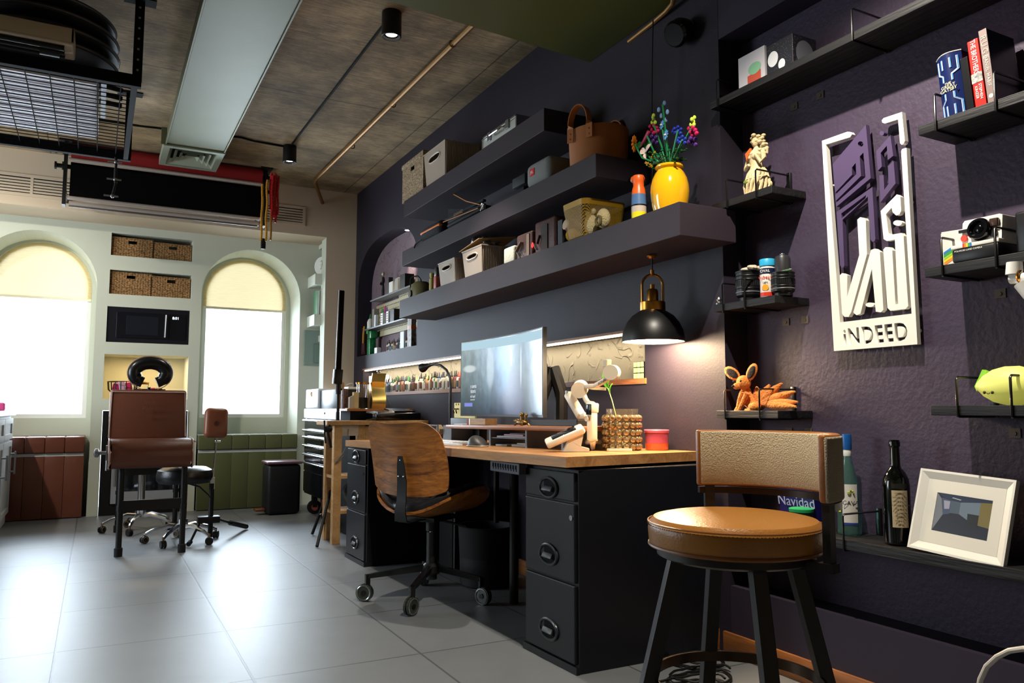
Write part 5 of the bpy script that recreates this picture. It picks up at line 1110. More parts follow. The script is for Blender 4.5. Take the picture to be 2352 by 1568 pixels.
b=MB(); b.tube([fp(x_,y_) for x_,y_ in ((796,884),(804,881),(809,880),(812,885))],.004,6); b.build('curved_wire',M_white,t)
b=MB(); x=at(797); b.lathe([(.0,0),(.026,0),(.026,.15),(.0,.152)],(x,fy+.07,WT),20); b.build('spray_can',mat('dark_printed_can','2a2226',.35,var=.9,vscale=60,col2='8a6258'),label='tall dark printed can on the wood top left of the glass jar',cat='can')
b=MB(); x=at(797); b.box(x-.022,fy+.16,WT,x+.022,fy+.21,WT+.205,bev=.002); b.build('cardboard_box',mat('manila_card','c6a57c',.7),label='tall tan cardboard box behind the dark printed can',cat='box',smooth=False)
# brass sheet-metal piece
gx0,gx1=at(848),at(879)
t=thing('brass_tape_holder','tall curved brass sheet holder with a chrome knob on the wood top','brass holder',((gx0+gx1)/2,fy-.04,WT))
b=MB(); N=20
def gp2(v): return (fy-.06-.018*math.sin(v*PI*2.2)-.0*v, WT+.27*v)
A=[];B=[]
for i in range(N+1):
    y,z=gp2(i/N); A.append([b.bm.verts.new((gx0,y,z)),b.bm.verts.new((gx1,y,z)),b.bm.verts.new((gx1,y+.012,z)),b.bm.verts.new((gx0,y+.012,z))])
for p,q in zip(A,A[1:]): b.bridge(p,q)
b._f(A[0]); b._f(A[-1]); b.build('brass_sheet',mat('polished_brass','d6c078',.34,1),t)
b=MB(); b.box(gx0,fy-.045,WT,gx1,fy+.02,WT+.25,bev=.004); b.build('brass_body',M_brass,t,smooth=False)
b=MB(); b.ell(((gx0+gx1)/2,fy-.05,WT+.285),.016,.016,.014,14,8); b.cyl(((gx0+gx1)/2,fy-.05,WT+.262),((gx0+gx1)/2,fy-.05,WT+.29),.008); b.build('knob',M_chrome,t)
b=MB(); q=[P(x,y,'x',2.10) for x,y in ((878,898),(890,915),(897,930),(900,945))]; b.tube(q,.004,6); b.build('black_cable',M_black,label='black cable hanging behind the brass holder',cat='cable')
# ============================================================ SHELVES ON THE DESK WALL
def PX(p):
    d=V(p)-CAM; w=d.dot(_f); return 1176+FPX*d.dot(RX)/w, 784-FPX*d.dot(UY)/w
def ypx(px,X,z):
    lo,hi=.2,9
    for _ in range(40):
        m=(lo+hi)/2
        if PX((X,m,z))[0]>px: lo=m
        else: hi=m
    return m
def zpy(py,X,Y):
    lo,hi=0,3.2
    for _ in range(40):
        m=(lo+hi)/2
        if PX((X,Y,m))[1]>py: lo=m
        else: hi=m
    return m
M_shelf=mat('shelf_plum_laminate','2b232b',.55,spec=.4)
S1,S2,S3=2.395,2.035,1.69; XF=1.88
for z0,z1,ya,yb,lab in ((1.563,S3,2.215,5.24,'lowest and longest thick plum floating shelf'),(1.93,S2,2.76,5.2,'middle thick plum floating shelf'),(2.28,S1,3.205,5.18,'topmost thick plum floating shelf')):
    b=MB(); b.box(XF,ya,z0,XW-.001,yb,z1,bev=.002); b.build('floating_shelf',M_shelf,label=lab,cat='shelf',smooth=False)
M_rib=None
def ribmat(name,c,sc=120):
    m=D.materials.new(name); m.use_nodes=True; nt=m.node_tree; b=nt.nodes['Principled BSDF']; L=nt.links.new; b.inputs['Base Color'].default_value=srgb(c); b.inputs['Roughness'].default_value=.55
    tc=nt.nodes.new('ShaderNodeTexCoord'); w=nt.nodes.new('ShaderNodeTexWave'); w.bands_direction='X'; w.inputs['Scale'].default_value=sc/6.28*1.0; w.inputs['Distortion'].default_value=0; L(tc.outputs['Object'],w.inputs[0])
    bp=nt.nodes.new('ShaderNodeBump'); bp.inputs['Strength'].default_value=.8; bp.inputs['Distance'].default_value=.004; L(w.outputs[0],bp.inputs['Height']); L(bp.outputs[0],b.inputs['Normal']); return m
M_bin=ribmat('ribbed_taupe_plastic','a8988a',420)
def bin_(lab,ya,yb,z0,h,xf,d,lidh=0,full=False,name='storage_bin'):
    "tapered bin: front faces -X, hole handle on the front"
    t=thing(name,lab,'storage bin',(xf+d/2,(ya+yb)/2,z0),group='ribbed plastic storage bins')
    cy=(ya+yb)/2; w=abs(yb-ya); yl,yr=max(ya,yb),min(ya,yb); tp_=.07*w
    f=[(xf+.012,yl-tp_,z0),(xf+.012,yr+tp_,z0),(xf,yr,z0+h),(xf,yl,z0+h)]
    hz=z0+h*.72; hw,hh=w*.2,max(.013,h*.10)
    hole=[(xf+.003,cy+hw*math.cos(a)+math.copysign(hw*.35,math.cos(a)),hz+hh*math.sin(a)) for a in [2*PI*i/16+.01 for i in range(16)]]
    b=MB(); b.ext(f,(.006,0,0),[hole])
    # back, sides with vertical ribs, bottom
    b.ext([(x+d-.006 if False else x+d-.012,y,z) for x,y,z in f],(.006,0,0))
    n=int(d/.011)
    for s,y0,y1 in ((1,yl-tp_,yl),(-1,yr+tp_,yr)):
        A=[];B=[]
        for i in range(n*2+1):
            u=i/(n*2); o=.003*(1 if (i//1)%2 else -1)*s; x=xf+.006+(d-.018)*u
            A.append(b.bm.verts.new((x+.006,y0+o,z0))); B.append(b.bm.verts.new((x,y1+o,z0+h)))
        for i in range(n*2): b._f([A[i],A[i+1],B[i+1],B[i]])
    b.poly([(xf+.012,yl-tp_,z0+.001),(xf+.012,yr+tp_,z0+.001),(xf+d-.01,yr+tp_,z0+.001),(xf+d-.01,yl-tp_,z0+.001)])
    b.build('bin_body',mat('taupe_plastic','a39384',.5),t,smooth=False)
    b=MB(); b.tube([V(p)-V((.002,0,0)) for p in hole],.0045,6,closed=True); b.build('handle_rim',mat('bin_rim_light','c9bdb0',.4),t)
    b=MB(); b.tube([(xf,yl,z0+h),(xf,yr,z0+h),(xf+d-.008,yr,z0+h),(xf+d-.008,yl,z0+h)],.005,6,closed=True); b.build('top_rim',mat('taupe_plastic','a39384',.5),t)
    return t
# top shelf
XI=1.893
y0,y1=ypx(924,XI,2.6),ypx(973,XI,2.6)
t=thing('wicker_basket','small lidded pale wicker basket at the left end of the topmost shelf','basket',(XI+.1,(y0+y1)/2,S1))
M_wk2=wicker('pale_wicker','cbb390','7a6244',30)
zt=zpy(393,XI,y0)
b=MB(); b.ext([(XI,y0-.005,S1+.001),(XI,y1+.005,S1+.001),(XI,y1+.005,zt),(XI,y0-.005,zt)],(.006,0,0),[[(XI,(y0+y1)/2+.035,zt-.05),(XI,(y0+y1)/2-.035,zt-.05),(XI,(y0+y1)/2-.035,zt-.02),(XI,(y0+y1)/2+.035,zt-.02)]])
b.box(XI+.006,y1+.005,S1+.001,XI+.22,y1+.012,zt); b.box(XI+.006,y0-.012,S1+.001,XI+.22,y0-.005,zt); b.box(XI+.214,y1+.012,S1+.001,XI+.22,y0-.012,zt); b.build('woven_body',M_wk2,t,smooth=False)
b=MB(); b.box(XI-.006,y1-.002,zt+.001,XI+.225,y0+.002,zt+.035,bev=.004); b.build('lid',M_wk2,t)
y0,y1=ypx(975,XI,2.6),ypx(1021,XI,2.6)
bin_('tall ribbed taupe storage bin on the topmost shelf beside the wicker basket',y0+.01,y1-.01,S1+.001,zpy(322,XI,y1)-S1,XI,.25)
# aluminium case
y0,y1=ypx(1108,1.90,2.5),ypx(1187,1.90,2.5); z1=zpy(262,1.90,y1)
t=thing('aluminium_case','small aluminium flight case with handle and latches on the topmost shelf','case',(1.94,(y0+y1)/2,S1))
z1=min(z1,2.56); cm=mat('case_alu_panel','c6c8c0',.35,metal=.4)
b=MB(); b.box(1.90,y1,S1+.001,1.985,y0,z1,bev=.008); b.build('case_shell',cm,t)
b=MB()
b.box(1.897,y1,z1-.008,1.988,y0,z1+.001); b.box(1.897,y1,S1+.0005,1.988,y0,S1+.01); b.box(1.897,y1-.001,S1+.001,1.988,y1+.01,z1); b.box(1.897,y0-.01,S1+.001,1.988,y0+.001,z1); b.box(1.8965,y1,(S1+z1)/2+.02,1.899,y0,(S1+z1)/2+.026); b.build('edge_profile',M_chrome,t,smooth=False)
yc=(y0+y1)/2; zc=S1+.06
for s in (-1,1):
    b=MB(); b.box(1.89,yc+s*.11-.018,zc-.03,1.899,yc+s*.11+.018,zc+.02,bev=.002); b.build('latch',M_steel,t,smooth=False)
b=MB(); b.tube([(1.897,yc+.06,zc),(1.875,yc+.06,zc-.012),(1.868,yc+.05,zc-.02),(1.868,yc-.05,zc-.02),(1.875,yc-.06,zc-.012),(1.897,yc-.06,zc)],.006,8); b.build('handle',M_chrome,t)
# middle shelf
def yy(px,X=1.90,z=2.1): return ypx(px,X,z)
t=thing('zip_pouch','small black zip pouch with an orange stripe on the left end of the middle shelf','pouch',(1.95,yy(990),S2))
y0,y1=yy(968),yy(1012); zc=S2+.05
b=MB(); b.box(1.89,y1,S2+.001,2.0,y0,S2+.10,bev=.03); b.build('pouch_body',M_dark,t)
b=MB(); b.box(1.888,y1+.002,S2+.055,2.002,y0-.002,S2+.073,bev=.008); b.build('orange_stripe',mat('orange_webbing','d9701a',.6),t)
b=MB(); b.tube([(1.90,y0,S2+.03),(1.885,y0+.03,S2+.015),(1.875,y0+.045,S2+.002),(1.868,y0+.05,S2-.025)],.005,6); b.build('pull_cord',M_black,t)
t=thing('camera_bag','open black camera bag with orange piping and steel buckle on the middle shelf','bag',(2.0,yy(1065),S2))
y0,y1=yy(1022),yy(1108)
b=MB(); b.ext([(1.92,y0,S2+.002),(1.92,y1,S2+.002),(1.92,y1,S2+.05),(1.92,(y0*.6+y1*.4),S2+.10),(1.92,y0,S2+.15)],(.18,0,0)); b.build('bag_body',M_dark,t)
b=MB(); a=P(1042,446,'x',1.95); c=P(1103,470,'x',1.90); b.tube([a,(a*.5+c*.5)+V((0,0,-.012)),c],.0035,6); b.build('orange_piping',mat('orange_cord','b06a28',.5),t)
b=MB(); a=P(1018,510,'x',1.90); c=P(1098,478,'x',1.895); b.tube([a,a*.4+c*.6,c],.003,6); b.build('lower_piping',mat('orange_cord','b06a28',.5),t)
b=MB(); c=P(1108,474,'x',1.89); b.torus(c,.017,.005,(1,0,0),16,6); b.cyl(c+V((0,.02,-.02)),c+V((0,-.02,.012)),.006); b.build('steel_buckle',M_chrome,t)
for k,dz in enumerate((.025,.05,.075)):
    b=MB(); b.box(1.905+.004*k,y1+.02,S2+dz,1.935,y0-.02,S2+dz+.014,bev=.003); b.build('folded_layer',mat('charcoal_cloth','1d1f24',.85),t)
text(t,'SCHWARZ',P(1052,490,'x',1.893),(0,-1,0.0),(0,0,1),.028,mat('bronze_print','8a6a48',.5),'lettering',.0004)
b=MB(); b.box(1.92,yy(1195),S2+.001,2.1,yy(1120),S2+.045,bev=.006); b.build('laptop_sleeve',mat('navy_cloth','15161e',.8),label='flat dark laptop sleeve lying on the middle shelf left of the grey speaker',cat='sleeve')
b=MB(); b.box(1.90,yy(1205),S2+.046,2.08,yy(1176),S2+.10,bev=.006); b.build('black_pouch',mat('black_nylon','1a1d20',.7),label='small dark pouch lying on the laptop sleeve beside the grey speaker',cat='pouch')
M_fab=mat('grey_speaker_fabric','7c7f7c',.9,bump=.3,bscale=300)
y0,y1=yy(1208),yy(1262); zt=min(zpy(385,1.90,y0),2.26)
t=thing('portable_speaker','grey fabric portable speaker with a small red badge on the middle shelf','speaker',(2.0,(y0+y1)/2,S2))
b=MB(); b.box(1.895,y1,S2+.001,2.13,y0,zt+.01,bev=.035); b.build('speaker_body',M_fab,t)
yb_=y0-(y0-y1)*.32; zb_=(S2+zt)/2+.015
b=MB(); b.box(1.892,yb_-.022,zb_-.018,1.8955,yb_+.022,zb_+.018); b.build('red_badge',mat('badge_red','cf1f1f',.4),t,smooth=False)
text(t,'JBL',(1.8915,yb_,zb_),(0,-1,0),(0,0,1),.022,M_white,'badge_lettering',.0003)
# leather basket
cx,cy=2.0,ypx(1352,1.92,2.1); 
M_lb=mat('cognac_felt_leather','a3622c',.75,var=.15,vscale=3)
rr=.128; cx=2.015; 
t=thing('leather_basket','round tan leather basket with riveted strap handle on the middle shelf','basket',(cx,0,S2))
cy=(ypx(1304,cx-.06,2.15)+ypx(1425,cx,2.15))/2; t.location.y=cy
b=MB(); b.lathe([(0,.002),(rr-.004,.002),(rr,.012),(rr+.006,.165),(rr+.001,.167),(rr-.004,.165),(rr-.008,.012)],(cx,cy,S2),44,capt=False,capb=False,sy=1.12); b.build('basket_wall',M_lb,t)
def strap(ang):
    d=V((math.cos(ang),math.sin(ang)*1.12,0)); s_=V((-math.sin(ang),math.cos(ang),0)); pts=[]
    c=V((cx,cy,S2))+d*(rr+.008)
    b=MB(); rows=[]
    path=[(-.056,.10),(-.056,.165)]+[(-.056*math.cos(a),.175+.085*math.sin(a)) for a in [PI*i/12 for i in range(13)]]+[(.056,.165),(.056,.10)]
    for u,z in path: rows.append([b.bm.verts.new(c+s_*u+V((0,0,z))+d*o+s_*0) for o in (-.002,.002)])
    n=len(path); 
    # give the strap its width across d
    b.bm.clear(); rows=[]
    for i,(u,z) in enumerate(path):
        p=c+s_*u+V((0,0,z)); q,r=path[max(0,i-1)],path[min(n-1,i+1)]; tn=(s_*(r[0]-q[0])+V((0,0,r[1]-q[1]))).normalized(); nn=tn.cross(d).normalized()
        w=.018; fl=1 if 2<=i<=n-3 else 0
        rows.append([b.bm.verts.new(p+(d*k1*w if fl else nn*k1*w)+ (nn if fl else d)*k2*.002) for k1,k2 in ((-1,-1),(1,-1),(1,1),(-1,1))])
    for A,B in zip(rows,rows[1:]): b.bridge(A,B)
    b._f(rows[0]); b._f(rows[-1]); h=b.build('strap_handle',M_lb,t)
    for u in (-.056,.056):
        for z in (.115,.14):
            b=MB(); b.ell(c+s_*u+V((0,0,z))+d*.003,.0035,.0035,.0035,8,6); b.build('rivet',M_brass,h)
strap(math.radians(196)); strap(math.radians(16))
# lowest shelf
def y3(px,X=1.90,z=1.75): return ypx(px,X,z)
t=thing('retro_lantern','olive rounded lantern with black loop handle at the left end of the lowest shelf','lantern',(1.96,y3(966),S3))
c=V((1.97,ypx(968,1.97,1.75),S3)); b=MB(); b.lathe([(0,.0),(.078,.0),(.082,.03),(.075,.07),(.06,.10),(.045,.112),(0,.115)],c,28); b.build('lantern_body',mat('olive_enamel','77704a',.5),t)
b=MB(); b.tube([c+V((-.06,.055,.0)),c+V((-.06,.055,.14)),c+V((-.05,.04,.155)),c+V((-.03,-.01,.15)),c+V((-.02,-.035,.125)),c+V((-.02,-.04,.105))],.005,8); b.build('loop_handle',M_black,t)
b=MB(); b.cyl(c+V((-.08,0,.025)),c+V((-.088,0,.025)),.026,n=20); b.build('round_dial',M_black,t)
b=MB(); y=ypx(992,1.94,1.75); b.lathe([(0,0),(.018,0),(.018,.09),(.012,.095),(.012,.105),(.016,.107),(.016,.13),(0,.131)],(1.94,y,S3+.001),16); b.build('yellow_capped_bottle',mat('dull_yellow_bottle','b9a85a',.4),label='slim yellowish bottle right of the olive lantern on the lowest shelf',cat='bottle')
t=thing('plastic_tube','clear tube with a red label beside the small bin on the lowest shelf','tube',(1.93,ypx(1006,1.93,1.75),S3))
y=ypx(1005,1.93,1.75); b=MB(); b.box(1.91,y-.022,S3+.001,1.95,y+.022,S3+.09,bev=.004); b.build('red_label',mat('salmon_label','b5564c',.5),t)
b=MB(); b.box(1.912,y-.02,S3+.091,1.948,y+.02,S3+.15,bev=.006); b.build('dark_top',mat('smoky_cap','3a3640',.3),t)
y0,y1=y3(1008),y3(1046); bin_('small ribbed taupe storage bin on the lowest shelf',y0-.005,y1-.002,S3+.001,zpy(592,XI,y1)-S3,XI,.17)
y0,y1=y3(1064),y3(1108); h=zpy(562,XI,y1)-S3
bin_('large ribbed taupe storage bin with open cardboard flap on the lowest shelf',y0-.0,y1-.004,S3+.001,h,XI,.25)
b=MB(); z=S3+h+.008; b.ext([(1.885,y0+.03,z),(1.885,y1+.02,z+.03),(2.12,y1+.0,z+.06),(2.12,y0+.03,z+.012)],(0,0,.004)); b.build('cardboard_sheet',mat('kraft_card','a88452',.7),label='kraft cardboard sheet lying on the large taupe bin',cat='cardboard',smooth=False)
b=MB()
rg=random.Random(5)
for k in range(9):
    a=V((1.93+.015*k,(y0+y1)/2+rg.uniform(-.06,.06),z+.03+rg.uniform(0,.02))); b.ell(a,.03,.035,.016,8,6,Matrix.Rotation(rg.uniform(0,1),3,'X'))
b.build('plastic_wrap',mat('grey_plastic_wrap','5a5c64',.2,spec=.8),label='crumpled grey plastic wrap on top of the cardboard sheet',cat='plastic wrap')
b=MB(); b.box(1.90,y3(1180),S3+.001,1.97,y3(1156),S3+.09,bev=.012); b.build('white_pouch',mat('white_canvas','cfcdbc',.8,bump=.3,bscale=60),label='small white canvas pouch right of the large bin on the lowest shelf',cat='pouch')
M_br=mat('dark_brown_leather','4a2e2a',.5,bump=.2,bscale=90)
t=thing('leather_camera_bag','dark brown camera bag with strap and steel tag, nearer the large bin','bag',(1.98,y3(1190),S3))
b=MB(); b.box(1.91,y3(1218),S3+.001,2.08,y3(1182),S3+.135,bev=.012); b.build('bag_body',M_br,t)
b=MB(); b.beam(P(1198,555,'x',1.90),P(1186,578,'x',1.897),.018,.004); b.box(1.905,y3(1213),S3+.002,1.910,y3(1207),S3+.12); b.build('strap',mat('strap_taupe','7a6a5c',.6),t,smooth=False)
b=MB(); b.beam(P(1190,580,'x',1.893),P(1197,592,'x',1.893),.02,.004); b.build('strap_tag',M_steel,t,smooth=False)
t=thing('leather_camera_bag','dark brown camera bag with a red glowing dot right of the other bag','bag',(1.98,y3(1240),S3))
b=MB(); b.box(1.915,y3(1268),S3+.001,2.1,y3(1222),S3+.165,bev=.012); b.build('bag_body',M_br,t)
b=MB(); b.box(1.909,y3(1253),S3+.003,1.914,y3(1238),S3+.135); b.beam(P(1240,540,'x',1.905),P(1234,560,'x',1.902),.014,.004); b.build('strap',mat('strap_dark','2c2220',.7),t,smooth=False)
b=MB(); b.ell(P(1223,563,'x',1.908),.004,.010,.014,12,8); b.build('red_light',mat('red_led','ff2a2a',.4,emit='ff1a18',es=2.5),t)
b=MB(); b.beam(P(1228,560,'x',1.90),P(1233,573,'x',1.90),.016,.004); b.build('strap_tag',M_steel,t,smooth=False)
b=MB(); b.box(1.92,y3(1283),S3+.001,2.1,y3(1273),S3+.13); b.build('slate_box',mat('slate_card','2c363c',.6),label='thin slate grey box standing left of the yellow mesh basket',cat='box',smooth=False)
# yellow mesh basket
y0,y1=y3(1292),y3(1346); xb=2.13; z0=S3+.002; z1=min(zpy(452,1.89,y1),1.885)
t=thing('mesh_basket','mustard yellow wire mesh basket on the lowest shelf','basket',(2.0,(y0+y1)/2,S3))
def mesh_mat():
    m=D.materials.new('perforated_mustard_metal'); m.use_nodes=True; nt=m.node_tree; b=nt.nodes['Principled BSDF']; L=nt.links.new; b.inputs['Base Color'].default_value=srgb('a5801c'); b.inputs['Roughness'].default_value=.45
    tc=nt.nodes.new('ShaderNodeTexCoord'); s=nt.nodes.new('ShaderNodeSeparateXYZ'); L(tc.outputs['Object'],s.inputs[0]); ad=nt.nodes.new('ShaderNodeMath'); ad.operation='ADD'; L(s.outputs[0],ad.inputs[0]); L(s.outputs[1],ad.inputs[1])
    outs=[]
    for sg in (1,-1):
        m1=nt.nodes.new('ShaderNodeMath'); m1.operation='MULTIPLY_ADD'; L(s.outputs[2],m1.inputs[0]); m1.inputs[1].default_value=sg*.8; L(ad.outputs[0],m1.inputs[2])
        m2=nt.nodes.new('ShaderNodeMath'); m2.operation='MULTIPLY'; m2.inputs[1].default_value=130; L(m1.outputs[0],m2.inputs[0])
        m3=nt.nodes.new('ShaderNodeMath'); m3.operation='FRACT'; L(m2.outputs[0],m3.inputs[0])
        m4=nt.nodes.new('ShaderNodeMath'); m4.operation='LESS_THAN'; m4.inputs[1].default_value=.3; L(m3.outputs[0],m4.inputs[0]); outs.append(m4)
    mx=nt.nodes.new('ShaderNodeMath'); mx.operation='MAXIMUM'; L(outs[0].outputs[0],mx.inputs[0]); L(outs[1].outputs[0],mx.inputs[1]); L(mx.outputs[0],b.inputs['Alpha']); return m
b=MB(); x0=1.89
def rr_loop(inset,z,n=6,R=.04):
    xa,xb_,ya_,yb_=x0+inset,xb-inset,y1+inset,y0-inset; pts=[]
    for cx_,cy_,a0 in ((xb_-R,yb_-R,0),(xa+R,yb_-R,PI/2),(xa+R,ya_+R,PI),(xb_-R,ya_+R,3*PI/2)):
        for i in range(n+1): a=a0+PI/2*i/n; pts.append((cx_+R*math.cos(a),cy_+R*math.sin(a),z))
    return pts
L0=[b.bm.verts.new(p) for p in rr_loop(.018,z0+.012)]; L1=[b.bm.verts.new(p) for p in rr_loop(.0,z1-.025)]; b.bridge(L0,L1); b.build('mesh_wall',mesh_mat(),t,norm=True)
M_must=mat('mustard_metal','a5801c',.4)
b=MB(); A=[b.bm.verts.new(p) for p in rr_loop(.0,z1-.025)]; B=[b.bm.verts.new(p) for p in rr_loop(-.002,z1)]; C=[b.bm.verts.new(p) for p in rr_loop(.004,z1)]; Dd=[b.bm.verts.new(p) for p in rr_loop(.004,z1-.025)]; b.bridge(A,B); b.bridge(B,C); b.bridge(C,Dd); b.build('rim_band',M_must,t)
b=MB(); A=[b.bm.verts.new(p) for p in rr_loop(.018,z0+.012)]; B=[b.bm.verts.new(p) for p in rr_loop(.03,z0)]; b.bridge(A,B); b._f(B); b.build('basket_floor',M_must,t)
c=P(1357,498,'x',1.945); c.z=S3+.085
t=thing('crochet_toy','cream crochet creature inside the yellow mesh basket','soft toy',(c.x,c.y,S3+.01))
M_cro=mat('cream_crochet','c9b98c',.95,bump=.8,bscale=160)
b=MB(); b.ell(c-V((0,0,.022)),.028,.036,.052,18,14); b.build('body',M_cro,t)
for s in (-1,1):
    b=MB(); b.ell(c+V((0,s*.022,.034)),.012,.013,.015,10,8); b.build('ear',M_cro,t)
b=MB(); c2=c+V((.01,-.085,-.01)); b.ell(c2,.03,.035,.045,16,12); b.build('second_toy_body',M_cro,t)
b=MB(); b.torus(c2+V((-.03,-.005,-.015)),.02,.006,(1,0,0),18,6); b.build('round_patch',mat('brown_felt','6a5a34',.9),t)
t=thing('flask','small jar with pale round lid lying in the yellow mesh basket','jar',(1.94,y0-.06,S3+.02))
c=P(1303,517,'x',1.93); b=MB(); b.lathe([(0,0),(.024,0),(.024,.012),(0,.013)],c,20,axis=(-1,.0,.15)); b.build('lid',mat('pale_lid','cdb69a',.5),t)
b=MB(); b.lathe([(.03,0),(.034,.03),(.034,.08),(0,.09)],c,20,axis=(1,-.3,-.1)); b.build('jar_body',mat('mauve_glass','8a5a6a',.3),t)
b=MB(); b.ell(c+V((.02,-.02,-.05)),.035,.04,.032,14,10); b.build('yellow_ball',mat('mustard_knit','b8891e',.9,bump=.6,bscale=90),label='mustard knitted ball at the bottom of the yellow mesh basket',cat='ball')
# spray bottle
y=ypx(1467,1.94,1.8); t=thing('spray_bottle','orange, blue and yellow striped bottle standing left of the yellow vase','bottle',(1.94,y,S3)); c=V((1.94,y,S3+.001)); h=zpy(403,1.94,y)-S3
secs=[(0,.18,'d8c81c','yellow_band',.030,.031),(.18,.31,'b5a89c','beige_band',.031,.031),(.31,.34,'101014','black_band',.0315,.0315),(.34,.57,'4a6a94','blue_band',.031,.029)]
for a,e,col,nm,r0,r1 in secs:
    b=MB(); b.lathe([(r0,a*h),(r1,e*h)],c,24,capb=a==0,capt=False); b.build(nm,mat(nm,col,.3),t)
b=MB(); b.lathe([(.029,.57*h),(.027,.68*h),(.022,.76*h),(.0235,.84*h),(.027,.92*h),(.022,.985*h),(0,h)],c,24,capb=False); b.ell(c+V((-.006,.018,.93*h)),.016,.022,.016,12,8); b.build('orange_top',mat('orange_plastic','d85c1c',.35),t)
# ---------- yellow vase with flowers
vx=1.985; vy=ypx(1538,vx,1.85); h=zpy(382,vx,vy)-S3; R=.5*(ypx(1494,vx,1.8)-ypx(1582,vx,1.8))*.97*.9
R=.077
t=thing('yellow_vase','glossy yellow ceramic vase standing on the right end of the lowest shelf','vase',(vx,vy,S3))
pr=[(0,.0),(.70,.0),(.80,.02),(.90,.15),(.97,.32),(1,.45),(.98,.58),(.90,.72),(.76,.84),(.66,.89),(.62,.915),(.67,.93),(.74,.95),(.75,.975),(.70,1.0),(.60,.995),(.55,.96),(.55,.90)]
b=MB(); b.lathe([(r*R,z*h) for r,z in pr],(vx,vy,S3+.001),48,capt=False,capb=False); b.build('vase_body',mat('yellow_ceramic','d9a012',.12,coat=.6),t)
FX=vx-.01
def fpnt(x,y,dx=0): return P(x,y,'x',FX+dx)
top=V((vx,vy,S3+h*.97))
M_stem=mat('brick_green_stem','0f7a40',.4); M_dkgr=mat('dark_green_sprig','14401e',.5)
def flower(name,lab,tipx,tipy,dx=0,bend=0):
    tip=fpnt(tipx,tipy,dx); t=thing(name,lab,'flower',tuple(top-V((0,0,.08))),group='toy-brick flowers in the yellow vase'); mid=top*.45+tip*.55+V((0,bend,0.0)); base=top-V((0,0,.06))
    b=MB(); b.tube([base,top,mid,tip],.004,6); b.build('stem',M_stem,t); return t,tip
def blobs(t,name,m,pts,r,rz=None,dx=0):
    b=MB()
    for x,y in pts: b.ell(fpnt(x,y,dx+rg.uniform(-.01,.01)),r,r,rz or r,8,6)
    return b.build(name,m,t)
def daisy(t,c,r,m,mc,n=9,name='petals',nrm=(-1,.2,.1)):
    z=V(nrm).normalized(); x=z.orthogonal().normalized(); y=z.cross(x); b=MB()
    for k in range(n):
        a=2*PI*k/n; d=x*math.cos(a)+y*math.sin(a); Mx=Matrix((d,z.cross(d),z)).transposed(); b.ell(c+d*r*.6,r*.42,r*.2,r*.1,8,6,Mx)
    b.build(name,m,t); b=MB(); b.ell(c+z*.003,r*.25,r*.25,r*.2,10,6); b.build('flower_centre',mc,t)
t,tip=flower('toy_brick_flower','tall blue budded toy-brick stem, topmost of the bouquet',1522,240)
blobs(t,'blue_buds',mat('pale_blue_brick','7a9cc4',.3),[(1526,237),(1513,252),(1533,257),(1519,266),(1530,275)],.007,.011)
M_fbl=mat('brick_blue','4a82b8',.3); M_wd=mat('brick_white','d8d8d0',.3); M_lime=mat('brick_lime','b8cf4a',.35); M_mag=mat('brick_magenta','a8124a',.35); M_pur=mat('brick_purple','3f1d66',.35); M_nav=mat('brick_navy','1a2a8a',.35)
t,tip=flower('toy_brick_flower','light blue toy-brick flower below the tall buds, nearer the top',1520,287,-.02); daisy(t,tip,.02,M_fbl,M_wd)
t,tip=flower('toy_brick_flower','light blue toy-brick flower in the middle of the bouquet',1529,310,-.03); daisy(t,tip,.022,M_fbl,M_wd)
for (x,y,lab) in ((1501,285,'red and purple toy-brick lupin with lime tip left of the blue buds'),(1590,290,'red and purple toy-brick lupin with lime tip at the right of the bouquet')):
    t,tip=flower('toy_brick_flower',lab,x,y)
    blobs(t,'lime_tip',M_lime,[(x-1,y-16),(x+(3 if x>1550 else 0),y-10),(x+4,y-4),(x-3,y-4),(x+(5 if x>1550 else 0),y-20)],.007,.009)
    blobs(t,'magenta_bells',M_mag,[(x-7,y+5),(x+2,y+3),(x+7,y+9),(x-3,y+13),(x+10,y+16),(x+1,y+20)],.009)
    blobs(t,'purple_bells',M_pur,[(x-4,y+28),(x+6,y+30),(x,y+38),(x-8,y+36),(x+8,y+42)],.009)
for (x,y,lab) in ((1567,322,'deep blue toy-brick cornflower lower right in the bouquet'),(1557,300,'deep blue toy-brick cornflower upper right in the bouquet')):
    t,tip=flower('toy_brick_flower',lab,x,y,-.01); blobs(t,'navy_petals',M_nav,[(x-8,y-4),(x+7,y-3),(x,y-8),(x-6,y+5),(x+6,y+6),(x,y+1),(x-11,y+2)],.008)
t,tip=flower('toy_brick_flower','orange toy-brick gerbera facing sideways at the left of the bouquet',1457,330,-.02,.05); daisy(t,tip,.036,mat('brick_orange','d97a1a',.35),mat('brick_brown','5a3010',.5),11,nrm=(-.55,.8,.1))
t,tip=flower('toy_brick_flower','long pink toy-brick bud slanting at the left of the bouquet',1486,312,-.02,.02); 
b=MB(); b.tube([fpnt(1468,342),fpnt(1480,322),fpnt(1491,302)],.008,8,rs=[.003,.007,.009]); b.build('pink_bud',mat('brick_pink','b83a68',.35),t)
t,tip=flower('toy_brick_flower','white and pink toy-brick orchid low at the left of the bouquet',1482,350,-.04,.02); leaf(tip,fpnt(1472,343,-.04),.014,mat('brick_cream','d8c0b4',.35),t,'petal'); leaf(tip,fpnt(1496,330,-.05),.012,mat('brick_cream','d8c0b4',.35),t,'petal'); leaf(tip,fpnt(1484,364,-.04),.010,mat('brick_cream','d8c0b4',.35),t,'petal')
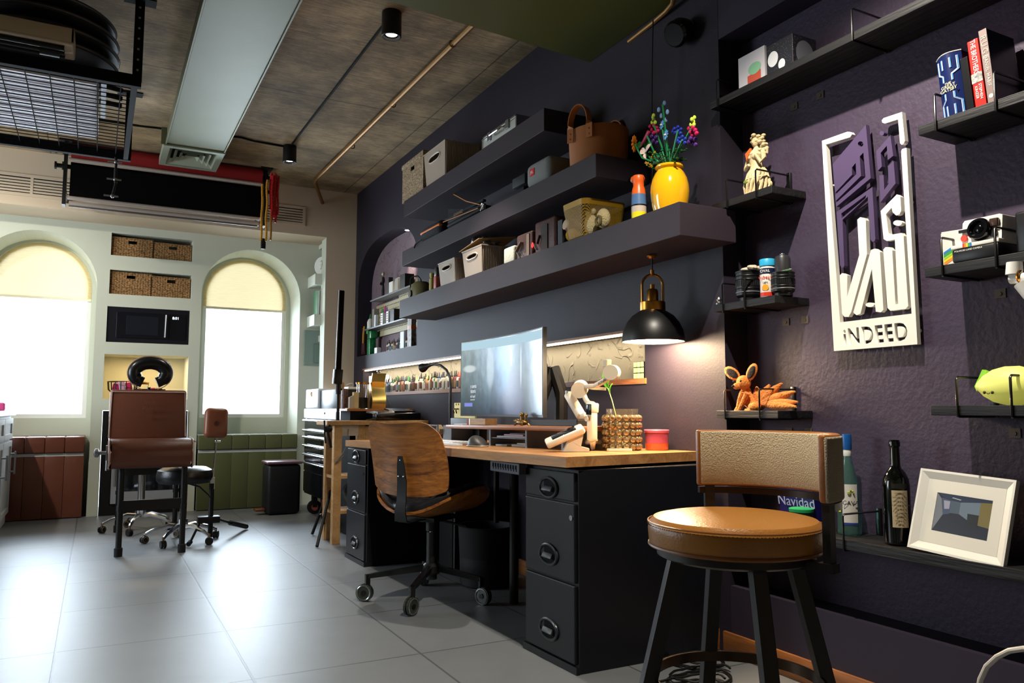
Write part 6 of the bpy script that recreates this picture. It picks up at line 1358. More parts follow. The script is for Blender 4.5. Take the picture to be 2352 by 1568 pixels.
t,tip=flower('toy_brick_flower','small yellow toy-brick flower drooping at the vase rim',1490,378,-.05,.03); daisy(t,tip,.02,mat('brick_yellow','d8a81c',.35),M_dkgr,8,nrm=(-.5,.2,-.8))
t,tip=flower('toy_brick_flower','yellow toy-brick flower behind the white orchid',1501,356,-.03,.02); daisy(t,tip,.018,mat('brick_yellow','d8a81c',.35),M_dkgr,8,nrm=(-.5,.6,.5))
t=thing('green_foliage','dark green toy-brick leaves filling the neck of the yellow vase','foliage',tuple(top-V((0,0,.05))))
b=MB()
for k in range(46):
    a=rg.uniform(0,2*PI); r=rg.uniform(.03,.09); e=top+V((math.cos(a)*r*.9,math.sin(a)*r,rg.uniform(.0,.07))); b.tube([top-V((0,0,.03)),top+(e-top)*.5+V((0,0,.02)),e],.002,5); b.ell(e,.006,.006,.004,6,4)
b.build('leaf_sprigs',M_dkgr,t)
b=MB()
for k in range(14):
    a=rg.uniform(0,2*PI); r=rg.uniform(.02,.07); e=top+V((math.cos(a)*r*.7,math.sin(a)*r,rg.uniform(.05,.11))); b.tube([top-V((0,0,.03)),e],.003,5); b.ell(e,.008,.008,.004,6,4)
b.build('bright_leaves',M_stem,t)
leaf(fpnt(1460,338,0),fpnt(1478,330,0),.016,M_stem,t)
leaf(fpnt(1478,335,.02),fpnt(1497,328,.02),.016,M_stem,t)
b=MB(); e=V((vx-.075,vy-.03,S3+h*.62)); s0=top+V((-.03,-.01,0)); b.tube([top-V((0,0,.02)),s0+V((-.02,0,.015)),V((vx-.085,vy-.02,S3+h*.85)),e],.002,5)
# ============================================================ ARCH NICHE
M_peg=mat('cream_pegboard','b3a684',.6)
XN=XW+.13
ar=spot('niche_downlight',(XW+.04,6.08,2.37),(XW+.135,6.13,1.9),26,(1,.84,.74),46,.7,.012)
t=thing('niche_spotlight','tiny recessed spotlight in the crown of the arched niche','spotlight',(XW+.07,6.05,2.40))
b=MB(); b.lathe([(.022,0),(.03,-.002),(.03,.006)],(XW+.07,6.05,2.405),20,capt=False,capb=False); b.build('ring',M_black,t)
b=MB(); b.lathe([(0,0),(.022,0)],(XW+.07,6.05,2.403),18,capt=False,capb=False); b.build('lens',M_lampw,t)
NP=lambda x,y,X=XN-.02:P(x,y,'x',X)
b=MB(); a,c,d,e=NP(852,695),NP(957,660),NP(957,612),NP(852,640)

yv0,yv1=ypx(862,XN-.02,1.9),ypx(958,XN-.02,1.9)
t=thing('pegboard','cream perforated pegboard on the back of the arched niche','pegboard',(XN,(yv0+yv1)/2,1.6))
b=MB(); zA,zB=zpy(668,XN-.02,yv0),zpy(618,XN-.02,yv1); b.box(XN-.022,5.66,1.58,XN-.012,6.95,1.87); b.box(XN-.022,5.66,1.871,XN-.012,6.34,1.985); b.build('board',M_peg,t,smooth=False)
b=MB()
for i in range(34):
    for j in range(7): b.cb(XN-.023,5.70+i*.036,1.63+j*.042,.002,.009,.009)
o=b.build('peg_holes',M_blackm,t); o['kind']='stuff'
M_nsh=mat('grey_niche_shelf','6a6c72',.4,metal=.2)
for (pxa,pxb,py,lab) in ((848,930,690,'upper small metal shelf in the arched niche'),(833,925,757,'lower small metal shelf in the arched niche')):
    X=XW+.0; ya=ypx(pxa,X,1.75 if py<700 else 1.58); z=zpy(py,X,ya); 
    b=MB(); b.box(XW+.005,5.66,z-.012,XN-.025,ya,z,bev=.001); b.build('niche_shelf',M_nsh,label=lab,cat='shelf',smooth=False)
    if py==690: ZN1=z
    else: ZN2=z
def nx(px,z): return ypx(px,XW+.05,z)
# objects on the niche shelves
y=nx(880,ZN1+.1); t=thing('robot_figurine','slim black and silver standing figurine on the upper niche shelf','figurine',(XW+.05,y,ZN1))
b=MB(); b.tube([(XW+.05,y+.012,ZN1+.003),(XW+.05,y+.014,ZN1+.07),(XW+.05,y+.004,ZN1+.12)],.009,8); b.tube([(XW+.05,y-.014,ZN1+.003),(XW+.05,y-.012,ZN1+.07),(XW+.05,y-.002,ZN1+.12)],.009,8); b.ell((XW+.05,y,ZN1+.155),.014,.02,.035,10,8); b.tube([(XW+.05,y+.02,ZN1+.18),(XW+.04,y+.028,ZN1+.14),(XW+.03,y+.015,ZN1+.12)],.006,6); b.tube([(XW+.05,y-.02,ZN1+.18),(XW+.04,y-.028,ZN1+.14),(XW+.03,y-.01,ZN1+.11)],.006,6); b.build('body',M_black,t)
b=MB(); b.ell((XW+.05,y,ZN1+.215),.015,.015,.02,12,8); b.build('head',mat('pale_metal','b5a894',.3,metal=.5),t)
b=MB(); b.box(XW+.032,y-.01,ZN1+.14,XW+.036,y+.01,ZN1+.18); b.build('chest_plate',M_chrome,t)
def nbox(name,px,z,w,d,h,c,lab,cat='box',group=None,rough=.5):
    y=nx(px,z+.03); b=MB(); b.box(XW+.02,y-w/2,z+.001,XW+.02+d,y+w/2,z+h,bev=.003); return b.build(name,mat('nb_'+c,c,rough),label=lab,cat=cat,group=group,smooth=False)
nbox('white_box',905,ZN1,.10,.08,.10,'d8d4c8','white box right of the figurine on the upper niche shelf')
nbox('grey_device',918,ZN1,.08,.09,.11,'9a988c','grey boxy device beside the white box in the arched niche','device')
nbox('black_camera',932,ZN1,.12,.08,.12,'0e0e10','black camera body on the upper niche shelf next to the grey device','camera')
nbox('dark_bottle',898,ZN1,.04,.04,.15,'1c1814','dark narrow bottle behind the white box in the niche','bottle')
y=nx(853,ZN2+.05); t=thing('glue_bottle','white glue bottle with green nozzle on the lower niche shelf','bottle',(XW+.04,y,ZN2))
b=MB(); b.lathe([(0,0),(.028,0),(.03,.06),(.02,.085),(.01,.095)],(XW+.04,y,ZN2+.001),18); b.build('bottle_body',M_white,t)
b=MB(); b.lathe([(.012,.092),(.01,.11),(.004,.14),(0,.141)],(XW+.04,y,ZN2),12); b.build('nozzle',mat('green_cap','1f7a3a',.4),t)
nbox('clear_bottle',864,ZN2,.05,.05,.17,'8f8b80','tall cloudy bottle right of the glue bottle','bottle',rough=.15)
nbox('white_marker_box',868,ZN2,.035,.03,.11,'dfe3ea','white carton in front of the cloudy bottle on the lower niche shelf')
for k,(px,c,hh,lab) in enumerate(((880,'2fae7a',.15,'green marker standing in the left pen cup of the niche'),(885,'d8486a',.165,'pink marker standing in the pen cup of the niche'),(889,'8a5ac8',.15,'violet marker standing in the right pen cup of the niche'))):
    y=nx(px,ZN2+.1); b=MB(); b.cyl((XW+.045,y,ZN2+.06),(XW+.045,y-.005,ZN2+hh),.007,n=10); b.build('marker_pen',mat('mk_'+c,c,.3),label=lab,cat='marker')
for px,lab in ((884,'white slotted pen cup left on the lower niche shelf'),(897,'white slotted pen cup right on the lower niche shelf')):
    y=nx(px,ZN2+.05); t=thing('pen_cup',lab,'pen cup',(XW+.04,y,ZN2),group='slotted pen cups in the niche')
    b=MB(); b.box(XW+.02,y-.028,ZN2+.001,XW+.07,y+.028,ZN2+.105,bev=.002); b.build('cup',M_white,t,smooth=False)
    b=MB()
    for j in range(4): b.box(XW+.0185,y-.018,ZN2+.02+j*.02,XW+.0205,y+.018,ZN2+.027+j*.02)
    b.build('slots',M_black,t)
nbox('black_box',908,ZN2,.10,.07,.11,'08080a','plain black box right of the pen cups on the lower niche shelf')
ZN3=1.411
y=nx(838,ZN3+.1); t=thing('dark_string_bundle','bundle of dark red and black hanging cords at the left edge of the arched niche','cord bundle',(XW+.03,y,ZN3))
b=MB()
for k in range(7): b.tube([(XW+.03+.008*(k%3),y+.03-.012*k,ZN3+.02),(XW+.035,y+.025-.01*k,ZN3+.15),(XW+.03,y+.01-.004*k,ZN3+.27)],.005,6)
b.build('cords',mat('maroon_cord','4a1f22',.6),t)
b=MB(); b.tube([(XW+.02,y-.045,ZN3+.12),(XW+.02,y-.05,ZN3+.2),(XW+.03,y-.04,ZN3+.28)],.008,6); b.build('yellow_cord',mat('yellow_cord','c8901c',.6),t)
y=nx(853,ZN3+.1); t=thing('green_box_figure','glittery green blocky figure standing at the left of the niche floor','figurine',(XW+.05,y,ZN3))
M_grn=mat('glitter_green','0f8a4a',.25,var=.5,vscale=80)
b=MB(); b.box(XW+.02,y-.045,ZN3+.001,XW+.08,y+.045,ZN3+.15,bev=.006); b.build('body',M_grn,t)
b=MB(); b.box(XW+.02,y-.075,ZN3+.15,XW+.085,y+.04,ZN3+.22,bev=.006); b.build('head',M_grn,t)
b=MB(); b.ext([(XW+.018,y+.01,ZN3+.20),(XW+.018,y+.05,ZN3+.27),(XW+.018,y+.06,ZN3+.2)],(.02,0,0)); b.build('crest',mat('bright_green','2fae4a',.4),t)
b=MB(); b.box(XW+.016,y-.0,ZN3+.16,XW+.019,y+.015,ZN3+.24); b.build('silver_tie',M_chrome,t)
nbox('small_white_carton',870,ZN3,.075,.04,.055,'e4e6ea','small white striped carton on the niche floor right of the green figure')
for k in range(15):
    px=893+k*3.7; y=nx(px,ZN3+.04); ci=[0,1,9,1,3,9,0,5,9,1,13,9,1,8,9][k]; ki=[0,0,1,0,0,1,0,0,4,0,1,0,0,3,0][k]
    bottle(XW+.04,y,ZN3+.0005,[.09,.10,.08][k%3],.0115,ci,ki,'%s mini bottle with %s tip, %s from left on arched niche floor'%(CN[ci],CCN[ki],ordn(k)),'mini bottles in the arched niche')
nbox('white_paint_carton',931,ZN3,.09,.03,.14,'b8bcc8','white carton behind the right end of the mini bottle row')
y=nx(952,ZN3+.1); t=thing('rolled_poster','tall dark printed poster tube with orange band at the right edge of the arched niche','poster tube',(XW+.03,y,ZN3))
b=MB(); b.box(XW+.01,y-.035,ZN3+.001,XW+.05,y+.04,ZN3+.28); b.build('tube_body',mat('printed_dark','3a2c24',.5,col2='8a8478',var=.5,vscale=35),t,smooth=False)
b=MB(); b.box(XW+.008,y-.036,ZN3+.14,XW+.051,y+.03,ZN3+.17); b.build('orange_band',mat('orange_print','b8662c',.5),t,smooth=False)
b=MB(); b.box(XW+.008,y+.03,ZN3+.001,XW+.051,y+.041,ZN3+.281); b.build('white_edge',M_white,t,smooth=False)
# ============================================================ RECESS: BLACK SHELVES
M_bwood=mat('black_stained_wood','121113',.55,bump=.5,bscale=50,stretch=(1,.08,1),var=.4,vscale=12)
M_bracket=mat('black_bracket_metal','0a0a0b',.3,spec=.6)
XS=2.105
def rshelf(ya,yb,zt,lab,brk,th=.028,plates=()):
    t=thing('wall_shelf_board',lab,'shelf',(2.19,(ya+yb)/2,zt-th))
    b=MB(); b.box(XS,yb,zt-th,XR-.002,ya,zt,bev=.002); b.build('board',M_bwood,t,smooth=False)
    for y in brk:
        b=MB(); b.tube([(XS-.004,y,zt-th-.004),(XS-.004,y,zt+.072),(XS+.002,y,zt+.078),(XR-.02,y,zt+.078),(XR-.006,y,zt+.078)],.0035,6); b.tube([(XS-.004,y,zt-th-.003),(XR-.006,y,zt-th-.003)],.0035,6)
        b.box(XR-.012,y-.009,zt-th-.004,XR-.0015,y+.009,zt+.088,bev=.001); b.build('wire_bracket',M_bracket,t,ang=50)
    for y in plates:
        b=MB(); b.box(XR-.0035,y-.016,zt-th-.062,XR-.0015,y+.016,zt-th-.035); b.cyl((XR-.006,y,zt-th-.05),(XR-.003,y,zt-th-.05),.006,n=10); b.build('wall_plate',mat('brown_plate','4a3d30',.6),t)
    return t
ZA,ZB,ZC_,ZD,ZE,ZF,ZG,ZT=1.722,1.325,.917,1.752,1.33,.933,.513,2.135
rshelf(2.286,1.978,ZA,'short black wooden shelf carrying the cream statuette',(2.20,2.05))
rshelf(2.286,1.978,ZB,'short black wooden shelf carrying the black lens mugs',(2.235,2.12),plates=(2.09,2.0))
rshelf(2.286,1.978,ZC_,'short black wooden shelf carrying the orange crochet fox',(2.235,2.06),plates=(2.09,2.0))
rshelf(1.412,.55,ZD,'black wooden shelf at the right carrying the leaning books',(1.355,1.185))
rshelf(1.412,.55,ZE,'black wooden shelf at the right carrying the white instant camera',(1.355,1.205),plates=(1.30,))
rshelf(1.412,.55,ZF,'black wooden shelf at the right carrying the glowing lemon lamp',(1.33,1.185),plates=(1.28,))
rshelf(2.286,.55,ZG,'long low black shelf carrying the bottles and the picture frame',(1.72,),th=.032)
rshelf(2.286,.55,ZT,'long black shelf near the top of the recess carrying the two boxes',(2.24,1.62),plates=(2.02,1.9))
# wall sign -----------------------------------------------------
XSG=2.243; TH=.018
sg=thing('wall_sign','white and purple raised lettering sign mounted on the purple wall','sign',tuple(P(2010,800,'x',XR-.01)))
M_sw=mat('sign_white','e8e4da',.5); M_sp=mat('sign_purple','4d3d60',.55)
sp=lambda x,y:P(x/2.7036+1860,y/2.7036+240,'x',XSG)
def plate(pts,m,name,holes=(),front=0,th=None,bev=.0):
    b=MB(); f=[sp(*p)-V((front,0,0)) for p in pts]; b.ext(f,(th or TH,0,0),[[sp(*p)-V((front,0,0)) for p in h] for h in holes]); return b.build(name,m,sg,smooth=False)
def circ(cx,cy,r,ry=None,n=20): return [(cx+r*math.cos(2*PI*i/n),cy+(ry or r)*math.sin(2*PI*i/n)) for i in range(n)]
plate([(75,225),(232,169),(252,170),(262,184),(250,203),(100,248),(188,1352),(632,1298),(567,290),(573,276),(600,268),(668,1488),(150,1530)],M_sw,'sign_frame')
plate([(447,98),(458,84),(572,46),(590,225),(585,240),(570,250),(560,240),(548,92),(465,118),(450,112)],M_sw,'corner_hook')
plate([(348,125),(378,457),(166,634),(161,612),(345,450),(333,298),(310,322),(318,443),(160,600),(157,562),(288,432),(285,362),(262,390),(262,436),(157,548),(142,370)],M_sp,'purple_plate',[circ(315,245,17)])
plate([(165,668),(388,512),(407,835),(400,850),(388,852),(377,838),(360,572),(203,715),(214,1000),(207,1012),(197,1012),(188,998)],M_sp,'purple_roof_stroke',[[(195,676),(350,562),(345,582),(198,706)]])
plate([(500,190),(412,290),(422,412),(447,385),(440,300),(478,255),(484,345),(518,318)],M_sp,'purple_upper_glyph')
plate([(520,350),(532,490),(438,608),(432,440),(458,436),(462,530),(490,490),(485,385)],M_sp,'purple_lower_glyph')
plate(circ(447,178,14),M_sp,'purple_dot')
plate([(540,558),(440,660),(458,835),(478,847),(528,838),(548,1238),(532,1240),(512,905),(495,885),(470,885),(456,900),(482,1262),(500,1280),(595,1268),(611,1250),(582,815),(568,797),(505,808),(490,800),(473,680),(508,640),(514,668),(535,688),(556,682),(568,660),(562,572)],M_sw,'white_s_glyph')
plate(circ(545,735,27,17),M_sw,'white_pill')
plate([(190,1062),(205,1047),(238,1060),(236,1195),(312,935),(300,715),(318,700),(345,705),(352,720),(360,930),(262,1290),(245,1318),(220,1318),(205,1300)],M_sw,'white_v_glyph',front=.004)
plate([(385,903),(408,895),(440,915),(462,1275),(445,1290),(415,1286),(390,1020),(320,1298),(295,1308),(275,1292)],M_sw,'white_a_glyph',front=.004)
plate(circ(372,1243,26,14),M_sw,'small_white_pill')
for q_ in ((110,500),(150,1430),(640,1400),(590,600)):
    p_=sp(*q_); b=MB(); b.cyl(p_+V((TH,0,0)),V((XR-.001,p_.y,p_.z)),.006,n=10); b.build('standoff',M_sw,sg)
fr=[c for c in kids(sg) if c.name.startswith('sign_frame')][0]
a,c=sp(190,1452),sp(628,1410); xd=(c-a).normalized(); yd=(sp(300,1350)-sp(312,1500)).normalized()
cut=text(sg,'iNDEED',(a+c)/2-V((.004,0,0))+V((0,0,0)),xd,yd,.078,M_sw,'cutter',.06,sx=.80,spacing=1.14,bold=.0022)
bpy.context.view_layer.update()
bo=fr.modifiers.new('b','BOOLEAN'); bo.object=cut; bo.operation='DIFFERENCE'; bo.solver='EXACT'
dg=bpy.context.evaluated_depsgraph_get(); me=D.meshes.new_from_object(fr.evaluated_get(dg)); fr.modifiers.clear()
if len(me.polygons)>30: fr.data=me
D.objects.remove(cut,do_unlink=True)
# ---------- things on the top shelf
y0,y1=ypx(1696,2.15,2.25),ypx(1756,2.15,2.25); z1=zpy(120,2.15,(y0+y1)/2)
t=thing('print_card','white square card with green and coral shapes on the top shelf of the recess','card',(2.155,(y0+y1)/2,ZT))
b=MB(); b.box(2.15,y1,ZT+.001,2.16,y0,z1); b.build('card',mat('card_white','cfcbd0',.5),t,smooth=False)
w=y0-y1; hh=z1-ZT
b=MB(); b.face([(2.149,y0-w*u,ZT+hh*v) for u,v in ((.35,.15),(.35,.38),(.85,.42),(.85,.15))]); b.build('coral_shape',mat('coral_ink','c8553e',.5),t,smooth=False)
b=MB(); b.face([(2.1489,y0-w*(.62+.24*math.cos(a)),ZT+hh*(.52+.16*math.sin(a))) for a in [2*PI*i/24 for i in range(24)]]); b.build('green_shape',mat('mint_ink','8ac09a',.5),t,smooth=False)
y0,y1=ypx(1760,2.13,2.25),ypx(1820,2.13,2.25); z1=zpy(75,2.13,y1)
t=thing('speckled_box','black speckled gift box with pale abstract shapes beside the white card','box',(2.19,(y0+y1)/2,ZT))
M_spk=mat('speckled_black','0c0c12',.5,col2='0c0c12')
def speckle():
    m=D.materials.new('speckled_black_card'); m.use_nodes=True; nt=m.node_tree; b=nt.nodes['Principled BSDF']; L=nt.links.new; tc=nt.nodes.new('ShaderNodeTexCoord'); v=nt.nodes.new('ShaderNodeTexVoronoi'); v.inputs['Scale'].default_value=220; L(tc.outputs['Object'],v.inputs[0])
    r=nt.nodes.new('ShaderNodeValToRGB'); r.color_ramp.interpolation='CONSTANT'; r.color_ramp.elements[0].color=(.5,.5,.55,1); r.color_ramp.elements[1].color=(.006,.006,.01,1); r.color_ramp.elements[1].position=.13; L(v.outputs[0],r.inputs[0]); L(r.outputs[0],b.inputs['Base Color']); return m
b=MB(); b.box(2.13,y1,ZT+.001,2.25,y0,min(z1,2.30),bev=.002); b.build('box_body',speckle(),t,smooth=False)
w=y0-y1; zt=min(z1,2.30); hh=zt-ZT
b=MB(); b.face([(2.1292,y0-w*(.25+.2*math.cos(a)),ZT+hh*(.50+.24*math.sin(a))) for a in [2*PI*i/24 for i in range(24)]]); b.build('pale_disc',mat('pale_print','c6c8cc',.4),t,smooth=False)
b=MB(); b.face([(2.1290,y0-w*(.58+.13*math.cos(a)),ZT+hh*(.22+.16*math.sin(a))) for a in [2*PI*i/20 for i in range(20)]]); b.build('small_pale_disc',mat('pale_print','c6c8cc',.4),t,smooth=False)
b=MB(); b.face([(2.19+.045*math.cos(a),y1-.0006,ZT+hh*(.45)+.05*math.sin(a)) for a in [2*PI*i/24 for i in range(24)]]); b.build('grey_disc',mat('grey_print','55565e',.5),t,smooth=False)
# ---------- books
def book(name,lab,px0,px1,z1px,X,lean,c,xdep=.16,grp='leaning books on the right shelf',rounded=False,face=None):
    ya,yb=ypx(px0,X,ZD+.02),ypx(px1,X,ZD+.02); ym=(ya+yb)/2; h=zpy(z1px,X,ym+.0)-ZD
    t=thing(name,lab,'book',(X+xdep/2,ym,ZD),group=grp)
    Mx=Matrix.Translation((0,yb,ZD+.001))@Matrix.Rotation(lean,4,'X')
    w=ya-yb
    b=MB()
    if rounded:
        pts=[(X+xdep,w,0),(X+xdep,0,0)]+[(X+.02-.02*math.sin(PI*i/12),w*i/12,0) for i in range(13)]
        b.ext([Mx@V(p) for p in pts],(Mx.to_3x3()@V((0,0,h))))
    else: b.box(X,0,0,X+xdep,w,h,Mx,.002)
    b.build('cover',c,t,smooth=rounded)
    return t,Mx,w,h
lean=-math.radians(4.5)
M_gat=mat('navy_gloss_cover','14204e',.25)
t,Mx,w,h=book('hardback_book','navy blue decorated hardback leaning at the left of the right shelf',2158,2216,118,2.11,lean,M_gat,.15,rounded=True)
gold=mat('cream_foil','e8dcae',.4); lb=mat('light_blue_foil','4a86c8',.35); sv=mat('silver_foil','9aa6c0',.35)
R3=Mx.to_3x3()
for s,v,sz in (('THE',.52,.010),('GREAT',.475,.0135),('GATSBY',.42,.0135)): text(t,s,Mx@V((2.11-.0015,w*.5,h*v)),R3@V((0,-1,0)),R3@V((0,0,1)),sz,gold,'spine_lettering',.0004)
def deco(m,off,name,flip):
    b=MB()
    for s in (-1,1):
        pl=[(.5+s*.36,.93),(.5+s*.36,.72),(.5+s*.16,.66),(.5+s*.16,.56)]; pl2=[(.5+s*.14,.92),(.5+s*.14,.76)]
        for q in (pl,pl2):
            q=[(u+off*s*.5,(v if not flip else .94-v)) for u,v in q]
            pts=[Mx@V((2.11+.02*(1-math.sin(PI*min(1,max(0,u))))-.0012,w*(1-u),h*v)) for u,v in q]
            for a_,b_ in zip(pts,pts[1:]): b.beam(a_,b_,.0032,.0016,up=(1,0,0))
    return b.build(name,m,t,smooth=False)
for fl in (0,1): deco(sv,0,'silver_pattern',fl); deco(lb,.07,'blue_pattern',fl)
b=MB(); b.tube([Mx@V((2.11+.02-.02*math.sin(PI*i/12),w*i/12,h)) for i in range(13)],.002,5); b.build('white_head_edge',M_white,t)
t,Mx,w,h=book('black_book','thin black book squeezed between the navy and the red book',2219,2237,128,2.125,lean,mat('black_cover','0a0a0e',.3),.14)
t,Mx,w,h=book('red_book','bright red paperback with a photo band leaning on the right shelf',2240,2265,86,2.115,lean,mat('red_cover','d4180c',.4),.13)
R3=Mx.to_3x3()
text(t,'THE BROTHERS',Mx@V((2.1143,w*.5,h*.74)),R3@V((0,0,-1)),R3@V((0,-1,0)),.020,M_white,'spine_lettering',.0004,sx=.72)
text(t,'STEPHEN\nKINZER',Mx@V((2.1143,w*.5,h*.22)),R3@V((0,0,-1)),R3@V((0,-1,0)),.011,M_white,'author_lettering',.0004)
b=MB(); b.box(2.1140,0,h*.36,2.1152,w,h*.50,Mx); b.build('photo_band',mat('photo_greys','c8c8c4',.5,col2='3a3a3a',var=.5,vscale=60),t,smooth=False)
t,Mx,w,h=book('taupe_book','tall taupe paperback with raised title, rightmost of the leaning books',2270,2288,62,2.12,lean,mat('black_cover','0a0a0e',.3),.13)
b=MB(); b.box(2.1185,.0,0,2.1205,w,h,Mx); b.build('spine',mat('taupe_cover','7c6a66',.5),t,smooth=False)
R3=Mx.to_3x3()
text(t,'RUGE',Mx@V((2.1180,w*.5,h*.76)),R3@V((0,0,-1)),R3@V((0,-1,0)),.022,mat('pale_emboss','b5a49c',.3),'title_lettering',.0005,spacing=1.4)
text(t,'DANIEL HABIF',Mx@V((2.1180,w*.5,h*.44)),R3@V((0,0,-1)),R3@V((0,-1,0)),.013,mat('cream_ink','d8cfc0',.4),'author_lettering',.0004,spacing=1.1)
b=MB(); c=Mx@V((2.1178,w*.5,h*.1)); b.lathe([(0,0),(.006,0)],c,14,axis=(1,0,0),capt=False,capb=False); b.build('logo_dot',mat('cream_ink','d8cfc0',.4),t)
# ---------- statuette
M_cre=mat('aged_cream_resin','d2bd92',.5,var=.35,vscale=45,bump=.3,bscale=80); M_reds=mat('rust_paint','b85a24',.5)
y=ypx(1739,2.17,1.82); F0=V((2.17,y,ZA+.001)); t=thing('statuette','cream resin statuette of a woman with rust scarf on a tree-stump base','figurine',tuple(F0))
q=lambda x,yy_,dx=0:P(x,yy_,'x',2.17+dx)
b=MB(); pr=[]
b.lathe([(0,0),(.045,0),(.05,.006),(.042,.03),(.047,.055),(.052,.062),(.040,.072),(.0,.078)],F0,14,sx=.8); b.build('base',M_cre,t)
b=MB()
for k in range(16):
    a=2*PI*k/16; b.tube([F0+V((.038*math.cos(a),.048*math.sin(a),.002)),F0+V((.042*math.cos(a+.2),.053*math.sin(a+.2),.04)),F0+V((.03*math.cos(a+.5),.038*math.sin(a+.5),.085)),F0+V((.02*math.cos(a+.6),.028*math.sin(a+.6),.10))],.006,6)
b.build('draped_skirt',M_cre,t)
b=MB(); b.tube([F0+V((0,.0,.06)),F0+V((0,.0,.085)),F0+V((0,.002,.11)),F0+V((0,.004,.135)),F0+V((0,.0,.158)),F0+V((0,-.004,.178)),F0+V((0,-.006,.19))],.02,12,rs=[.036,.034,.025,.026,.033,.016,.011])
for s in (-1,1): b.ell(F0+V((-.02,.012*s+.002,.148)),.013,.012,.012,10,8)
b.build('torso',M_cre,t)
b=MB(); b.tube([F0+V((0,-.032,.165)),F0+V((-.008,-.042,.135)),F0+V((-.02,-.038,.118)),F0+V((-.028,-.02,.15))],.009,8,rs=[.011,.010,.008,.006]); b.tube([F0+V((0,.032,.160)),F0+V((-.005,.043,.130)),F0+V((-.018,.040,.108)),F0+V((-.03,.012,.118))],.009,8,rs=[.011,.010,.008,.006]); b.build('arms',M_cre,t)
b=MB(); b.ell(F0+V((-.006,-.002,.205)),.016,.016,.02,14,10); b.ell(F0+V((-.022,-.002,.203)),.003,.003,.004,6,5); b.build('head',M_cre,t)
b=MB()
for k in range(22):
    a=rg.uniform(0,2*PI); b.ell(F0+V((.004+.016*math.cos(a),.018*math.sin(a)+rg.uniform(-.01,.004),.215+rg.uniform(-.02,.02))),.009,.010,.007,8,6)
for k in range(12): b.ell(F0+V((.0+rg.uniform(-.012,.01),-.032+rg.uniform(-.012,.010),.185+rg.uniform(-.02,.015))),.010,.011,.008,8,6)
b.tube([F0+V((0,-.035,.17)),F0+V((0,-.055,.165)),F0+V((0,-.05,.15))],.006,6); b.build('curly_hair',M_cre,t)
b=MB(); b.ext([F0+V((-.022,.012,.185)),F0+V((-.030,.030,.165)),F0+V((-.036,.018,.135)),F0+V((-.032,.004,.165))],(.01,0,0)); b.build('rust_scarf',M_reds,t)
b=MB(); b.ell(F0+V((-.044,.016,.05)),.006,.012,.009,8,6); b.build('green_patch',mat('moss_paint','6a7a2c',.5),t)
# ---------- lens mugs and jar
y=ypx(1718,2.16,1.4); 
def mug(lab,px,h,r,c='0d0d0f',rib=True,dx=0):
    y=ypx(px,2.165+dx,1.4); c0=V((2.165+dx,y,ZB+.001)); t=thing('lens_mug',lab,'lens mug',tuple(c0))
    b=MB(); b.lathe([(0,0),(r*.82,0),(r*.82,h*.12),(r,h*.2),(r,h*.95),(r*1.04,h*.96),(r*1.04,h),(r*.9,h),(r*.88,h*.93)],c0,32,capt=False,capb=False); b.build('barrel',mat('lens_black',c,.35),t)
    for zz in (.3,.42,.72,.84):
        b=MB(); b.torus(c0+V((0,0,h*zz)),r*1.01,.002,n=32,m=5); b.build('grip_ring',M_grey if zz==.3 else M_black,t)
    b=MB()
    for k in range(36):
        a=2*PI*k/36; b.cyl(c0+V((math.cos(a)*r,math.sin(a)*r,h*.5)),c0+V((math.cos(a)*r,math.sin(a)*r,h*.68)),.002,n=5)
    b.build('ribbed_grip',M_black,t); return t,c0
t,c0=mug('black camera-lens mug stuffed with pale paper on the second left recess shelf',1719,.115,.046)
b=MB()
for k in range(7): b.ell(c0+V((rg.uniform(-.02,.02),-.012+rg.uniform(-.03,.02),.118+rg.uniform(0,.012))),.018,.022,.009,8,6,Matrix.Rotation(rg.uniform(-.5,.5),3,'X'))
b.build('crumpled_paper',mat('pale_paper','b8ad98',.8),label='crumpled pale paper sticking out of the left lens mug',cat='paper')
y=ypx(1763,2.145,1.4); c0=V((2.145,y,ZB+.001)); t=thing('drink_bottle','white bottle with blue cap and printed label between the black lens mugs','bottle',tuple(c0))
b=MB(); b.lathe([(0,0),(.026,0),(.027,.004),(.027,.108),(.024,.114)],c0,28); b.build('bottle_body',mat('label_white','d8cfc8',.35),t)
b=MB(); b.lathe([(.0276,.004),(.0276,.018)],c0,28,capt=False,capb=False); b.build('red_stripe',mat('label_red','c8301c',.4),t)
b=MB(); b.lathe([(.0276,.085),(.0276,.106)],c0,28,capt=False,capb=False); b.build('navy_stripe',mat('label_navy','141c3a',.4),t)
b=MB(); b.lathe([(.025,.114),(.028,.116),(.028,.138),(.026,.141),(0,.141)],c0,28); b.build('blue_cap',mat('sky_blue_cap','2aa0cc',.4),t)
nd=V((-.9,-.43,0)).normalized(); xd=V((.43,-.9,0)).normalized()
text(t,'OVAL',c0+nd*.028+V((0,0,.095)),xd,(0,0,1),.014,M_white,'label_lettering',.0004)
text(t,'tobeas',c0+nd*.028+V((0,0,.072)),xd,(0,0,1),.018,mat('label_red','c8301c',.4),'label_script',.0004)
text(t,'Light',c0+nd*.028+V((0,0,.054)),xd,(0,0,1),.010,mat('label_navy','141c3a',.4),'label_small_print',.0004)
b=MB(); b.lathe([(0,0),(.012,.0),(.012,.0012),(0,.0012)],c0+nd*.0265+V((0,0,.035)),18,axis=nd); b.build('sun_emblem',mat('emblem_orange','e09a2c',.4),t)
t,c0=mug('tall black lens-shaped grinder with silver knob right of the blue-capped bottle',1798,.085,.040)
b=MB(); b.lathe([(.036,.085),(.028,.09),(.028,.135),(.024,.145),(.012,.15)],c0,28,capb=False); b.build('upper_barrel',mat('charcoal_plastic','2a2a2e',.4),t)
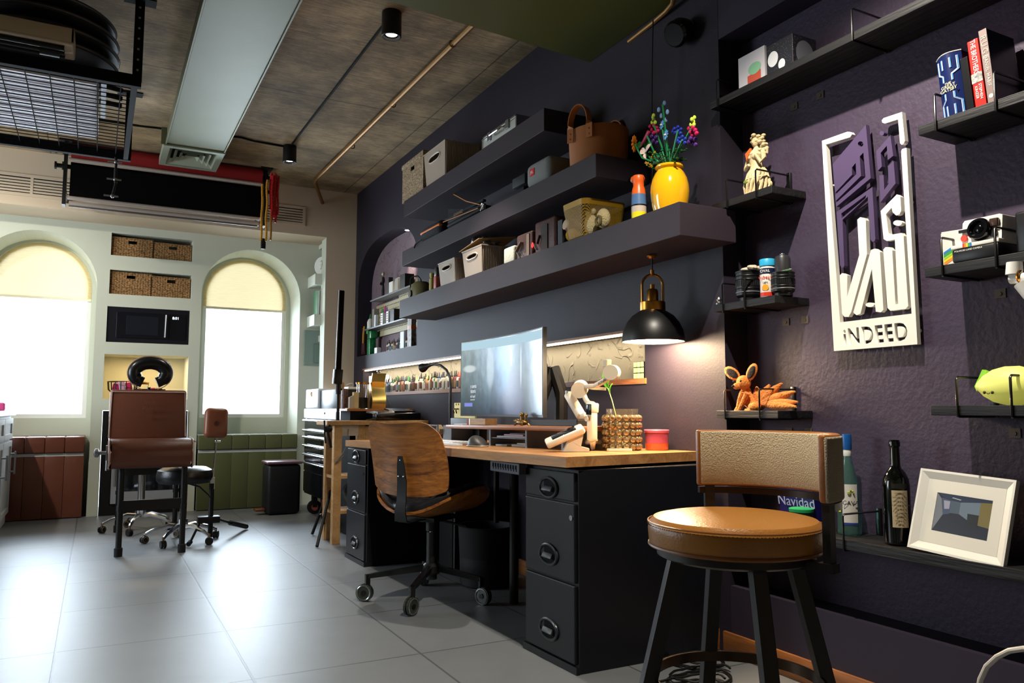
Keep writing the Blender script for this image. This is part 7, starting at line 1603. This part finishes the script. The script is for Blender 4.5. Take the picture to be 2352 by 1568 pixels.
b=MB(); b.ell(c0+V((0,0,.152)),.009,.009,.006,12,8); b.build('silver_knob',M_steel,t)
b=MB(); b.cyl(c0+V((-.02,-.05,.087)),c0+V((-.02,.035,.087)),.0035,n=8); b.ell(c0+V((-.02,-.052,.087)),.006,.008,.005,8,6); b.build('green_lever',mat('pale_green_plastic','5a7a5a',.5),t)
b=MB(); y=ypx(1662,2.12,1.34)
b.lathe([(0,0),(.012,0),(.013,.006),(.008,.012),(.012,.02),(.008,.028),(0,.03)],(2.12,2.275,ZB+.001),14); b.build('steel_trinket',M_steel,label='tiny steel trinket at the left end of the second left recess shelf',cat='trinket')
# ---------- crochet fox
M_fox=mat('orange_crochet','ee8e38',.9,bump=.9,bscale=170,sheen=.2); M_foxd=mat('dark_ear_yarn','1c1416',.95,bump=.6,bscale=170)
G2=lambda x,y_,X=2.16:P(x,y_,'x',X)
t=thing('crochet_fox','orange crochet fox with big dark-lined ears and several tails, lying on the shelf','soft toy',(2.16,2.1,ZC_))
b=MB(); b.tube([G2(1735,928,2.18),G2(1722,920,2.17),G2(1714,905,2.16),G2(1712,890,2.155)],.02,14,rs=[.03,.027,.022,.016]); b.ell(G2(1738,930,2.18),.03,.034,.024,16,12); b.build('body',M_fox,t,sub=0)
b=MB(); c=G2(1708,878,2.145); b.ell(c,.026,.029,.027,18,12); b.ell(c+V((-.022,.012,-.014)),.016,.015,.013,14,10); b.build('head',M_fox,t)
b=MB(); b.ell(c+V((-.037,.016,-.014)),.006,.007,.005,10,8); b.build('nose',M_foxd,t)
for s in (-1,1):
    b=MB(); b.ell(c+V((-.022,.010+s*.018,.004)),.004,.005,.005,8,6); b.build('eye',M_blackg,t)
for pts,lab in (((G2(1703,866,2.145),G2(1690,868,2.145),G2(1662,846,2.13),G2(1680,848,2.13)),'l'),((G2(1713,868,2.145),G2(1722,872,2.15),G2(1740,836,2.14),G2(1722,842,2.14)),'r')):
    ctr=sum(pts,V((0,0,0)))/4; base=(pts[0]+pts[1])/2; tip=(pts[2]*.8+pts[3]*.2); 
    e=None; 
    b=MB(); d=(tip-base); Lh=d.length; dn=d.normalized(); nn=V((-1,-.2,.1)); sd=dn.cross(nn).normalized(); nz=sd.cross(dn).normalized(); Mx=Matrix((sd,dn,nz)).transposed()
    b.ell(base+d*.48,.022,Lh*.56,.007,14,10,Mx); b.build('ear_back',M_fox,t)
    b=MB(); b.ell(base+d*.46+V((-.0052,-.004,0)),.0145,Lh*.42,.005,14,10,Mx); b.build('ear_lining',M_foxd,t)
for pts in (((1706,900),(1700,915),(1696,935),(1692,944)),((1716,902),(1708,920),(1700,938),(1694,946))):
    b=MB(); b.tube([G2(x,y_,2.135) for x,y_ in pts],.009,10,rs=[.011,.010,.009,.011]); b.build('front_leg',M_fox,t)
b=MB(); b.ell(G2(1733,934,2.14),.022,.024,.017,14,10); b.tube([G2(1735,938,2.135),G2(1722,942,2.13),G2(1714,944,2.13)],.01,10); b.build('hind_leg',M_fox,t)
for k,(x1_,y1_,dx) in enumerate(((1738,888,.03),(1768,883,.035),(1796,880,.03),(1826,899,.02),(1832,923,.01),(1829,934,.0))):
    b=MB(); a=G2(1742,927,2.17); e=G2(x1_,y1_,2.16+dx); m=a*.5+e*.5; b.tube([a,a*.7+e*.3,m,a*.25+e*.75,e],.01,12,rs=[.007,.014,.017,.013,.004]); b.build('tail',M_fox,t)
# ---------- instant camera and box
t=thing('camera_carton','white carton with rainbow corner at the left of the camera shelf','box',(2.19,1.37,ZE))
M_cart=mat('carton_white','dcd8d0',.5)
ya,yb=ypx(2169,2.14,1.36),ypx(2196,2.17,1.36); Rz=Matrix.Translation((2.15,1.385,ZE))@Matrix.Rotation(math.radians(14),4,'Z')
b=MB(); b.box(0,-.062,.001,.022,0,.105,Rz,.001); b.box(-.0,-.0005,.0012,.02,.001,.1,Rz); b.build('carton_body',M_cart,t,smooth=False)
for k,col in enumerate(('2a7ac8','3a9a4a','8ac83a','e8c82a','e88a2a')):
    b=MB(); b.ext([Rz@V(p) for p in ((-.0006,-.004,.045-.008*k),(-.0006,-.030,.060-.008*k),(-.0006,-.030,.053-.008*k),(-.0006,-.004,.038-.008*k))],Rz.to_3x3()@V((.0005,0,0))); b.build('rainbow_stripe',mat('rb_'+col,col,.5),t,smooth=False)
t=thing('instant_camera','white instant camera with black lens and rainbow stripe on the right shelf','camera',(2.17,1.26,ZE))
M_iv=mat('camera_ivory','ddd9cf',.4)
yl,yr=1.335,1.207
b=MB(); b.box(2.115,yr-.002,ZE+.002,2.235,yl+.0,ZE+.040,bev=.006); b.build('lower_body',M_blackp,t)
b=MB(); b.box(2.118,yr-.002,ZE+.041,2.235,yl+.004,ZE+.052,bev=.002); b.build('shelf_lip',M_iv,t)
b=MB(); b.ext([(2.135,yl-.018,ZE+.052),(2.135,yr,ZE+.052),(2.145,yr,ZE+.118),(2.145,yr+.008,ZE+.122),(2.145,yl-.024,ZE+.122),(2.143,yl-.019,ZE+.115)],(.07,0,0)); b.build('upper_body',M_iv,t)
c=V((2.132,1.262,ZE+.086)); b=MB(); b.lathe([(.031,.006),(.031,-.008),(.028,-.014),(.022,-.014),(.018,-.004),(0,-.004)],c,32,axis=(1,0,-.15),capb=False); b.build('lens_barrel',M_blackg,t)
b=MB(); b.ell(c+V((-.002,0,0)),.007,.014,.014,16,10); b.build('lens_glass',M_blackg,t)
b=MB(); b.box(2.129,1.213,ZE+.088,2.142,1.235,ZE+.110,bev=.002); b.build('viewfinder',mat('viewfinder_brown','3c2a22',.3),t)
b=MB(); b.cyl((2.130,1.226,ZE+.068),(2.138,1.226,ZE+.068),.010,n=18); b.build('dial',M_black,t)
b=MB(); b.cyl((2.131,1.308,ZE+.070),(2.136,1.308,ZE+.070),.009,n=20); b.build('red_button',mat('shutter_red','e0402c',.4),t)
b=MB(); b.box(2.131,1.292,ZE+.087,2.138,1.322,ZE+.095); b.build('flash_slot',M_black,t)
for k,col in enumerate(('d83a2c','e8802c','e8c83a','4aa04a','2a78b8')):
    b=MB(); b.box(2.1170,1.299-.005*k,ZE+.0415,2.1181,1.304-.005*k,ZE+.0525); b.build('rainbow_stripe',mat('rb2_'+col,col,.4),t,smooth=False)
text(t,'POLAROID LAND CAMERA',(2.1143,1.287,ZE+.033),(0,-1,0),(0,0,1),.0065,M_white,'lettering',.0003)
# dark thing behind right bracket
b=MB(); b.box(2.14,1.05,ZE+.002,2.26,1.175,ZE+.115,bev=.008); b.build('black_speaker',M_blackp,label='black box-shaped device right of the instant camera',cat='device')
# ---------- lemon lamp
cl=V((2.175,1.222,ZF+.053)); t=thing('lemon_lamp','glowing pale yellow lemon-shaped lamp with a smiling face','lamp',(cl.x,cl.y,ZF))
mL=mat('lemon_silicone','d8da78',.5,emit='e0dc60',es=.33)
b=MB(); pr=[(0.0,-.094),(.012,-.089),(.018,-.083),(.034,-.07),(.052,-.045),(.061,-.015),(.061,.02),(.05,.05),(.034,.07),(.016,.083),(.0,.09)]
b.lathe([(max(r*.86,.0005),h_) for r,h_ in pr],cl,40,axis=(.12,-1,.0),capb=True,capt=True,sx=1.0,sy=1.0); b.build('lamp_body',mL,t)
lfm=mat('lemon_leaf_green','8ac82a',.4,emit='7ab81c',es=.15); b=MB(); e0=cl+V((-.012,.086,.0)); b.ext([e0+V((0,.004,-.014)),e0+V((0,.010,.0)),e0+V((0,-.006,.030)),e0+V((0,-.014,.046)),e0+V((0,-.026,.040)),e0+V((0,-.01,.01))],(.018,0,0)); b.build('leaf',lfm,t)
for px in (2261,2279):
    c=P(px,901,'x',cl.x-.050); b=MB(); b.ell(c,.003,.0042,.0042,10,8); b.build('eye',mat('face_dark','3a3010',.5),t)
q=[P(2266,902,'x',cl.x-.0525),P(2268,904,'x',cl.x-.0525),P(2270,904.5,'x',cl.x-.0525),P(2272,903.5,'x',cl.x-.0525),P(2273.5,901.5,'x',cl.x-.0525)]
b=MB(); b.tube(q,.001,5); b.build('smile',mat('face_dark','3a3010',.5),t)
# ---------- white appliance at right frame edge (spray-type head)
t=thing('white_wall_fitting','white and brass fitting poking in at the right edge of the photo','fitting',tuple(P(2350,650,'x',1.95)))
w_=lambda x,y_:P(x,y_,'x',1.95)
b=MB(); b.tube([w_(2330,602),w_(2330,630)],.02,14,rs=[.017,.019]); b.tube([w_(2322,640),w_(2400,636)],.013,12); b.tube([w_(2352,650),w_(2368,680)],.017,12,rs=[.022,.016]); b.build('white_body',M_white,t)
b=MB(); b.torus(w_(2345,635),.014,.004,(0,1,0),16,6); b.ell(w_(2344,635),.009,.009,.009,10,8); b.build('brass_nut',M_brass,t)
b=MB(); b.cyl(w_(2400,636),V((XR-.001,w_(2400,636).y,w_(2400,636).z)),.01); b.build('wall_stem',M_white,t)
# ---------- bottles, frame, box on the low shelf
def lbottle(lab,px,X,h,r,m,prof,cat='bottle',name='glass_bottle'):
    y=ypx(px,X,ZG+.05); c=V((X,y,ZG+.001)); t=thing(name,lab,cat,tuple(c)); b=MB(); b.lathe([(a*r,z*h) for a,z in prof],c,36,capt=True); b.build('bottle_glass',m,t); return t,c
BP=[(0,0),(.85,0),(.98,.015),(1,.04),(1,.56),(.93,.63),(.7,.69),(.42,.73),(.37,.76),(.35,.93),(.42,.94),(.42,.975),(.36,1)]
M_dkg=mat('very_dark_green_glass','040605',.06,spec=.8)
t,c=lbottle('dark wine bottle with cream back label left of the picture frame',2062,2.17,.315,.0385,M_dkg,BP,name='wine_bottle')
nd=V((-.86,-.5,0)).normalized(); 
def wrap(t,c,r,z0,z1,a0,a1,m,name,n=12):
    b=MB(); A=[];B=[]
    for i in range(n+1):
        a=a0+(a1-a0)*i/n; d=V((math.cos(a),math.sin(a),0))*r; A.append(b.bm.verts.new(c+d+V((0,0,z0)))); B.append(b.bm.verts.new(c+d+V((0,0,z1))))
    for i in range(n): b._f([A[i],A[i+1],B[i+1],B[i]])
    return b.build(name,m,t,norm=False)
M_lab=mat('cream_label','b8a684',.7)
av=math.atan2(-c.y,-c.x)   # direction back towards the room
wrap(t,c,.0392,.055,.165,av-.35,av+.85,M_lab,'back_label')
wrap(t,c,.0391,.170,.185,av-.35,av+.85,mat('dark_label','1a1a12',.5),'upper_label')
tx=V((math.cos(av+.25),math.sin(av+.25),0)); xd=V((-tx.y,tx.x,0)); 
for k in range(9): text(t,['CABERNET','Selección de uvas','cosecha y crianza','en barricas de roble','notas de fruta','roja y madera','BODEGA','Servir a 16 C','750 ml'][k],c+tx*.0396+V((0,0,.156-.0115*k)),xd,(0,0,1),.0062,mat('label_ink','3a3020',.7),'label_print',.0002)
M_clr=mat('clear_aqua_glass','9ad8c8',.03,trans=.9,ior=1.45)
CP=[(0,0),(.85,0),(.97,.012),(1,.03),(.96,.30),(.80,.52),(.52,.66),(.34,.74),(.33,.78)]
t,c=lbottle('clear white-wine bottle with blue cap behind the bar stool back',1951,2.2,.33,.037,M_clr,CP,name='wine_bottle')
b=MB(); b.lathe([(.0125,.255),(.0135,.262),(.0135,.275),(.0125,.278)],c,20); b.build('white_neck_band',M_white,t)
b=MB(); b.lathe([(.0145,.276),(.0150,.28),(.0150,.322),(.014,.326),(0,.326)],c,24); b.build('blue_cap',mat('royal_blue_cap','14549a',.35),t)
av=math.atan2(-c.y,-c.x); wrap(t,c,.0377,.035,.165,av-.55,av+.75,mat('wine_label_white','d4d0c8',.6),'front_label'); wrap(t,c,.0379,.035,.042,av-.55,av+.75,mat('label_blue','2a3a8a',.5),'label_stripe')
tx=V((math.cos(av+.15),math.sin(av+.15),0)); xd=V((-tx.y,tx.x,0))
text(t,'CAVA',c+tx*.0385+V((0,0,.105)),xd,(0,0,1),.019,mat('label_text_dark','2a2a26',.5),'label_lettering',.0003)
b=MB()
for k in range(14): a=rg.uniform(0,2*PI); b.ell(c+tx*.0385+xd*(.013*math.cos(a)*rg.random())+V((0,0,.138+.009*math.sin(a)*rg.random())),.0028,.0035,.0025,6,5)
b.build('vine_emblem',mat('vine_green','9aa03a',.5),t)
wrap(t,c,.0380,.075,.12,av-1.0,av-.72,mat('yellow_sticker','e0d02c',.5),'yellow_sticker',5)
y=ypx(1850,2.19,.62); t=thing('holiday_box','blue box with silver script seen between stool seat and backrest','box',(2.2,y,ZG))
b=MB(); ya,yb=ypx(1800,2.19,.62),ypx(1876,2.19,.62); b.box(2.17,yb,ZG+.001,2.26,ya,ZG+.20); b.build('box_body',mat('deep_blue_card','15155a',.4),t,smooth=False)
zz=zpy(1152,2.17,(ya+yb)/2); text(t,'Navidad',(2.1693,(ya+yb)/2-.0,zz),(0,-1,0),(0,.15,1),.05,mat('silver_script','9aa4c8',.3),'script_lettering',.0004)
c=V((2.14,ypx(1840,2.14,.6),ZG)); t=thing('green_lidded_tub','tub with bright green lid in front of the blue box','tub',tuple(c)); zt=zpy(1166,2.14,c.y)-ZG
b=MB(); b.lathe([(0,.001),(.034,.001),(.038,zt-.012)],c,24,capt=False); b.build('tub',mat('dark_green_plastic','0c3a22',.4),t)
b=MB(); b.lathe([(.04,zt-.012),(.041,zt-.002),(.036,zt),(0,zt)],c,28); b.build('lid',mat('bright_green_lid','1f9a5a',.4),t)
# picture frame leaning: corners from the photo on a tilted plane
fa=thing('picture_frame','white wooden frame with wide mount leaning on the low shelf','picture frame',(2.13,1.36,ZG))
yl,yr=1.508,1.236; hF=.235; Mf=Matrix.Translation((2.112,(yl+yr)/2,ZG+.002))@Matrix.Rotation(math.radians(15),4,'Y')@Matrix.Rotation(math.radians(3),4,'X')
W=.138
def fq(u,v,x=0): return Mf@V((x,-u,v))
o=[(-W,0),(W,0),(W,hF),(-W,hF)]; i_=[(-W+.026,.026),(W-.026,.026),(W-.026,hF-.026),(-W+.026,hF-.026)]
M_fr=mat('frame_white','dedbd2',.45)
b=MB(); O=[b.bm.verts.new(fq(u,v,0)) for u,v in o]; O2=[b.bm.verts.new(fq(u,v,.016)) for u,v in o]; I1=[b.bm.verts.new(fq(u*.955,(v-hF/2)*.945+hF/2,0)) for u,v in o]; I2=[b.bm.verts.new(fq(u,v,.010)) for u,v in i_]; b.bridge(O,O2); b.bridge(O,I1); b.bridge(I1,I2); b._f(O2); b.build('frame_moulding',M_fr,fa,smooth=False,norm=True)
pw,ph=.080,.055; pc=(.0,hF*.5-.0)
b=MB(); b.face([fq(u,v,.0095) for u,v in i_],[[fq(pc[0]+a*pw,pc[1]+d*ph,.0095) for a,d in ((-1,-1),(1,-1),(1,1),(-1,1))]]); b.build('mount_board',mat('mount_white','d6d3c8',.7),fa,smooth=False,norm=False)
def pp(u,v): return fq(pc[0]+(u*2-1)*pw,pc[1]+(v*2-1)*ph,.0105)
def pq(pts,c,nm,off=0):
    c=''.join('%02x'%int(int(c[i:i+2],16)*.78) for i in (0,2,4)); b=MB(); b.face([pp(u,v)-V((off,0,0)) for u,v in pts]); b.build(nm,mat('ph_'+c,c,.35),fa,smooth=False,norm=False)
pq([(0,0),(1,0),(1,1),(0,1)],'14172a','print_floor')
pq([(0,1),(.17,.86),(.42,.83),(1,.93),(1,1)],'22304e','print_ceiling',.0002)
pq([(0,.0),(.0,1),(.09,.86),(.16,.45)],'8a8e98','print_left_wall',.0003)
pq([(.09,.88),(.28,.84),(.28,.50),(.16,.45)],'4a5a7a','print_back_wall',.0002)
pq([(.14,.82),(.26,.82),(.26,.62),(.17,.60)],'b8b8d0','print_window',.0004)
pq([(.28,.84),(.45,.83),(.45,.53),(.28,.52)],'55667a','print_far_wall',.0003)
pq([(.45,.83),(.80,.90),(.80,.28),(.45,.53)],'7a8ea0','print_right_wall',.0003)
pq([(.80,.90),(1,.93),(1,.30),(.80,.33)],'8a7c3c','print_yellow_wall',.0003)
pq([(.60,.58),(.80,.58),(.80,.27),(.62,.25)],'14140e','print_box',.0005)
pq([(.3,.93),(.46,.90),(.44,.88),(.28,.91)],'c8d0e0','print_lamp',.0005)
# white looping cable bottom right
b=MB(); q=[P(x,y_,'x',1.75) for x,y_ in ((2246,1590),(2252,1560),(2266,1530),(2290,1508),(2318,1494),(2352,1489),(2390,1492))]; q+=[q[-1]+V((.2,-.05,-.2)),V((2.05,q[-1].y-.1,.03))]
b.tube([V((q[0].x,q[0].y,.0))]+q,.006,10); b.build('white_hose',mat('white_rubber','cfc8c0',.4),label='white hose looping at the lower right corner of the photo',cat='hose')
# ============================================================ BAR STOOL
SC0=V((1.377,1.442,0)); t=thing('bar_stool','swivel bar stool with round tan leather seat and cream curved backrest','bar stool',tuple(SC0))
M_tanl=mat('tan_leather_seat','a06a2c',.34,bump=.12,bscale=180,spec=.5); M_stm=mat('dark_bronze_metal','1c1512',.4,spec=.5)
b=MB(); r=.204; b.lathe([(0,.588),(r-.015,.588),(r-.004,.594),(r,.604),(r+.002,.632),(r-.001,.648),(r-.012,.660),(r-.04,.666),(.08,.669),(0,.67)],SC0,64); b.build('seat_cushion',M_tanl,t)
b=MB(); b.torus(SC0+V((0,0,.650)),r+.0015,.0022,n=64,m=6); b.torus(SC0+V((0,0,.596)),r-.001,.004,n=64,m=6); b.build('seat_piping',mat('piping_tan','7c4a20',.4),t)
b=MB()
for k in range(150):
    a=2*PI*k/150; b.cb(SC0.x+math.cos(a)*(r+.0022),SC0.y+math.sin(a)*(r+.0022),.644,.0016,.0016,.0018)
o=b.build('stitching',mat('stitch_brown','5a3214',.6),t); o['kind']='stuff'
b=MB(); b.lathe([(0,.565),(.17,.565),(.185,.572),(.185,.587),(0,.587)],SC0,48); b.build('seat_plate',M_stm,t)
u=V((.693,.721,0)); w=V((.721,-.693,0))
for i_,(a,c) in enumerate(((-.93,-.33),(.33,-.93),(.93,.33),(-.33,.93))):
    d=(w*a+u*c).normalized(); b=MB(); b.beam(SC0+d*.285+V((0,0,.0)),SC0+d*.143+V((0,0,.565)),.034,.034,up=d,bev=.002); b.build('leg',M_stm,t,smooth=False)
b=MB(); b.torus(SC0+V((0,0,.275)),.205,.0001,n=8,m=3) if False else None
n=64; A=[];B=[];C_=[];D_=[]
for i in range(n):
    a=2*PI*i/n; e=V((math.cos(a),math.sin(a),0)); A.append(b.bm.verts.new(SC0+e*.196+V((0,0,.262)))); B.append(b.bm.verts.new(SC0+e*.203+V((0,0,.262)))); C_.append(b.bm.verts.new(SC0+e*.203+V((0,0,.287)))); D_.append(b.bm.verts.new(SC0+e*.196+V((0,0,.287))))
b.bridge(A,B); b.bridge(B,C_); b.bridge(C_,D_); b.bridge(D_,A); b.build('foot_ring',mat('bronze_ring','3a2a1c',.25,metal=.7),t)
BRi,BRo=.220,.249; AA,AB=math.radians(-80),math.radians(70)
def arcpt(a,r,z): return SC0+V((math.cos(a)*r,math.sin(a)*r,z))
def arcs(r0,r1,z0,z1,a0,a1,m,name,n=30,bev=0,smooth=True):
    b=MB(); rows=[]
    for i in range(n+1):
        a=a0+(a1-a0)*i/n; e=min(i,n-i)/n; k=0
        rows.append([b.bm.verts.new(arcpt(a,r,z)) for r,z in ((r0,z0),(r1,z0),(r1,z1),(r0,z1))])
    for X_,Y_ in zip(rows,rows[1:]): b.bridge(X_,Y_)
    b._f(rows[0]); b._f(rows[-1][::-1])
    if bev:
        bmesh.ops.recalc_face_normals(b.bm,faces=b.bm.faces)
        es=[e for e in b.bm.edges if len(e.link_faces)==2 and e.calc_face_angle(0)>.8]; bmesh.ops.bevel(b.bm,geom=es,offset=bev,segments=3,profile=.5,affect='EDGES')
    return b.build(name,m,t,ang=40)
arcs(BRi+.004,BRo-.004,.7155,.865,AA,AB,mat('back_edge_leather','965a22',.4,bump=.1,bscale=160),'leather_edge',bev=.006)
M_boucle=mat('cream_boucle','dcc9a4',.95,bump=1.0,bscale=260,sheen=.2)
arcs(BRi,BRi+.01,.72,.861,AA+.035,AB-.03,M_boucle,'inner_fabric',bev=.004)
arcs(BRo-.01,BRo,.716,.860,AA+.0,AB-.03,mat('taupe_boucle','a89a84',.95,bump=.7,bscale=260),'outer_fabric',bev=.004)
arcs(BRi+.008,BRi+.024,.695,.712,AA+.03,AB-.02,mat('bronze_band','2c2018',.28,metal=.5),'metal_band')
for a in (math.radians(-75),math.radians(62)):
    b=MB(); p=arcpt(a,BRi+.015,.575); b.beam(p,arcpt(a,BRi+.015,.72),.026,.018,up=V((math.cos(a),math.sin(a),0))); b.beam(arcpt(a,.16,.575),arcpt(a,BRi+.03,.575),.03,.02); b.build('back_post',M_stm,t,smooth=False)
# ---------- cables on the floor
for k,(cx_,cy_,rx_,ry_,lab) in enumerate(((1.72,2.05,.17,.09,'loop of black cable on the floor under the bar stool'),(1.86,2.12,.12,.08,'second loop of black cable lying behind the bar stool'),(1.98,2.28,.10,.10,'black cable curls by the wooden baseboard'))):
    b=MB(); pts=[(cx_+rx_*math.cos(a)*(1+.1*math.sin(3*a)),cy_+ry_*math.sin(a)*(1+.15*math.cos(2*a)),.006+.004*math.sin(5*a)**2) for a in [2*PI*i/36 for i in range(40)]]; b.tube(pts,.005,8); b.tube([(p[0]+.03,p[1]+.02,p[2]+.008) for p in pts[:26]],.004,8); b.build('floor_cable',M_black,label=lab,cat='cable')
b=MB(); b.box(1.66,1.86,.001,1.80,1.98,.03,bev=.003); b.build('power_adapter',M_blackp,label='flat black power adapter on the floor under the bar stool',cat='power adapter')
